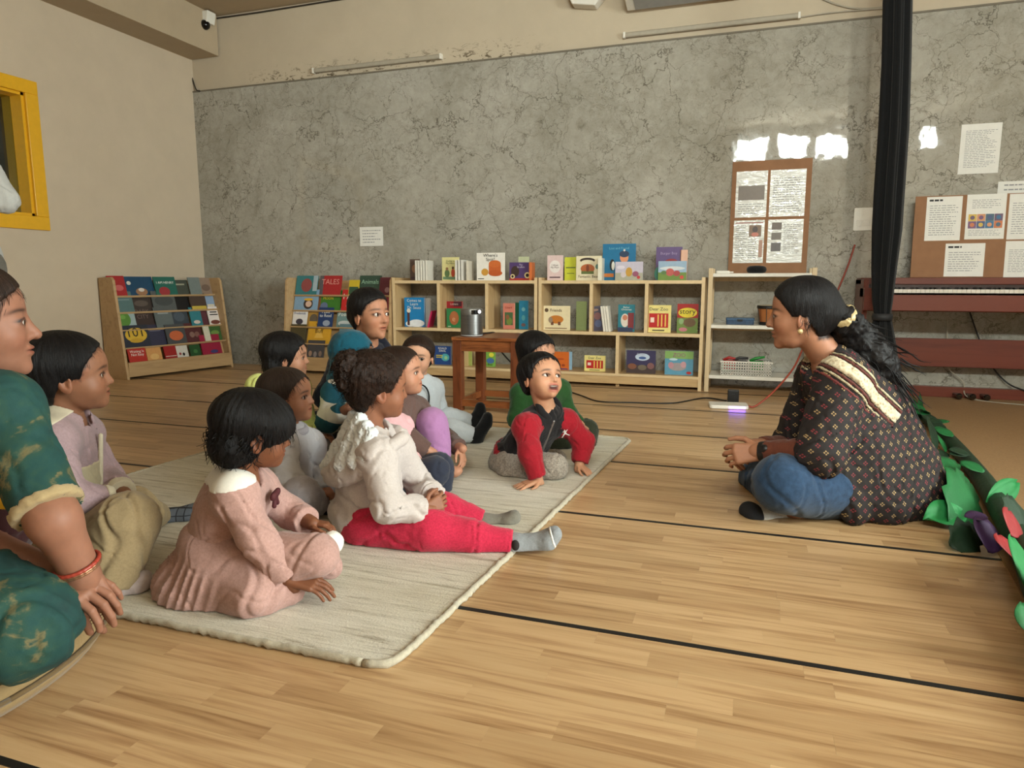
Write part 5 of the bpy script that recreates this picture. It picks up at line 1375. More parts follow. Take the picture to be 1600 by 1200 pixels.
def kurta_shell(pad):
    G = Field(); p.torso(G, 0.026 + pad, 1.1); G.cone(J['shL'], nearby(J['elL'], J['wrL'], 0.02), 0.074 + pad, 0.074 + pad, 0.03)
    G.cone(P(1370, 640, 2.32), P(1408, 740, 2.34), 0.10 + pad, 0.12 + pad, 0.05); G.ell(p.L(0, -0.1, -0.62), (0.07, 0.07, 0.10), k=0.02, sub=True); return G
pa, pb = P(1285, 555, 2.22), P(1398, 652, 2.22); ax = unit(pb - pa); nn = unit(np.cross(ax, FWD_H))
if nn[2] < 0: nn = -nn
for (a0, a1, m, nm) in ((-0.022, 0.016, BAND, 'embroidered_band'), (0.018, 0.027, DKB, 'band_edge'), (0.029, 0.037, CRB, 'band_braid'), (-0.034, -0.024, DKB, 'band_edge'), (-0.044, -0.036, CRB, 'band_braid'), (-0.058, -0.050, plain('maroon_braid', (110, 50, 48), 0.9), 'band_braid')):
    G = kurta_shell(0.004)
    G.cuts = [(pa + nn * a1, nn), (pa + nn * a0, -nn), (pb, ax), (pa, -ax), (J['neck'] + FWD_H * 0.10, FWD_H)]
    p.garment(nm, G, m, 0.007, 0.09, 1.3, h=0.0048)
for q in 'LR':
    F = Field(); e, w = J['el' + q], J['wr' + q]
    F.cone(e, w, 0.050, 0.036, 0.015, cut=(nearby(e, w, 0.93), unit(w - e)))
    p.garment('undersleeve', F, RUST, 0.003, 0.04, 2.2)
F = Field(); p.torso(F, 0.0) ; F.ops = F.ops[2:3]
for q in 'LR': p.leg(F, q, 0.012, 0.018, upto=0.96)
F.cone(J['hipL'], J['knL'], 0.095, 0.088, 0.03); F.cone(J['knL'], J['anL'], 0.080, 0.06, 0.03)
p.garment('jeans', F, DENIM, 0.004, 0.13, 3.1)
s = p.sock('R', plain('white_knit', (196, 192, 186), 0.95, 0.08, 200, 0.3), fs=1.2); p.sock('L', plain('white_knit', (196, 192, 186), 0.95))
G = Field(); foot_ops(G, J['anR'], J['toR'], UP, 1.2, 0.0065); dd = unit(J['toR'] - J['anR'])
G.cuts = [(J['anR'] + (J['toR'] - J['anR']) * 0.74, -dd)]; G.zmin = 0
field_obj('sock_toe', G, 0.004, plain('black_knit', (26, 26, 30), 0.95), s)
F = Field(); p.cap(F, 0.035, 0.30, True, -0.40)
p.hE(F, 0, -0.36, 0.02, 0.2, 0.2, 0.26, 0.1)
tie = p.L(0, -0.56, -0.10)
F.cone(p.L(0, -0.40, -0.05), tie, 0.055, 0.032, 0.03)
p.hair(F, BLACK_HAIR, disp=p.strands(0.006, 60, 0.4))
p.locks('loose_hair', BLACK_HAIR, 26, lambda g: (-1.75 + g.uniform(-.35, .35), g.uniform(-.7, -.25)), 0.035, 0.0009, 8, 0.004)
tail = catmull([tie, P(1335, 528, 2.32), P(1368, 560, 2.30), P(1388, 600, 2.30), P(1402, 640, 2.30)], 6)
F = Field()
for i in range(len(tail) - 1):
    t = i / (len(tail) - 1); r = 0.034 + 0.030 * math.sin(math.pi * min(1, t * 1.15) ** 0.8) - 0.02 * t
    F.cone(tail[i], tail[i + 1], r, r, 0.02)
F.disp = lambda q: 0.006 * wob(q, 120, 1.0) + 0.004 * wob(q, 300, 2.0)
field_obj('ponytail', F, 0.005, BLACK_HAIR, p.root, color=p.hair_coords)
F = Field(); tx = unit(tail[2] - tail[0]); u1 = unit(np.cross(tx, FWD_H)); u2 = np.cross(tx, u1)
for i in range(14):
    a = 2 * math.pi * i / 14; b = 2 * math.pi * (i + 1) / 14
    F.cone(tie + (u1 * math.cos(a) + u2 * math.sin(a)) * 0.029, tie + (u1 * math.cos(b) + u2 * math.sin(b)) * 0.029, 0.012, 0.012, 0.01)
F.disp = folds(0.004, 0.02, 1.0)
rg_ = random.Random(4); m = MB(); o0 = np.asarray(p.root.location)
for k in range(120):
    i0 = rg_.randrange(1, len(tail) - 6); off = np.array([rg_.uniform(-.05, .05) for _ in range(3)]) * (1 + i0 / len(tail))
    q_ = [tail[min(i0 + j * 2, len(tail) - 1)] + off * (0.6 + 0.25 * j) + np.array([rg_.uniform(-.006, .006) for _ in range(3)]) - UP * (0.03 if i0 + j * 2 >= len(tail) else 0) * j - o0 for j in range(4)]
    m.tube(catmull(q_, 4), [0.0022] * 8 + [0.0018, 0.0014, 0.001, 0.0008, 0.0006], 4, cap=False)
tag(m.build('ponytail_strands', BLACK_HAIR, p.root, smooth=True, fix=False), kind='stuff')
field_obj('hair_tie', F, 0.0035, plain('gold_satin', (170, 150, 108), 0.4), p.root)
F = Field(); F.ell(p.L(-0.325, 0.0, -0.235), 0.009, k=0.004)
field_obj('earring', F, 0.002, plain('pearl_gold', (214, 190, 140), 0.25, metal=0.4), p.root)
e, w = J['elL'], J['wrL']; d = unit(w - e); q0 = nearby(e, w, 0.97)
F = Field(); F.cone(q0 - d * 0.014, q0 + d * 0.014, 0.035, 0.034, 0.002, cut=[(q0 + d * 0.011, d), (q0 - d * 0.011, -d)])
F.ell(q0 + V(-0.1, -1, 0.6) * 0.030, (0.016, 0.016, 0.016), k=0.006)
field_obj('wristband', F, 0.003, plain('black_rubber', (14, 14, 15), 0.45), p.root)

# ---------------------------------------------------------------- girl in the pink dress
PINK = cloth('pink_wool', (166, 130, 122), 0.07, 700, 0.4, (178, 142, 134))
p = Person('girl with a black bob in a dusty pink dress with white collar',
    dict(neck=(376, 742, 1.65), pelvis=(335, 885, 1.66), shR=(368, 775, 1.55), shL=(402, 762, 1.74), elR=(402, 842, 1.52), wrR=(452, 905, 1.53),
         elL=(452, 800, 1.80), wrL=(482, 815, 1.74), hipR=(345, 890, 1.60), hipL=(360, 880, 1.74), knR=(492, 868, 1.57), knL=(480, 852, 1.80),
         anR=(440, 905, 1.72), toR=(470, 915, 1.75), anL=(505, 862, 1.72), toL=(520, 838, 1.70)),
    (400, 672, 1.64), VF(400, 8, -0.16), V(0.12, 0, 1), H=0.182, skin=(122, 76, 52), D=1.6)
p.hand('R', V(1, 0.05, -0.25), V(0.1, -0.25, 1), V(0.2, 0.9, 0), 0.35, 0.115, 0.1)
p.hand('L', V(1, -0.1, -0.15), V(0, 0.2, 1), V(0, -1, 0), 0.5, 0.10)
p.body()
J = p.J
F = Field(); p.torso(F, 0.014, 1.05)
for q in 'LR': p.arm(F, q, 0.013, 0.018, upto=0.92)
p.ell_neck = None
F.ell(p.L(0, -0.05, -0.58), (0.042, 0.042, 0.05), k=0.01, sub=True)
top = p.garment('dress_bodice', F, PINK, 0.004, 0.07, 0.6)
F = Field()
waist = nearby(J['pelvis'], J['neck'], 0.30)
F.ell(waist, np.array([0.118, 0.095, 0.05]), np.array([p.lat, p.front, p.up]), 0.02)
F.ell(P(340, 905, 1.66), (0.14, 0.15, 0.10), k=0.05); F.cone(P(345, 905, 1.60), P(395, 930, 1.50), 0.075, 0.045, 0.04)
F.cone(P(350, 880, 1.60), P(495, 868, 1.55), 0.075, 0.052, 0.05); F.cone(P(350, 880, 1.75), P(485, 858, 1.80), 0.08, 0.05, 0.05)
F.cone(P(300, 935, 1.62), P(400, 938, 1.52), 0.04, 0.035, 0.04); F.cone(P(400, 925, 1.53), P(455, 925, 1.55), 0.045, 0.03, 0.04)
F.cone(P(460, 870, 1.62), P(515, 885, 1.62), 0.055, 0.03, 0.04)
F.cone(P(288, 905, 1.70), P(285, 935, 1.68), 0.05, 0.035, 0.04)
cw = waist
def pleats(pt):
    q = pt - cw; th = np.arctan2(q @ p.front, q @ p.lat); dn = np.clip(-(q @ p.up) / 0.05, 0, 1)
    w = np.sin(th * 17 + 1.2 * np.sin(th * 5)); far = np.clip(1.6 - np.hypot(q @ p.front, q @ p.lat) / 0.14, 0.15, 1)
    return 0.012 * dn * far * (1 - 1.6 * np.abs(w) ** 0.7 * 0.8) + folds(0.004, 0.12, 2.0)(pt)
F.disp = pleats; F.zmin = RUG_Z
field_obj('dress_skirt', F, 0.0042, PINK, p.root)
# collar, bow
G = Field(); nb = J['neck']
WHITE_COT = cloth('white_cotton', (226, 222, 214), 0.05, 900, 0.2)
cd = unit(p.up + p.front * -0.25)
def ring(F, c, n, R1, R2, r, k=0.006, a0=0, a1=360, seg=26, fx=None):
    n = unit(n); x = unit((p.front if fx is None else fx) - n * (n @ (p.front if fx is None else fx))); y = np.cross(n, x)
    pts = [c + x * R1 * math.cos(math.radians(a)) + y * R2 * math.sin(math.radians(a)) for a in np.linspace(a0, a1, seg)]
    for a, b in zip(pts[:-1], pts[1:]): F.cone(a, b, r, r, k)
    return pts
p.collar(WHITE_COT, 0.020, -0.006, 0.5, (0.046, 0.055), belly=1.05)
G = Field(); bq = J['neck'] + p.front * 0.090 - p.up * 0.022 - p.lat * 0.01
for s_ in (-1, 1):
    G.ell(bq + p.lat * 0.014 * s_ - UP * 0.004, np.array([0.014, 0.008, 0.012]), np.array([p.lat, p.front, p.up]), 0.004)
    G.cone(bq, bq + p.lat * 0.012 * s_ - UP * 0.03, 0.004, 0.006, 0.003)
G.ell(bq, 0.006, k=0.003)
field_obj('bow', G, 0.0022, plain('maroon_velvet', (74, 24, 30), 0.8), p.root)
p.sock('L', WHITE_COT, upv=V(-0.7, 0, 0.4))
F = Field(); p.cap(F, 0.055, 0.30, False, -0.50, 0.12)
p.hE(F, 0, 0.10, 0.10, 0.42, 0.40, 0.36, 0.06)       # heavy fringe
p.hE(F, 0, 0.46, -0.30, 0.5, 0.30, 0.30, 0.04, True)
p.hE(F, 0, -0.28, -0.22, 0.42, 0.30, 0.30, 0.08)
for s_ in (-1, 1): p.hE(F, s_ * 0.42, -0.01, -0.13, 0.10, 0.10, 0.16, 0.02, True)
p.hE(F, 0, 0.30, -0.42, 0.6, 0.33, 0.32, 0.03, True)
p.hair(F, BLACK_HAIR, disp=p.strands(0.016, 70, 0.5, 1.0))
p.locks('hair_locks', BLACK_HAIR, 260, lambda g: (math.pi + g.uniform(-1.7, 1.7), g.uniform(-0.9, -0.15)), 0.040, 0.0018, 3, 0.007)
p.locks('fringe', BLACK_HAIR, 220, lambda g: (g.uniform(-1.5, 1.5), g.uniform(0.05, 0.5)), 0.045, 0.0013, 4, 0.002, down=0.0, rad=(0.41, 0.47, 0.44), ctr=(0, -0.06, 0.10))

# ---------------------------------------------------------------- curly-haired girl in the hoodie
HOOD = cloth('cream_fleece', (184, 174, 170), 0.04, 500, 0.35, (192, 182, 178))
RED = cloth('raspberry_jersey', (176, 34, 62), 0.1, 700, 0.3, (196, 44, 74))
GREYSOCK = cloth('grey_sock', (138, 142, 146), 0.12, 500, 0.4)
p = Person('curly-haired girl in a cream hoodie and raspberry trousers, legs stretched out',
    dict(neck=(575, 668, 2.04), pelvis=(572, 808, 2.05), shR=(588, 712, 1.93), shL=(618, 700, 2.14), elR=(606, 792, 1.86), wrR=(664, 797, 1.90),
         elL=(660, 765, 2.18), wrL=(676, 772, 2.06), hipR=(572, 822, 1.98), hipL=(585, 812, 2.12), knR=(672, 828, 1.90), knL=(692, 800, 2.13),
         anR=(806, 852, 1.90), toR=(874, 832, 1.90), anL=(757, 818, 2.12), toL=(810, 806, 2.12)),
    (591, 603, 2.04), VF(591, 14, -0.06), H=0.192, skin=(142, 94, 70), D=2.0)
p.hand('R', V(0.8, 0.45, 0.3), V(0.3, -1, 0.2), V(-0.2, 0, 1), 0.7, 0.105)
p.hand('L', V(0.5, -0.6, -0.25), V(0.8, 0.3, 0.4), V(0, -0.3, 1), 0.7, 0.105)
p.body()
J = p.J
F = Field(); p.torso(F, 0.020, 1.1)
for q in 'LR': p.arm(F, q, 0.018, 0.020, upto=0.93)
F.ell(p.L(0, -0.05, -0.60), (0.045, 0.045, 0.05), k=0.01, sub=True)
F.ell(nearby(J['pelvis'], J['neck'], 0.1), np.array([0.128, 0.112, 0.045]), np.array([p.lat, p.front, p.up]), 0.02)
top = p.garment('hoodie', F, HOOD, 0.006, 0.075, 1.9)
for q in 'LR':
    G = Field(); e, w = J['el' + q], J['wr' + q]; d = unit(w - e)
    G.cone(nearby(e, w, 0.80), w + d * 0.02, 0.036, 0.030, 0.01, cut=[(nearby(e, w, 1.0), d), (nearby(e, w, 0.82), -d)]); p.garment('cuff', G, HOOD, 0.001, 0.02, 1, h=0.003, parent=top)
# the hood lying open on the back, with ruffled lining
G = Field(); rim = catmull([P(630, 683, 1.98), P(592, 712, 1.90), P(550, 745, 1.93), P(520, 748, 1.98), P(515, 728, 2.05), P(540, 690, 2.12), P(590, 672, 2.13), P(628, 676, 2.08)], 7)
for a, b in zip(rim[:-1], rim[1:]): G.cone(a, b, 0.017, 0.017, 0.012)
G.ell(P(552, 715, 2.02), (0.075, 0.085, 0.040), np.array([V(1, 0, 0.5), V(0, 1, 0), V(-0.5, 0, 1)]), 0.03)
p.garment('hood', G, HOOD, 0.004, 0.06, 1.0, floor=False)
G = Field()
for i, (a, b, r) in enumerate((((555, 650, 2.02), (520, 722, 2.02), 0.020), ((563, 655, 1.98), (535, 725, 1.95), 0.020), ((572, 668, 1.95), (555, 722, 1.92), 0.020), ((548, 668, 2.06), (512, 728, 2.03), 0.018), ((580, 678, 1.93), (572, 715, 1.90), 0.018), ((560, 672, 2.12), (530, 700, 2.12), 0.024))):
    G.cone(P(*a), P(*b), r, r * 1.15, 0.008)
WHITE_RUF = cloth('white_ruffle', (214, 218, 220), 0.05, 400, 0.3)
G.disp = lambda q: folds(0.006, 0.022, 1.0, np.array([[1, 0, 0.5], [0, 1.0, 0], [0.3, 0, 0.45]]))(q)
field_obj('ruffled_lining', G, 0.0035, WHITE_RUF, p.root)
F = Field(); p.torso(F, 0.006); F.ops = F.ops[2:3]
for q in 'LR':
    p.leg(F, q, 0.014, 0.016, upto=0.93)
    F.cone(J['hip' + q], J['kn' + q], 0.068, 0.056, 0.03)
p.garment('trousers', F, RED, 0.005, 0.09, 2.4)
s = p.sock('R', GREYSOCK, upv=V(-0.25, 0, 1), fs=1.25); p.sock('L', cloth('dusty_sock', (120, 116, 106), 0.12, 500, 0.4), upv=V(-0.25, 0, 1), fs=1.15)
G = Field(); foot_ops(G, J['anR'], J['toR'], V(-0.25, 0, 1), p.S * 1.25, 0.0055); dd = unit(J['toR'] - J['anR']); G.zmin = RUG_Z
G1 = G; G1.cuts = [(J['anR'] + (J['toR'] - J['anR']) * 0.80, -dd), (J['anR'] + (J['toR'] - J['anR']) * 0.85, dd)]
field_obj('sock_stripe', G1, 0.0028, plain('white_stripe', (214, 214, 212), 0.9), s)
G = Field(); g0 = P(803, 852, 1.865)
G.ell(g0 + V(0.3, 0, 0) * 0.004, (0.012, 0.008, 0.016), k=0.003)
field_obj('sock_patch', G, 0.0025, plain('dark_patch', (40, 36, 36), 0.9), s)
F = Field(); p.cap(F, 0.045, 0.30, True, -0.38, 0.02); p.hE(F, 0, -0.12, 0.36, 0.30, 0.32, 0.20, 0.08)
F.disp = lambda q: p.strands(0.014, 60, 1.0)(q) + 0.002 * wob(q, 260, 2.0)
p.hair(F, BROWN_HAIR)
F = Field(); bc = (0, -0.46, 0.30); p.hE(F, *bc, 0.25, 0.24, 0.25, 0.06); p.hE(F, 0.05, -0.50, 0.10, 0.20, 0.18, 0.18, 0.06)
F.disp = lambda q: 0.006 * wob(q, 190, 1.0) + 0.003 * wob(q, 420, 2.0)
field_obj('hair_bun', F, 0.003, BROWN_HAIR, p.root, color=p.hair_coords)
p.locks('bun_curls', BROWN_HAIR, 260, lambda g: (g.uniform(-3.1, 3.1), g.uniform(-1.2, 1.5)), 0.020, 0.0011, 5, 0.007, rad=(0.26, 0.25, 0.27), ctr=(0, -0.47, 0.24))
p.locks('top_curls', BROWN_HAIR, 240, lambda g: (math.pi + g.uniform(-2.3, 2.3), g.uniform(0.1, 1.3)), 0.022, 0.0010, 7, 0.006, rad=(0.43, 0.49, 0.45))
p.locks('baby_hair', BROWN_HAIR, 120, lambda g: (math.pi + g.uniform(-1.5, 1.5), g.uniform(-0.85, -0.2)), 0.026, 0.0008, 6, 0.004)

# ---------------------------------------------------------------- boy in the red jacket
JRED = cloth('red_track_fabric', (138, 18, 32), 0.06, 700, 0.25, (150, 22, 36))
JBLACK = cloth('black_track_fabric', (26, 24, 26), 0.15, 700, 0.25)
GREYPAT = cloth('grey_pattern_fabric', (128, 118, 108), 0.3, 500, 0.3, (150, 142, 132), mott=160)
p = Person('smiling boy in a red and black track jacket leaning on his hands',
    dict(neck=(856, 640, 2.68), pelvis=(802, 722, 2.80), shR=(822, 668, 2.62), shL=(884, 660, 2.74), elR=(828, 708, 2.54), wrR=(841, 750, 2.52),
         elL=(912, 690, 2.74), wrL=(905, 726, 2.70), hipR=(795, 726, 2.72), hipL=(812, 722, 2.88), knR=(866, 730, 2.62), knL=(868, 722, 2.92),
         anR=(800, 742, 2.66), toR=(775, 740, 2.72), anL=(820, 735, 2.88), toL=(800, 735, 2.9)),
    (846, 589, 2.66), VF(850, -50, 0.34), V(-0.05, 0.3, 1), H=0.186, skin=(186, 136, 106), D=1.7, mouth=0.70, gaze=VF(850, -28, 0.42), smile=1.5, lips=(172, 100, 86), hl=(0.33, 0.06, 0.5, -0.26))
p.hand('R', V(-0.85, -0.45, -0.16), V(-0.15, -0.1, 1), V(0.2, -1, 0), 0.10, 0.118, 0.22)
p.hand('L', V(0.6, -0.6, -0.4), V(0.2, 0, 1), V(-0.6, -0.6, 0), 0.3, 0.10)
p.body()
J = p.J
F = Field(); p.torso(F, 0.009, 1.05, low=False)
F.ell(nearby(J['pelvis'], J['neck'], 0.18), np.array([0.108, 0.09, 0.05]), np.array([p.lat, p.front, p.up]), 0.02)
F.ell(p.L(0, 0.0, -0.60), (0.040, 0.040, 0.045), k=0.01, sub=True)
jk = p.garment('jacket', F, JBLACK, 0.004, 0.07, 1.2)
F = Field()
for q in 'LR':
    p.arm(F, q, 0.017, 0.014, upto=0.90); F.cone(J['neck'] - p.up * 0.028 + (J['sh' + q] - J['neck']) * 0.25, J['sh' + q], 0.046, 0.053, 0.02); F.cone(J['sh' + q], nearby(J['sh' + q], J['pelvis'], 0.25), 0.050, 0.030, 0.02)
    p.garment('sleeve', F, JRED, 0.004, 0.05, 2.0 + (q == 'R')); F = Field()
G = Field(); G.ell(nearby(J['pelvis'], J['neck'], 0.14), np.array([0.114, 0.096, 0.055]), np.array([p.lat, p.front, p.up]), 0.02)
p.garment('waistband', G, JRED, 0.003, 0.05, 1.0)
G = Field(); ring(G, J['neck'] + p.up * 0.012, unit(p.up + p.front * 0.4), 0.048, 0.052, 0.013, a0=25, a1=335, fx=p.front)
field_obj('collar', G, 0.003, JBLACK, p.root)
G = Field(); ff = p.front
z0, z1 = J['neck'] + ff * 0.055 - p.up * 0.01, nearby(J['pelvis'], J['neck'], 0.45) + ff * 0.095
G.cone(z0, z1, 0.006, 0.006, 0.004); field_obj('zip', G, 0.003, plain('zip_metal', (150, 148, 146), 0.3, metal=0.8), p.root)
G = Field(); G.ell(J['neck'] + ff * 0.030 - p.up * 0.016, (0.024, 0.024, 0.032), k=0.01)
p.garment('undershirt', G, cloth('pale_blue_cotton', (190, 202, 214), 0.05), 0.001, 0.03, 1, h=0.003)
F = Field(); p.torso(F, 0.010); F.ops = F.ops[2:3]
for q in 'LR': p.leg(F, q, 0.013, 0.014, upto=1.0, cutw=False)
p.garment('trousers', F, GREYPAT, 0.004, 0.07, 1.5)
F = Field(); p.cap(F, 0.045, 0.335, True, -0.24, 0.06)
p.hair(F, BLACK_HAIR, disp=p.strands(0.016, 60, 0.5, 2.0))
p.hairline(BLACK_HAIR, 700, 0.026, 0.0011, 3)
# leaping-figure emblem on the chest
em = MB(); ec = P(880, 664, 2.60); eo = np.asarray(p.root.location)
EMB = [(0, .9), (.12, .75), (.1, .55), (.35, .75), (.6, .95), (.66, .9), (.42, .6), (.2, .3), (.45, .05), (.9, -.1), (.95, -.25), (.85, -.25), (.4, -.12), (.1, 0), (-.2, -.15), (-.55, -.6), (-.75, -.7), (-.78, -.6), (-.6, -.45), (-.3, .05), (-.12, .3), (-.3, .45), (-.45, .3), (-.5, .36), (-.32, .58), (-.08, .6), (-.12, .75)]
EMR = V(0.9, -0.5, 0.1); EMU = unit(UP - ff * 0.3)
m_ = MB(); m_.add([eo * 0 + (J['neck'] + p.front * 0.100 - p.up * 0.038 + p.lat * -0.050) - eo + EMR * a * 0.020 + EMU * b * 0.020 for a, b in EMB], [tuple(range(len(EMB)))]); q_ = m_.build('chest_emblem', plain('white_print', (216, 214, 212), 0.7), p.root, fix=False); q_.modifiers.new('thickness', 'SOLIDIFY').thickness = 0.002

# ---------------------------------------------------------------- boy in the lilac jacket
LILAC_J = cloth('lilac_fleece', (150, 126, 130), 0.05, 500, 0.35, (160, 136, 140)); CREAM = cloth('cream_rib', (200, 190, 166), 0.05, 500, 0.3)
KHAKI = cloth('khaki_cotton', (150, 130, 98), 0.05, 800, 0.25, (160, 140, 106))
p = Person('boy with short black hair in a lilac and cream zip jacket and khaki trousers',
    dict(neck=(100, 648, 1.80), pelvis=(92, 842, 1.80), shR=(84, 690, 1.69), shL=(126, 676, 1.90), elR=(98, 778, 1.62), wrR=(172, 782, 1.70),
         elL=(165, 748, 1.93), wrL=(192, 770, 1.82), hipR=(92, 862, 1.72), hipL=(105, 848, 1.88), knR=(198, 818, 1.64), knL=(205, 800, 1.95),
         anR=(172, 918, 1.60), toR=(234, 902, 1.64), anL=(245, 808, 2.12), toL=(311, 795, 2.16)),
    (110, 582, 1.80), VF(110, -4, 0.04), H=0.205, skin=(136, 92, 68), D=1.75)
p.hand('R', V(1, 0.35, -0.1), V(0, -0.3, 1), V(0, 1, 0.1), 0.6, 0.10)
p.hand('L', V(0.6, -0.6, -0.1), V(0.2, 0, 1), V(-0.5, -0.6, 0), 0.6, 0.10)
p.body()
BOYB = p
J = p.J
F = Field(); p.torso(F, 0.018, 1.05)
for q in 'LR': p.arm(F, q, 0.017, 0.017, upto=0.86)
F.ell(p.L(0, -0.05, -0.60), (0.045, 0.045, 0.05), k=0.01, sub=True)
top = p.garment('jacket', F, LILAC_J, 0.005, 0.08, 0.9)
p.collar(CREAM, 0.024, 0.004, 0.75, (0.046, 0.06), belly=1.05)
G = Field(); p.torso(G, 0.0205, 1.05); G.cuts = [(nearby(J['pelvis'], J['neck'], 0.66), p.up), (J['pelvis'] + p.front * 0.030, -p.front)]
p.garment('front_panel', G, cloth('beige_fleece', (176, 164, 136), 0.05, 500, 0.3), 0.005, 0.08, 0.9)
G = Field(); z0, z1 = J['neck'] + p.front * 0.088 - p.up * 0.05, nearby(J['pelvis'], J['neck'], 0.2) + p.front * 0.098
G.cone(z0, z1, 0.006, 0.006, 0.004); field_obj('zip', G, 0.003, CREAM, p.root)
for q in 'LR':
    G = Field(); e, w = J['el' + q], J['wr' + q]; d = unit(w - e)
    G.cone(nearby(e, w, 0.78), w + d * 0.02, 0.040, 0.031, 0.01, cut=[(nearby(e, w, 1.0), d), (nearby(e, w, 0.82), -d)]); p.garment('cuff', G, CREAM, 0.001, 0.02, 1, h=0.003, parent=top)
F = Field(); p.torso(F, 0.012); F.ops = F.ops[2:3]
for q in 'LR':
    p.leg(F, q, 0.018, 0.022, upto=0.93); F.cone(J['hip' + q], J['kn' + q], 0.075, 0.068, 0.03)
F.cone(nearby(J['knR'], J['anR'], 0.0), nearby(J['knR'], J['anR'], 0.7), 0.066, 0.050, 0.03)
F.cone(P(120, 870, 1.66), P(180, 860, 1.62), 0.06, 0.05, 0.04)
p.garment('trousers', F, KHAKI, 0.006, 0.13, 2.7)
def check_sock():
    t = NT('blue_grey_check_sock'); vec = t.coords(rot=(0, 0, -YAW)); q = t.new('ShaderNodeSeparateXYZ'); t.l(vec, q.inputs[0])
    a = t.math('GREATER_THAN', t.math('FRACT', t.math('MULTIPLY', q.outputs['X'], 42.0)), 0.86); b = t.math('GREATER_THAN', t.math('FRACT', t.math('MULTIPLY', q.outputs['Z'], 48.0)), 0.86)
    t.base(t.mix(t.math('MAXIMUM', a, b), srgb(92, 98, 108), srgb(40, 42, 50))); t.rough(0.95); t.bump(t.noise(vec, 500, 2), 0.3, 0.0015); return t.m
SOCK_B = check_sock()
s = p.sock('L', SOCK_B, fs=1.2); s2 = p.sock('R', cloth('pale_pink_sock', (176, 162, 160), 0.06), fs=1.15)
G = Field()
for dx, dy in ((0, 0), (6, -5), (8, 6), (-7, 8), (2, 12)): G.ell(P(196 + dx, 914 + dy, 1.605), 0.0055, k=0.002)
field_obj('sock_print', G, 0.002, plain('ink_print', (40, 36, 44), 0.9), s2)
F = Field(); p.cap(F, 0.040, 0.31, True, -0.36, 0.02)
p.hair(F, BLACK_HAIR, disp=p.strands(0.010, 60, 0.4, 1.0))
p.hairline(BLACK_HAIR, 700, 0.018, 0.0008, 3)

# ---------------------------------------------------------------- boy in white beside the pink dress
WHITE_F = cloth('white_fleece', (186, 184, 188), 0.04, 400, 0.35); GREY_F = cloth('pale_grey_jersey', (168, 164, 172), 0.06, 500, 0.3)
p = Person('toddler with thin brown hair in white, behind the girl in pink',
    dict(neck=(452, 672, 2.30), pelvis=(432, 775, 2.32), shR=(438, 700, 2.20), shL=(484, 695, 2.40), elR=(452, 755, 2.14), wrR=(492, 768, 2.18),
         elL=(497, 750, 2.42), wrL=(512, 770, 2.34), hipR=(430, 785, 2.24), hipL=(440, 780, 2.40), knR=(470, 772, 2.10), knL=(500, 770, 2.48),
         anR=(497, 790, 2.20), toR=(527, 797, 2.22), anL=(520, 800, 2.4), toL=(545, 800, 2.4)),
    (450, 617, 2.28), VF(450, -20, 0.08), H=0.182, skin=(156, 108, 82), D=2.25)
p.hand('R', V(1, 0.1, -0.2), V(0, 0, 1), V(0, 1, 0), 0.5, 0.10)
p.body(); J = p.J
F = Field(); p.torso(F, 0.018, 1.05)
for q in 'LR': p.arm(F, q, 0.018, 0.016, upto=0.9)
p.garment('sweatshirt', F, WHITE_F, 0.006, 0.06, 0.4)
F = Field(); p.torso(F, 0.01); F.ops = F.ops[2:3]
for q in 'LR': p.leg(F, q, 0.014, 0.018, upto=0.92)
p.garment('trousers', F, GREY_F, 0.005, 0.07, 1.0)
G = Field(); ring(G, J['neck'] + p.up * 0.01, p.up, 0.05, 0.052, 0.012); field_obj('collar', G, 0.003, GREY_F, p.root)
for q in 'RL': p.sock(q, cloth('charcoal_sock', (40, 42, 48), 0.1))
F = Field(); p.cap(F, 0.022, 0.29, True, -0.36, 0.02)
p.hair(F, hair_mat('thin_hair', (30, 22, 19), (74, 58, 50)), disp=p.strands(0.008, 60, 0.5, 1.0))
p.hairline(hair_mat('thin_hair', (30, 22, 19), (74, 58, 50)), 600, 0.026, 0.0009, 4)

# ---------------------------------------------------------------- girl in lime behind him
LIME = cloth('lime_cotton', (206, 214, 128), 0.06)
p = Person('girl with a black bob in a lime top, behind the toddler in white',
    dict(neck=(438, 594, 2.80), pelvis=(428, 700, 2.85), shR=(406, 606, 2.72), shL=(466, 606, 2.92), elR=(440, 668, 2.66), wrR=(490, 680, 2.68),
         elL=(480, 665, 2.95), wrL=(500, 680, 2.80), hipR=(425, 708, 2.76), hipL=(430, 705, 2.92), knR=(500, 690, 2.72), knL=(500, 690, 2.95),
         anR=(470, 725, 2.75), toR=(500, 730, 2.78), anL=(480, 725, 2.95), toL=(500, 728, 2.95)),
    (449, 556, 2.78), VF(449, -6, 0.02), H=0.178, skin=(170, 122, 96), D=2.75)
p.hand('R', V(1, 0.2, -0.1), V(0, 0, 1), V(0, 1, 0), 0.5, 0.10)
p.body(); J = p.J
F = Field(); p.torso(F, 0.016, 1.05)
for q in 'LR': p.arm(F, q, 0.016, 0.016, upto=0.9)
p.garment('top', F, LIME, 0.005, 0.06, 0.4)
F = Field(); p.torso(F, 0.01); F.ops = F.ops[2:3]
for q in 'LR': p.leg(F, q, 0.014, 0.014, upto=1.0, cutw=False)
p.garment('trousers', F, GREY_F, 0.005, 0.07, 1.0)
F = Field(); p.cap(F, 0.06, 0.28, False, -0.50, 0.10)
p.hE(F, 0, -0.26, -0.20, 0.42, 0.30, 0.30, 0.08)
for s_ in (-1, 1): p.hE(F, s_ * 0.43, 0.0, -0.14, 0.10, 0.09, 0.13, 0.02, True)
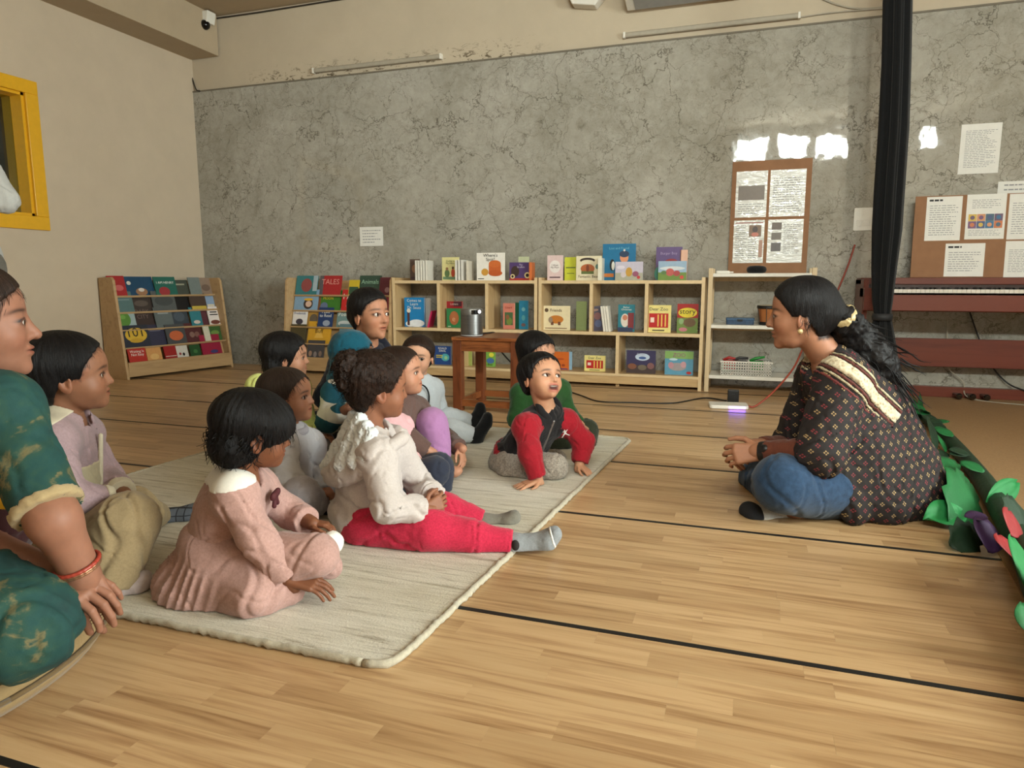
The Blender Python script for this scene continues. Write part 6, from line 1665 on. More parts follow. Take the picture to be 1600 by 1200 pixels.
p.hE(F, 0, 0.34, -0.42, 0.6, 0.33, 0.32, 0.03, True)
p.hair(F, BLACK_HAIR, disp=p.strands(0.02, 60, 0.6, 0.5)); p.hairline(BLACK_HAIR, 200, 0.034, 0.001, 6, 0.12)
p.locks('hair_locks', BLACK_HAIR, 160, lambda g: (math.pi + g.uniform(-1.7, 1.7), g.uniform(-0.9, -0.1)), 0.03, 0.0016, 3, 0.004)

# ---------------------------------------------------------------- woman at the back
NAVY = cloth('navy_cotton', (30, 32, 44), 0.12)
p = Person('woman in dark navy with tied-back hair, sitting behind the children',
    dict(neck=(575, 548, 3.20), pelvis=(562, 664, 3.40), shR=(540, 572, 3.12), shL=(606, 568, 3.28), elR=(512, 620, 3.02), wrR=(545, 650, 2.96),
         elL=(622, 640, 3.30), wrL=(600, 665, 3.16), hipR=(545, 668, 3.36), hipL=(580, 668, 3.44), knR=(500, 668, 3.24), knL=(612, 668, 3.50),
         anR=(552, 688, 3.22), toR=(585, 690, 3.24), anL=(566, 684, 3.36), toL=(535, 688, 3.34)),
    (578, 490, 3.15), VF(578, -46, -0.02), H=0.222, child=False, skin=(172, 120, 92), D=3.1, lidopen=0.8, gaze=VF(578,-24), zmin=0.0)
p.hand('R', V(1, 0.1, -0.2), V(0, 0, 1), V(0, 1, 0), 0.5, 0.17)
p.hand('L', V(-0.5, -0.6, -0.2), V(0, 0, 1), V(0, -1, 0), 0.5, 0.17)
p.body(); J = p.J
F = Field(); p.torso(F, 0.020, 1.05)
for q in 'LR': p.arm(F, q, 0.018, 0.018, upto=0.93)
p.garment('tunic', F, NAVY, 0.006, 0.08, 0.4)
F = Field(); p.torso(F, 0.01); F.ops = F.ops[2:3]
for q in 'LR': p.leg(F, q, 0.016, 0.018, upto=1.0, cutw=False)
p.garment('trousers', F, NAVY, 0.005, 0.09, 1.0)
G = Field(); ring(G, J['neck'] + p.up * 0.0, unit(p.up + p.front * 0.3), 0.085, 0.085, 0.03)
p.garment('scarf', G, NAVY, 0.007, 0.04, 1.0, floor=False)
F = Field(); p.cap(F, 0.035, 0.31, True, -0.40, 0.0)
p.hE(F, 0, -0.42, -0.05, 0.2, 0.16, 0.2, 0.1)
p.hair(F, BLACK_HAIR, disp=p.strands(0.010, 46, 0.4)); p.hairline(BLACK_HAIR, 260, 0.022, 0.0008, 3, 0.05, 1.0)

# ---------------------------------------------------------------- hooded child with teal stripes
def stripe_mat():
    t = NT('teal_stripe')
    vec = t.coords(); s = t.new('ShaderNodeSeparateXYZ'); t.l(vec, s.inputs[0])
    fr = t.math('FRACT', t.math('ADD', t.math('MULTIPLY', t.math('ADD', s.outputs['Z'], t.math('MULTIPLY', s.outputs['X'], 0.25)), 8.6), 0.35))
    t.base(t.ramp(fr, [(0, srgb(14, 76, 94)), (0.56, srgb(200, 196, 184))], 'CONSTANT')); t.rough(0.9); t.bump(t.noise(vec, 600, 2), 0.3, 0.0015)
    return t.m
TEAL = cloth('teal_fleece', (12, 74, 92), 0.1, 500, 0.3)
p = Person('hooded child in a teal hoodie with white stripes, in front of the woman in navy',
    dict(neck=(548, 598, 2.88), pelvis=(520, 695, 2.92), shR=(524, 614, 2.80), shL=(572, 612, 2.98), elR=(512, 658, 2.70), wrR=(540, 640, 2.62),
         elL=(575, 655, 2.90), wrL=(560, 640, 2.74), hipR=(518, 700, 2.84), hipL=(530, 700, 3.00), knR=(560, 690, 2.75), knL=(580, 690, 3.00),
         anR=(540, 712, 2.80), toR=(560, 715, 2.80), anL=(560, 712, 3.00), toL=(580, 715, 3.00)),
    (554, 555, 2.85), VF(554, -15, -0.08), H=0.176, skin=(150, 102, 78), D=2.9)
p.hand('R', V(0.9, -0.1, 0.3), V(-0.1, -1, 0.2), V(0, 0, 1), 0.7, 0.10)
p.body(); J = p.J
F = Field(); p.torso(F, 0.020, 1.05)
for q in 'LR': p.arm(F, q, 0.018, 0.016, upto=0.92)
p.garment('hoodie', F, stripe_mat(), 0.005, 0.06, 0.4)
F = Field(); p.hE(F, 0, -0.10, 0.10, 0.50, 0.52, 0.50); p.hE(F, 0, -0.06, -0.22, 0.46, 0.44, 0.38, 0.1); p.hE(F, 0, 0.03, -0.10, 0.44, 0.44, 0.50, 0.1)
p.hC(F, (0, -0.15, -0.35), (0, -0.2, -0.6), 0.40, 0.42, 0.1)
p.hE(F, 0, 0.50, -0.06, 0.30, 0.34, 0.36, 0.02, True)
p.garment('hood', F, TEAL, 0.005, 0.06, 1.0, floor=False)
F = Field(); p.torso(F, 0.01); F.ops = F.ops[2:3]
for q in 'LR': p.leg(F, q, 0.014, 0.014, upto=1.0, cutw=False)
p.garment('trousers', F, NAVY, 0.005, 0.07, 1.0)
F = Field(); p.cap(F, 0.03, 0.22, True, -0.36, 0.02)
p.hair(F, BLACK_HAIR, disp=p.strands(0.012, 40, 0.5, 1.0))

# ---------------------------------------------------------------- girl hugging her knee
BROWN_V = cloth('brown_fleece', (92, 70, 64), 0.1); LILAC = cloth('lilac_jersey', (158, 112, 156), 0.06)
p = Person('girl in a brown jacket and lilac trousers hugging her raised knee',
    dict(neck=(628, 622, 2.66), pelvis=(625, 718, 2.68), shR=(612, 648, 2.56), shL=(650, 640, 2.76), elR=(640, 690, 2.48), wrR=(670, 705, 2.50),
         elL=(700, 690, 2.80), wrL=(720, 700, 2.66), hipR=(625, 728, 2.60), hipL=(640, 724, 2.72), knR=(668, 705, 2.66), knL=(674, 662, 2.64),
         anR=(650, 740, 2.66), toR=(680, 742, 2.67), anL=(690, 728, 2.60), toL=(722, 736, 2.60)),
    (627, 580, 2.63), VF(627, -16, 0.10), H=0.184, skin=(178, 128, 102), D=2.6, gaze=VF(627,-5,.1))
p.hand('L', V(0.2, -0.5, -0.8), V(0.9, -0.4, 0.2), V(-0.6, -0.6, 0.2), 0.55, 0.105)
p.body(feet='L'); J = p.J
F = Field(); p.torso(F, 0.018, 1.05)
for q in 'LR': p.arm(F, q, 0.016, 0.014, upto=0.86)
p.garment('jacket', F, BROWN_V, 0.005, 0.06, 0.4)
F = Field(); p.torso(F, 0.01); F.ops = F.ops[2:3]
for q in 'LR': p.leg(F, q, 0.018, 0.016, upto=0.9)
F.cone(J['knL'], nearby(J['knL'], J['anL'], 0.6), 0.058, 0.046, 0.02)
p.garment('trousers', F, LILAC, 0.005, 0.08, 1.0)
F = Field(); p.cap(F, 0.035, 0.30, True, -0.36, 0.02)
p.hair(F, BROWN_HAIR, disp=p.strands(0.012, 60, 0.5, 1.0)); p.hairline(BROWN_HAIR, 260, 0.022, 0.0008, 3, 0.08, 1.0)

# ---------------------------------------------------------------- girl with black socks
PALE = cloth('pale_blue_white_knit', (186, 192, 198), 0.06, 500, 0.35); BLK = cloth('black_sock', (16, 16, 18), 0.1)
p = Person('girl in a pale sweatshirt with black socks, legs out towards the wooden side table',
    dict(neck=(655, 594, 3.32), pelvis=(655, 668, 3.34), shR=(634, 612, 3.24), shL=(676, 608, 3.42), elR=(640, 650, 3.14), wrR=(668, 668, 3.16),
         elL=(690, 650, 3.44), wrL=(700, 665, 3.36), hipR=(655, 676, 3.28), hipL=(668, 670, 3.42), knR=(704, 672, 3.22), knL=(700, 654, 3.40),
         anR=(742, 683, 3.22), toR=(764, 648, 3.24), anL=(738, 660, 3.42), toL=(752, 632, 3.44)),
    (653, 556, 3.30), VF(648, -102, 0.0), H=0.186, skin=(196, 148, 120), D=3.3, gaze=VF(648,-80,0))
p.hand('R', V(1, 0.1, -0.2), V(0, 0, 1), V(0, 1, 0), 0.5, 0.10)
p.body(); J = p.J
F = Field(); p.torso(F, 0.020, 1.05)
for q in 'LR': p.arm(F, q, 0.018, 0.016, upto=0.92)
p.garment('sweatshirt', F, PALE, 0.005, 0.06, 0.4)
F = Field(); p.torso(F, 0.01); F.ops = F.ops[2:3]
for q in 'LR': p.leg(F, q, 0.014, 0.014, upto=0.93)
p.garment('trousers', F, PALE, 0.005, 0.06, 1.0)
m = MB(); o0 = np.asarray(p.root.location)
m.tube([q - o0 for q in catmull([P(650, 598, 3.18), P(664, 604, 3.22), P(670, 616, 3.24), P(670, 632, 3.24)], 5)], 0.004, 6)
m.build('piping', BLK, p.root, smooth=True)
for q in 'RL': p.sock(q, BLK, pad=0.008, upv=V(-1, -0.2, 0.3))
F = Field(); p.cap(F, 0.035, 0.29, True, -0.36, 0.02)
p.hair(F, BROWN_HAIR, disp=p.strands(0.012, 40, 0.5, 1.0))
F = Field(); F.ell(p.L(0.375, 0.0, -0.235), 0.008, k=0.003); field_obj('earring', F, 0.003, plain('pearl_gold', (214, 190, 140), 0.25), p.root)

# ---------------------------------------------------------------- child hidden behind the curly hair
PFR = cloth('pink_frill', (216, 168, 172), 0.06); NAVY2 = cloth('navy_leggings', (44, 48, 62), 0.1)
p = Person('child in a pink frilled top and navy leggings, mostly hidden behind the curly-haired girl',
    dict(neck=(600, 648, 2.42), pelvis=(608, 748, 2.42), shR=(592, 672, 2.32), shL=(625, 668, 2.50), elR=(615, 725, 2.28), wrR=(645, 720, 2.34),
         elL=(632, 712, 2.46), wrL=(648, 722, 2.40), hipR=(608, 755, 2.36), hipL=(618, 750, 2.48), knR=(680, 735, 2.34), knL=(686, 728, 2.46),
         anR=(650, 775, 2.36), toR=(680, 780, 2.36), anL=(690, 765, 2.44), toL=(700, 772, 2.44)),
    (594, 612, 2.42), VF(594, 5), H=0.165, skin=(160, 110, 86), D=2.6, S=0.56)
p.hand('L', V(0.5, -0.3, -0.5), V(0.5, -0.5, 0.5), V(0, -1, 0), 0.5, 0.09)
p.body(); J = p.J
F = Field(); p.torso(F, 0.014, 1.05)
for q in 'LR': p.arm(F, q, 0.014, 0.014, upto=0.92)
p.garment('top', F, PFR, 0.006, 0.035, 0.4)
F = Field(); p.torso(F, 0.01); F.ops = F.ops[2:3]
for q in 'LR': p.leg(F, q, 0.014, 0.014, upto=1.0, cutw=False)
p.garment('leggings', F, NAVY2, 0.004, 0.08, 1.0)
F = Field(); p.cap(F, 0.03, 0.27, True, -0.36, 0.02)
p.hair(F, BLACK_HAIR, disp=p.strands(0.012, 40, 0.5, 1.0))

# ---------------------------------------------------------------- boy in green
GREEN = cloth('green_fleece', (36, 74, 34), 0.12); DGREEN = cloth('dark_olive', (44, 50, 36), 0.12)
p = Person('boy in a green sweater sitting behind the boy in the red jacket',
    dict(neck=(842, 596, 3.21), pelvis=(838, 688, 3.25), shR=(816, 616, 3.15), shL=(874, 610, 3.29), elR=(808, 655, 3.09), wrR=(840, 672, 3.07),
         elL=(888, 648, 3.29), wrL=(905, 662, 3.19), hipR=(830, 692, 3.18), hipL=(850, 690, 3.31), knR=(880, 690, 3.13), knL=(916, 672, 3.23),
         anR=(850, 705, 3.13), toR=(880, 708, 3.13), anL=(918, 690, 3.17), toL=(930, 694, 3.15)),
    (839, 553, 3.19), VF(840, -45, -0.1), H=0.195, skin=(186, 136, 108), D=3.05)
p.hand('L', V(0.5, -0.5, -0.3), V(0.3, 0, 1), V(0, -1, 0), 0.5, 0.10)
p.body(); J = p.J
F = Field(); p.torso(F, 0.018, 1.05)
for q in 'LR': p.arm(F, q, 0.016, 0.014, upto=0.92)
p.garment('sweater', F, GREEN, 0.005, 0.06, 0.4)
F = Field(); p.torso(F, 0.01); F.ops = F.ops[2:3]
for q in 'LR': p.leg(F, q, 0.014, 0.014, upto=1.0, cutw=False)
p.garment('trousers', F, DGREEN, 0.005, 0.06, 1.0)
F = Field(); p.cap(F, 0.04, 0.30, True, -0.36, 0.02)
p.hair(F, BLACK_HAIR, disp=p.strands(0.014, 60, 0.5, 1.0)); p.hairline(BLACK_HAIR, 600, 0.026, 0.0011, 5)

# ---------------------------------------------------------------- woman in the left foreground
def tie_dye():
    t = NT('teal_tie_dye')
    vec = t.coords()
    n = t.noise(vec, 9, 5, 0.6, 0.8); n2 = t.noise(vec, 60, 4)
    c = t.ramp(t.math('ADD', t.math('MULTIPLY', n, 0.85), t.math('MULTIPLY', n2, 0.15)), [(0.3, srgb(9, 46, 45)), (0.48, srgb(15, 60, 57)), (0.56, srgb(28, 64, 53)), (0.60, srgb(100, 92, 60)), (0.64, srgb(23, 58, 52))])
    t.base(c); t.rough(0.85); t.bump(t.noise(vec, 700, 2), 0.25, 0.0015)
    return t.m
TIE = tie_dye(); MAROON = cloth('maroon_cotton', (52, 22, 24), 0.1); BEIGE = cloth('beige_trim', (160, 140, 104), 0.08)
p = Person('woman in teal tie-dye and maroon with bangles, cross-legged at the left edge',
    dict(neck=(-62, 625, 1.33), pelvis=(-90, 905, 1.32), shR=(2, 640, 1.26), shL=(-60, 640, 1.50), elR=(84, 812, 1.17), wrR=(126, 892, 1.20),
         elL=(-60, 842, 1.27), wrL=(84, 900, 1.21), hipR=(-80, 925, 1.22), hipL=(-80, 905, 1.42), knR=(34, 978, 1.12), knL=(30, 958, 1.52),
         anR=(-60, 1000, 1.25), toR=(-10, 1010, 1.3), anL=(-20, 960, 1.35), toL=(30, 965, 1.35)),
    (-36, 502, 1.33), VF(-36, -4, -0.02), H=0.212, child=False, skin=(142, 98, 78), D=1.3, zmin=0.082, lidopen=0.65)
p.hand('R', V(0.30, 0.05, -1), V(0.5, -0.85, 0.2), V(-0.9, -0.3, -0.2), 0.45, 0.155, 0.05)
p.hand('L', V(1, -0.2, -0.25), V(0, -0.4, 1), V(0.2, -1, 0), 0.6, 0.16)
p.body(); J = p.J
F = Field(); p.torso(F, 0.008, 1.1)
p.garment('maroon_vest', F, MAROON, 0.006, 0.10, 0.4)
F = Field()
for q in 'LR':
    F.cone(nearby(J['neck'], J['sh' + q], 0.15) + p.up * 0.0, J['sh' + q], 0.072, 0.066, 0.03); F.cone(J['sh' + q], nearby(J['sh' + q], J['pelvis'], 0.18), 0.066, 0.05, 0.03)
    d = unit(J['el' + q] - J['sh' + q]); F.cone(J['sh' + q], J['el' + q] + d * 0.02, 0.058, 0.055, 0.02, cut=(nearby(J['sh' + q], J['el' + q], 0.92), d))
sl = p.garment('tunic_sleeves', F, TIE, 0.004, 0.08, 1.4)
G = Field(); d = unit(J['elR'] - J['shR']); G.cone(J['shR'], J['elR'] + d * 0.02, 0.0615, 0.0585, 0.02, cut=[(nearby(J['shR'], J['elR'], 0.925), d), (nearby(J['shR'], J['elR'], 0.85), -d)])
p.garment('sleeve_trim', G, BEIGE, 0.003, 0.07, 1.4)
F = Field(); p.torso(F, 0.01); F.ops = F.ops[2:3]
for q in 'LR':
    p.leg(F, q, 0.02, 0.02, upto=1.0, cutw=False); F.cone(J['hip' + q], J['kn' + q], 0.10, 0.078, 0.04)
p.garment('salwar', F, TIE, 0.008, 0.12, 2.0)
F = Field(); p.cap(F, 0.030, 0.30, True, -0.40, 0.0); p.hE(F, 0, -0.42, -0.05, 0.22, 0.2, 0.22, 0.1)
p.hair(F, BROWN_HAIR, disp=p.strands(0.010, 46, 0.4)); p.hairline(BROWN_HAIR, 300, 0.03, 0.0007, 3, 0.05, 1.0)
for t_, r_, c_, mt in ((0.86, 0.037, (150, 54, 40), 0.0), (0.90, 0.036, (150, 110, 84), 0.7), (0.93, 0.035, (160, 120, 92), 0.7)):
    F = Field(); d = unit(J['wrR'] - J['elR']); ring(F, nearby(J['elR'], J['wrR'], t_), d, r_, r_, 0.0035, 0.002)
    field_obj('bangle', F, 0.0022, plain('bangle_%d' % c_[1], c_, 0.4, metal=mt), p.root)
F = Field(); d = unit(J['wrL'] - J['elL']); ring(F, nearby(J['elL'], J['wrL'], 0.95), unit(d + V(0, 0, 0.2)), 0.042, 0.042, 0.003, 0.002)
field_obj('bangle', F, 0.0022, plain('rose_metal', (190, 150, 130), 0.3, metal=0.7), p.root)
F = Field(); F.ell(P(4, 768, 1.22), np.array([0.03, 0.006, 0.035]), np.array([RT, FWD_H, UP]), 0.003); field_obj('badge', F, 0.0025, plain('yellow_badge', (214, 168, 30), 0.4), p.root)

# ---------------------------------------------------------------- adult standing by the yellow window
p = Person('standing adult in pale shirt and grey trousers, cut off at the left edge',
    dict(neck=(-92, 172, 3.42), pelvis=(-58, 402, 3.45), shR=(-48, 225, 3.36), shL=(-136, 215, 3.5), elR=(6, 312, 3.34), wrR=(-60, 292, 3.22),
         elL=(-130, 310, 3.45), wrL=(-70, 300, 3.25), hipR=(-30, 420, 3.42), hipL=(-70, 420, 3.5), knR=(-26, 560, 3.40), knL=(-75, 560, 3.5),
         anR=(-24, 662, 3.44), toR=(8, 690, 3.30), anL=(-80, 660, 3.52), toL=(-60, 685, 3.36)),
    (-96, 108, 3.40), V(0.5, -0.85, -0.05), H=0.225, child=False, skin=(150, 104, 80), D=3.3, zmin=0.0)
p.hand('R', V(-1, -0.1, 0.1), V(0, -1, 0.2), V(0, 0, 1), 0.4, 0.17)
p.hand('L', V(1, -0.1, 0.1), V(0, -1, 0.2), V(0, 0, 1), 0.4, 0.17)
p.body(feet='LR'); J = p.J
F = Field(); p.torso(F, 0.022, 1.0)
for q in 'LR': p.arm(F, q, 0.018, 0.02, upto=0.93)
p.garment('shirt', F, cloth('pale_shirt', (186, 186, 182), 0.06), 0.007, 0.08, 0.4)
F = Field(); p.torso(F, 0.012); F.ops = F.ops[2:3]
for q in 'LR': p.leg(F, q, 0.02, 0.028, upto=0.97)
p.garment('trousers', F, cloth('grey_trousers', (104, 100, 92), 0.08), 0.006, 0.09, 1.0)
F = Field(); p.cap(F, 0.035, 0.30, True, -0.40, 0.0)
p.hair(F, BLACK_HAIR, disp=p.strands(0.010, 46, 0.4))
# ================================================================ boards, papers and fittings on the walls
CARD = plain('brown_cardboard', (146, 106, 76), 0.85, 0.06, 18); PAPER = plain('white_paper', (226, 224, 218), 0.6, 0.03)
def laminate_mat():
    t = NT('laminated_paper'); vec = t.coords(scale=(1, 1, 3)); t.base(srgb(222, 222, 218)); t.rough(0.12)
    t.bump(t.noise(vec, 9, 3, 0.6, 0.5), 0.55, 0.02); return t.m
LAMI = laminate_mat(); INK = plain('grey_ink', (146, 146, 148), 0.7)
def lines(parent, x0, x1, z0, z1, n, y, seed=1, mat=INK, th=0.3, ragged=0.35):
    """rows of small print, too fine to read"""
    rg = random.Random(seed); m = MB(); dz = (z1 - z0) / n
    for i in range(n):
        z = z1 - (i + 0.5) * dz; x = x0; e = x1 - (x1 - x0) * ragged * rg.random() ** 2
        while x < e - 0.004:
            w = rg.uniform(0.008, 0.03); q = min(x + w, e)
            m.add([(x, y, z - dz * th / 2), (q, y, z - dz * th / 2), (q, y, z + dz * th / 2), (x, y, z + dz * th / 2)], [(0, 1, 2, 3)]); x = q + 0.005
    return tag(m.build('print', mat, parent, fix=False), kind='stuff')
def sheet_of(parent, x0, x1, z0, z1, y, mt=PAPER, name='paper_sheet'):
    m = MB(); m.box(x0, x1, y - 0.0012, y, z0, z1); return m.build(name, mt, parent)
# board 1 leans on the wall above the white rack (local origin at its foot)
B1 = thing('poster_board', 'upright brown card board with four laminated sheets above the white rack', 'poster board', (-0.165, 5.315, 0.827), 0, 'brown card poster boards'); B1.rotation_euler = (-0.028, 0, 0)
m = MB(); m.box(0, 0.525, 0, 0.006, 0, 0.785); m.build('card_backing', CARD, B1)
for (a, b, c, d, k) in ((.030, .240, .395, .715, 0), (.258, .490, .395, .715, 1), (.028, .235, .075, .375, 2), (.258, .490, .075, .375, 3)):
    s = sheet_of(B1, a, b, c, d, -0.0005, LAMI, 'laminated_sheet'); w = b - a
    if k == 0: picture(s, [('r', (a + b) / 2 / w + .5, c + .17, .84, .10, (110, 96, 84))], w, 1, -0.0022, 'photo_print'); lines(s, a + .02, b - .02, c + .02, c + .1, 5, -0.0021, 3)
    if k == 1: lines(s, a + .02, b - .02, c + .03, d - .05, 15, -0.0021, 4)
    if k == 2:
        picture(s, [('r', (a + b) / 2 / w + .70, c + .225, .40, .08, (120, 90, 66)), ('e', (a + b) / 2 / w + .70, c + .235, .17, .045, (60, 40, 34)), ('e', (a + b) / 2 / w + .70, c + .20, .24, .03, (190, 110, 90)), ('r', (a + b) / 2 / w + .5, d - .018, .9, .008, (150, 90, 80)), ('r', (a + b) / 2 / w + .9, c + .1, .12, .12, (170, 130, 110))], w, 1, -0.0022, 'photo_print')
        lines(s, a + .015, a + w * .45, c + .03, d - .03, 16, -0.0021, 5); lines(s, a + w * .5, b - .04, c + .03, c + .17, 9, -0.0021, 6)
    if k == 3:
        picture(s, [('r', (a + b) / 2 / w + .25, c + .255, .28, .05, (96, 80, 70)), ('r', (a + b) / 2 / w + .25, c + .185, .28, .05, (110, 100, 90)), ('r', (a + b) / 2 / w + .25, c + .11, .28, .06, (90, 84, 84))], w, 1, -0.0022, 'photo_print')
        lines(s, a + w * .45, b - .02, c + .06, d - .03, 15, -0.0021, 7)
# board 2 stands on the piano
B2 = thing('poster_board', 'wide brown card board of printed pages standing on the piano', 'poster board', (0.985, 5.20, 0.797), 0, 'brown card poster boards'); B2.rotation_euler = (-0.05, 0, 0)
m = MB(); m.box(0, 0.95, 0, 0.006, 0, 0.52); m.build('card_backing', CARD, B2)
for (a, b, c, d, k) in ((.065, .265, .235, .513, 0), (.290, .505, .240, .520, 1), (.520, .735, .235, .515, 2), (.190, .410, .005, .215, 3), (.520, .735, .0, .225, 4), (.75, .94, .24, .515, 5)):
    s = sheet_of(B2, a, b, c, d, -0.0005, PAPER); w = b - a
    if k == 1:
        cols = [(206, 170, 60), (206, 140, 90), (60, 90, 110), (96, 70, 96), (110, 70, 110), (60, 76, 120), (40, 100, 140), (196, 110, 60)]
        sh = []
        for i in range(8):
            u, v = i % 4, i // 4; sh.append(('r', a / w + .5 + .17 + .22 * u, c + .135 - .045 * v, .21, .044, cols[i])); sh.append(('e', a / w + .5 + .17 + .22 * u, c + .135 - .045 * v, .12, .026, cols[(i + 3) % 8]))
        picture(s, sh, w, 1, -0.0022, 'photo_print'); lines(s, a + .03, b - .03, c + .19, d - .03, 5, -0.0021, 8); lines(s, a + .02, b - .02, c + .02, c + .06, 4, -0.0021, 9)
    else: lines(s, a + .02, b - .02, c + .03, d - .05, 14 if k != 3 else 9, -0.0021, 10 + k)
    if k in (0, 3): lines(s, a + .015, a + .09, d - .03, d - .015, 1, -0.0022, 20 + k, plain('black_ink', (40, 40, 42), 0.7), 0.8, 0)
def wall_paper(label, px0, px1, py0, py1, n, cat='notice', seed=1):
    a, b = PY(px0, py0, Y_B - 0.002), PY(px1, py1, Y_B - 0.002); t = thing('notice', label, cat, (a[0], Y_B - 0.002, b[2]), 0, 'paper notices on the marble wall'); w, h = float(b[0] - a[0]), float(a[2] - b[2])
    sheet_of(t, 0, w, 0, h, 0); lines(t, w * .12, w * .9, h * .12, h * .88, n, -0.002, seed); return t, w, h
wall_paper('small white printed notice on the marble wall above the sloped rack', 562, 599, 355, 384, 5, seed=31)
t, w, h = wall_paper('tall white printed list on the marble wall at the upper right', 1503, 1559, 195, 270, 22, seed=32)
wall_paper('white paper strip on the marble wall above the wide card board', 1560, 1640, 284, 300, 2, seed=33)
a, b = PY(1335, 325, Y_B), PY(1366, 360, Y_B)
sw = thing('switch_plate', 'white light switch plate on the marble wall behind the curtain', 'switch', (a[0], Y_B, b[2])); w, h = 0.155, float(a[2] - b[2])
m = MB(); m.rbox(0, w, -0.008, 0, 0, h, 0.008, 'y'); m.build('plate', WHITE_S, sw, bevel=0.002)
for i in range(3): m = MB(); m.box(0.018 + i * 0.04, 0.052 + i * 0.04, -0.011, -0.008, h * .2, h * .45); m.build('rocker', WHITE_S, sw, bevel=0.002)
# ---------------------------------------------------------------- things on the upper wall
GREYT = plain('dusty_tube_grey', (164, 156, 140), 0.6)
for (x0, x1, lab) in ((-3.618, -2.423, 'unlit tube lamp on the flaking wall strip, nearer the left corner'), (-0.965, 0.225, 'unlit tube lamp on the wall strip below the air conditioner')):
    t = thing('tube_lamp', lab, 'tube lamp', (x0, Y_B + 0.015, 2.545), 0, 'unlit tube lamps'); L_ = x1 - x0
    m = MB(); m.rbox(0, L_, -0.035, 0, -0.018, 0.018, 0.012, 'x'); m.build('diffuser', GREYT, t)
    for q in (-0.004, L_ - 0.012): m = MB(); m.box(q, q + 0.016, -0.038, 0, -0.021, 0.021); m.build('end_cap', WHITE_S, t, bevel=0.002)
ac = thing('air_conditioner', 'white split air conditioner at the top edge of the back wall', 'air conditioner', (-0.94, Y_B + 0.015, 2.70))
m = MB(); m.prism([(0, 0.02), (-0.05, 0.0), (-0.17, 0.035), (-0.205, 0.10), (-0.205, 0.27), (-0.18, 0.295), (0, 0.295)], 0.0, 0.98, 'yz'); m.build('casing', WHITE_S, ac, bevel=0.006)
m = MB(); m.prism([(-0.055, -0.001), (-0.165, 0.031), (-0.168, 0.036), (-0.05, 0.006)], 0.06, 0.92, 'yz'); m.build('louvre', plain('louvre_grey', (150, 150, 148), 0.5), ac)
br = thing('wall_bracket', 'small pale bracket on the upper wall left of the air conditioner', 'bracket', (-1.37, Y_B + 0.015, 2.78))
m = MB(); m.prism([(0.0, 0.06), (0.03, 0.0), (0.20, -0.03), (0.26, 0.03), (0.24, 0.10), (0.02, 0.10)], -0.10, 0.0, 'xz'); m.build('bracket_body', WHITE_S, br, bevel=0.008); m = MB(); m.box(0.08, 0.18, -0.12, -0.1, 0.02, 0.07); m.build('clip', GREYT, br)
cc = P(324, 34, 6.42); cc = PY(324, 34, Y_B - 0.12)
sc_ = thing('security_camera', 'small white security camera with a black ball lens in the ceiling corner', 'camera', (cc[0], cc[1], cc[2]))
m = MB(); m.prism([(-0.055, 0.075), (0.055, 0.075), (0.035, -0.02), (-0.035, -0.02)], -0.05, 0.05, 'xz'); m.build('mount', WHITE_S, sc_, bevel=0.006)
m = MB(); m.lathe([(0.042 * math.sin(math.pi * (i + .05) / 12.1), -0.042 * math.cos(math.pi * (i + .05) / 12.1)) for i in range(13)], 20, c=(0, -0.03, -0.035)); m.build('lens_ball', plain('black_gloss', (8, 8, 9), 0.1), sc_, smooth=True)
DARKC = plain('dark_cable', (48, 42, 36), 0.6); BLKC = plain('black_cable', (18, 17, 17), 0.5); REDC = plain('red_cable', (150, 62, 44), 0.5)
def cable(label, pts, r, mt, name='cable', n=8):
    pts = [np.asarray(q, float) for q in pts]; t = thing(name, label, 'cable', pts[0]); o = pts[0]
    m = MB(); m.tube([q - o for q in catmull(pts, n)], r, 8); m.build('cord', mt, t, smooth=True); return t
YW = Y_B + 0.008
cable('thin dark cable from the security camera down into the wall corner', [PY(328, 50, YW), PY(329, 75, YW), PY(322, 86, YW), PY(305, 90, YW), PY(293, 97, YW), PY(299, 118, YW), PY(306, 139, YW - 0.012), PY(312, 142, YW - 0.02)], 0.006, DARKC)
cable('long dark cable along the top of the back wall from the security camera', [PY(336, 29, YW), PY(400, 20, YW), PY(470, 9, YW), PY(540, -2, YW), PY(700, -24, YW)], 0.007, DARKC)
cable('grey cable sagging across the strip above the marble wall', [PY(1060, 47, YW), PY(1140, 41, YW), PY(1230, 30, YW), PY(1300, 20, YW), PY(1400, 12, YW)], 0.005, GREYT)
cable('pair of pale cables hanging at the top edge beside the curtain', [PY(1275, -6, YW), PY(1310, 8, YW), PY(1350, 14, YW), PY(1410, 8, YW)], 0.006, GREYT)
m = MB(); a, b = np.array([X_L + 0.004, 4.62, 2.79]), np.array([X_L + 0.004, 4.66, 2.70])
cable('short dark clip on the cream wall below the ceiling beam', [PY(218, 47, 4.85) * [0, 1, 1] + [X_L + 0.006, 0, 0], PY(223, 61, 4.85) * [0, 1, 1] + [X_L + 0.006, 0, 0]], 0.006, DARKC)
q = np.array([X_L - 0.5, 3.35, 1.80]); tt = thing('loudspeaker', 'black box loudspeaker seen through the yellow window', 'loudspeaker', (X_L - 1.15, 3.80, 1.76))
m = MB(); m.box(0, 0.16, 0, 0.30, 0, 0.17); m.build('cabinet', plain('black_box', (14, 14, 15), 0.5), tt, bevel=0.01); m = MB(); m.box(0.16, 0.165, 0.03, 0.27, 0.02, 0.15); m.build('grille', plain('black_grille', (26, 26, 28), 0.8, bump=0.4), tt)

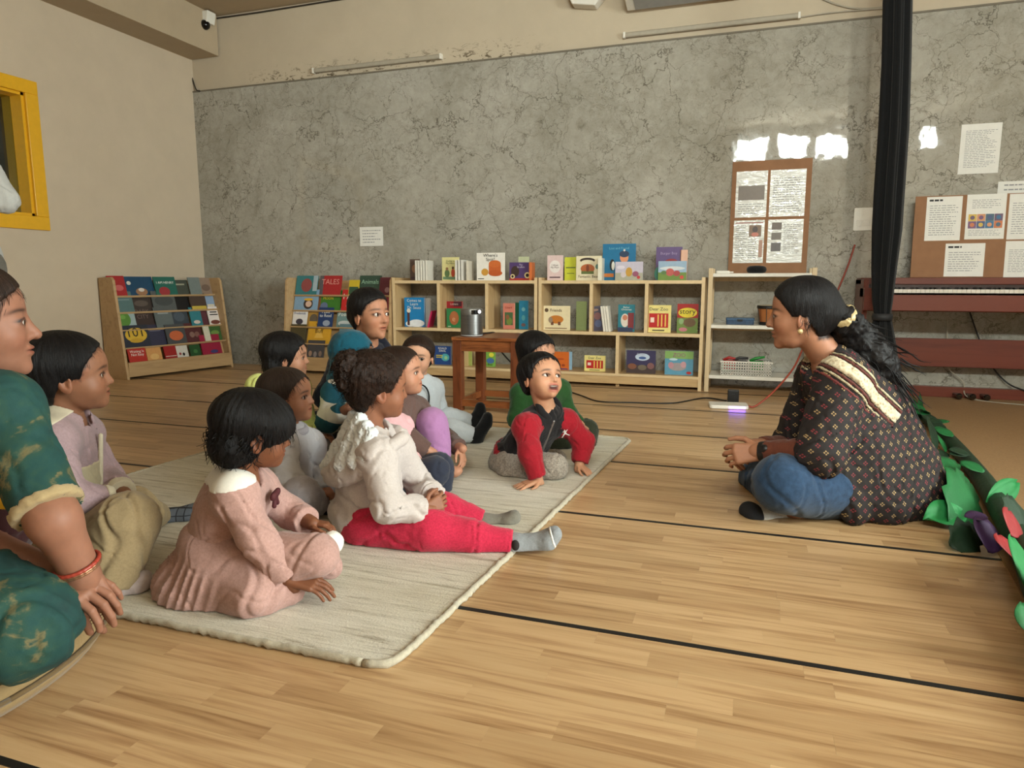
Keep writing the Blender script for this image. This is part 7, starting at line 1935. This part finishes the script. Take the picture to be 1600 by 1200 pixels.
# ================================================================ small things on the white rack and the floor
sp = thing('smart_speaker', 'round black smart speaker on top of the white rack', 'speaker', (0.03, 5.13, 0.8265))
m = MB(); m.lathe([(0.038, 0), (0.058, 0.006), (0.066, 0.022), (0.062, 0.040), (0.045, 0.050), (0.0, 0.053)], 32, cap=False); m.build('shell', cloth('black_mesh_fabric', (24, 24, 26), 0.1, 1200, 0.5), sp, smooth=True)
m = MB(); m.lathe([(0.036, 0.0005), (0.040, 0.003)], 24); m.build('foot_ring', plain('black_rubber', (14, 14, 15), 0.45), sp)
ad = thing('adapter', 'small white block at the left end of the white rack top', 'adapter', (-0.235, 5.06, 0.8265)); m = MB(); m.rbox(0, 0.09, 0, 0.05, 0, 0.018, 0.008); m.build('block', WHITE_S, ad, bevel=0.003); m = MB(); m.box(0.09, 0.115, 0.02, 0.03, 0.004, 0.012); m.build('plug', WHITE_S, ad)
dr = thing('drum', 'small wooden drum with a black rim on the white rack', 'drum', (0.125, 5.145, 0.4725))
m = MB(); m.lathe([(0.056, 0.0), (0.066, 0.06), (0.074, 0.125)], 28); m.build('drum_body', wood('drum_wood', (168, 104, 58), (120, 66, 34), 'z', 9, 0.35), dr, auto=True)
for z, r in ((0.0, 0.060), (0.112, 0.0765)): m = MB(); m.lathe([(r, z), (r + 0.003, z + 0.004), (r + 0.003, z + 0.018), (r, z + 0.022)], 28); m.build('rim', BLKC, dr, auto=True)
m = MB(); m.lathe([(0.074, 0.134), (0.06, 0.1365), (0.0, 0.137)], 28, cap=False); m.build('drum_head', plain('drum_skin', (206, 190, 160), 0.7), dr, smooth=True)
for i in range(6):
    a = i * math.pi / 3 + 0.3; m = MB(); m.tube([(0.060 * math.cos(a), 0.060 * math.sin(a), 0.01), (0.078 * math.cos(a), 0.078 * math.sin(a), 0.12)], 0.003, 6); m.build('tension_rod', plain('rod_steel', (120, 118, 114), 0.3, metal=0.8), dr)
bx_ = thing('toy_box', 'flat blue patterned box on the white rack beside the drum', 'box', (-0.155, 5.10, 0.4725))
m = MB(); m.rbox(0, 0.185, 0, 0.10, 0, 0.040, 0.010); m.build('case', plain('blue_box', (40, 66, 96), 0.4, 0.3, 60), bx_, bevel=0.003); m = MB(); m.rbox(-0.003, 0.188, -0.003, 0.103, 0.030, 0.046, 0.010); m.build('lid', plain('blue_lid', (54, 84, 116), 0.4, 0.35, 70), bx_, bevel=0.003); m = MB(); m.box(0.075, 0.11, -0.006, -0.002, 0.022, 0.036); m.build('clasp', BLKC, bx_)
# white basket of perforated plastic
bk = thing('basket', 'white perforated plastic basket of toys on the lowest white shelf', 'basket', (-0.175, 5.05, 0.1195)); BW, BD, BH = 0.335, 0.19, 0.098
WP = plain('white_plastic', (222, 218, 208), 0.45)
def grid_wall(nm, P0, ux, L_, nx):
    m = MB(); n = np.array([-ux[1], ux[0]]) * 0.002
    def bar(u0, u1, z0, z1):
        c = [(P0[0] + ux[0] * u + s * n[0], P0[1] + ux[1] * u + s * n[1], z) for z in (z0, z1) for s in (-1, 1) for u in (u0, u1)]
        m.add(c, [(0, 2, 3, 1), (4, 5, 7, 6), (0, 1, 5, 4), (2, 6, 7, 3), (0, 4, 6, 2), (1, 3, 7, 5)])
    st_ = L_ / nx
    for i in range(nx + 1): bar(max(0, i * st_ - st_ * .22), min(L_, i * st_ + st_ * .22), 0, BH)
    nz = 5
    for j in range(nz + 1): bar(0, L_, max(0, j * BH / nz - 0.0045), min(BH, j * BH / nz + 0.0045))
    m.build(nm, WP, bk)
grid_wall('front_wall', (0, 0), (1, 0), BW, 20); grid_wall('rear_wall', (0, BD), (1, 0), BW, 20); grid_wall('end_wall', (0, 0), (0, 1), BD, 11); grid_wall('end_wall', (BW, 0), (0, 1), BD, 11)
m = MB(); m.box(0, BW, 0, BD, 0, 0.003); m.build('basket_floor', WP, bk)
m = MB()
for (a, b, c, d) in ((-.006, BW + .006, -.006, .002), (-.006, BW + .006, BD - .002, BD + .006), (-.006, .002, .002, BD - .002), (BW - .002, BW + .006, .002, BD - .002)): m.box(a, b, c, d, BH - .006, BH + .003)
m.build('rim', WP, bk)
for i, (dx, c, w) in enumerate(((0.06, (170, 44, 40), 'red'), (0.13, (60, 60, 62), 'dark grey'), (0.24, (44, 140, 60), 'green'))):
    t = thing('toy', '%s plastic toy sticking out of the white basket' % w, 'toy', (-0.175 + dx, 5.145, 0.205), 0, 'toys in the white basket'); mt = plain('toy_' + w.replace(' ', '_'), c, 0.4)
    m = MB(); m.rbox(-0.045, 0.045, -0.03, 0.03, -0.05, 0.012, 0.014); m.build('toy_body', mt, t, bevel=0.005)
    m = MB(); m.tube([(-0.05, 0, 0.012), (-0.01, 0, 0.03), (0.05, 0.0, 0.018 + 0.012 * i)], [0.008, 0.011, 0.007], 8); m.build('toy_handle', mt, t, smooth=True)
# router, power adapter, cables
rt = thing('router', 'flat white router with a glowing violet edge on the floor', 'router', (-0.10, 4.42, 0.0)); rt.rotation_euler = (0, 0, 0.12)
m = MB(); m.rbox(-0.115, 0.115, -0.07, 0.07, 0.002, 0.024, 0.02); m.build('case', WHITE_S, rt, bevel=0.004)
vm = NT('violet_led'); vm.b.inputs['Emission Color'].default_value = (0.18, 0.06, 1, 1); vm.b.inputs['Emission Strength'].default_value = 9
m = MB(); m.box(0.0, 0.095, -0.0715, -0.0702, 0.007, 0.019); m.build('light_strip', vm.m, rt)
pa = thing('power_adapter', 'black cube power adapter standing behind the white router', 'power adapter', (-0.075, 4.60, 0.0)); m = MB(); m.rbox(-0.035, 0.035, -0.025, 0.025, 0.0, 0.085, 0.006); m.build('housing', plain('black_plastic', (18, 18, 20), 0.4), pa, bevel=0.004); m = MB(); m.box(-0.01, 0.01, -0.03, -0.025, 0.02, 0.06); m.build('socket_face', BLKC, pa)
cable('black cable snaking on the floor from the side table to the power adapter', [(-1.22, 4.25, 0.005), PF(850, 600, .004), PF(905, 617, .004), PF(935, 627, .004), PF(985, 629, .004), PF(1050, 630, .004), PF(1100, 622, .004), (-0.115, 4.60, 0.012)], 0.005, BLKC)
cable('black power cable hanging from the projector under the table', [(pc[0] + 0.02, pc[1] + 0.06, 0.452), (pc[0] + 0.03, 4.20, 0.44), (pc[0] + 0.03, 4.215, 0.36), (-1.40, 4.24, 0.20), (-1.24, 4.26, 0.10), (-1.19, 4.28, 0.006)], 0.005, BLKC)
cable('orange-red cable rising from the router past the woman to the piano', [(0.015, 4.44, 0.012), (0.06, 4.46, 0.012), (0.16, 4.55, 0.09), (0.28, 4.75, 0.22), (0.36, 5.0, 0.36), (0.44, 5.22, 0.45), (0.53, 5.32, 0.60), (0.62, 5.335, 0.86), (0.66, 5.34, 1.02)], 0.006, REDC)
cable('thin grey cable hanging below the piano to the floor', [PY(1480, 500, 5.3), PY(1480, 545, 5.3), PY(1482, 575, 5.3), PY(1505, 597, 5.3), (1.40, 5.2, 0.012), (1.75, 5.0, 0.012)], 0.004, GREYT)
cable('black cable hanging behind the piano to the right', [PY(1512, 478, 5.31), PY(1530, 530, 5.31), PY(1545, 565, 5.31), PY(1570, 595, 5.31), PY(1600, 610, 5.25), (1.95, 5.1, 0.012)], 0.005, BLKC)

# ================================================================ paper garland along the carpet edge
def paper_mat(name, c):
    t = NT(name); vec = t.coords(); t.base(t.ramp(t.noise(vec, 14, 4), [(0.3, tuple(v * 0.85 for v in srgb(*c)[:3]) + (1,)), (0.7, srgb(*c))])); t.rough(0.65); t.bump(t.noise(vec, 22, 3), 0.3, 0.01); return t.m
GR1, GR2, GRD = paper_mat('green_paper', (16, 98, 46)), paper_mat('bright_green_paper', (24, 122, 60)), paper_mat('dark_green_felt', (15, 46, 22))
REDP, PURP = paper_mat('red_felt', (136, 22, 24)), paper_mat('purple_paper', (50, 20, 62))
gl = thing('garland', 'green paper leaf garland lying along the carpet edge beside the woman', 'garland', (0.78, 3.0, 0)); GO = np.array([0.78, 3.0, 0])
spine = catmull([(0.98, 5.0, 0.03), (0.95, 4.4, 0.03), (0.92, 3.7, 0.03), (0.86, 3.0, 0.035), (0.80, 2.55, 0.04), (0.73, 2.1, 0.045), (0.665, 1.75, 0.05), (0.65, 1.40, 0.05), (0.66, 1.1, 0.05)], 8)
m = MB(); m.tube([q - GO for q in spine], [0.026 + 0.022 * i / len(spine) for i in range(len(spine))], 10); m.build('stem', GRD, gl, smooth=True)
def leaf(c, d, n, L_, W_, mt, name='leaf', fold=0.10, lob=0):
    c = np.asarray(c, float); d = unit(d); n = unit(np.asarray(n, float) - d * (np.asarray(n, float) @ d)); t = np.cross(d, n); m = MB(); K = 9; vs = []
    for i in range(K):
        u = i / (K - 1); w = W_ * (math.sin(math.pi * min(0.97, u * 0.93 + 0.05)) ** 0.75) * (1 + (0.22 * math.sin(u * 19) if lob else 0))
        for s_ in (-1, -0.5, 0, 0.5, 1): vs.append(c + d * L_ * u + t * w * 0.5 * s_ + n * (abs(s_) * fold * W_ * 0.5 - 0.5 * (u - 0.4) ** 2 * L_ * 0.35) - GO)
    m.add(vs, [(i * 5 + k, i * 5 + k + 1, (i + 1) * 5 + k + 1, (i + 1) * 5 + k) for i in range(K - 1) for k in range(4)])
    o = m.build(name, mt, gl, smooth=True, fix=False); q = o.modifiers.new('thickness', 'SOLIDIFY'); q.thickness = 0.0012; return o
def LP(b, t, W_, mt, up=0.35, **kw):
    """a paper leaf from base to tip"""
    b, t = PF(b[0], b[1], b[2]), PF(t[0], t[1], t[2]); d = t - b
    leaf(b, d, -FWD_H * (1 - up) + UP * up + RT * 0.25, float(np.linalg.norm(d)), W_, mt, **kw)
LP((1437, 655, .03), (1424, 602, .15), .085, GR1, .1); LP((1432, 652, .03), (1444, 612, .12), .08, GR1, .1); LP((1450, 690, .03), (1428, 640, .11), .08, GR2, .2); LP((1462, 702, .04), (1452, 648, .16), .07, GRD, .1)
LP((1455, 660, .04), (1484, 657, .05), .05, GR1, .8); LP((1478, 704, .03), (1460, 670, .09), .06, GR2, .3); LP((1484, 712, .06), (1446, 706, .07), .06, GRD, .6); LP((1497, 722, .06), (1446, 734, .06), .10, GR1, .7)
LP((1482, 738, .07), (1446, 748, .05), .11, GR2, .6); LP((1514, 754, .06), (1480, 726, .09), .05, GR1, .5); LP((1512, 748, .10), (1492, 815, .03), .19, GR1, .35, lob=1); LP((1492, 762, .06), (1452, 778, .04), .10, GR1, .6)
LP((1502, 806, .03), (1444, 810, .03), .10, GR2, .6, fold=.5); LP((1528, 830, .05), (1486, 852, .02), .11, GRD, .4, lob=1); LP((1542, 806, .11), (1508, 806, .11), .05, PURP, .8); LP((1536, 808, .10), (1548, 862, .03), .12, PURP, .2)
LP((1542, 784, .05), (1592, 752, .10), .075, GR2, .4, fold=.3); LP((1590, 842, .05), (1580, 772, .15), .11, GRD, .2, lob=1); LP((1581, 836, .09), (1578, 796, .14), .10, REDP, .1, name='petal'); LP((1584, 872, .07), (1561, 834, .11), .095, REDP, .1, name='petal')
LP((1606, 922, .06), (1586, 836, .14), .11, GR2, .2); LP((1640, 1010, .06), (1600, 940, .12), .12, GR1, .3); LP((1650, 960, .06), (1625, 880, .12), .12, GRD, .3)
for i in range(12):
    q = np.asarray(spine[rg.randrange(5, 26)]); a = rg.uniform(-0.9, 0.9) + math.pi
    leaf(q + [0, 0, 0.035], (math.cos(a), math.sin(a), rg.uniform(0.0, 0.5)), (0, -0.4, 1), rg.uniform(0.06, 0.10), rg.uniform(0.05, 0.07), rg.choice([GR1, GR1, GRD]))

finish_text()
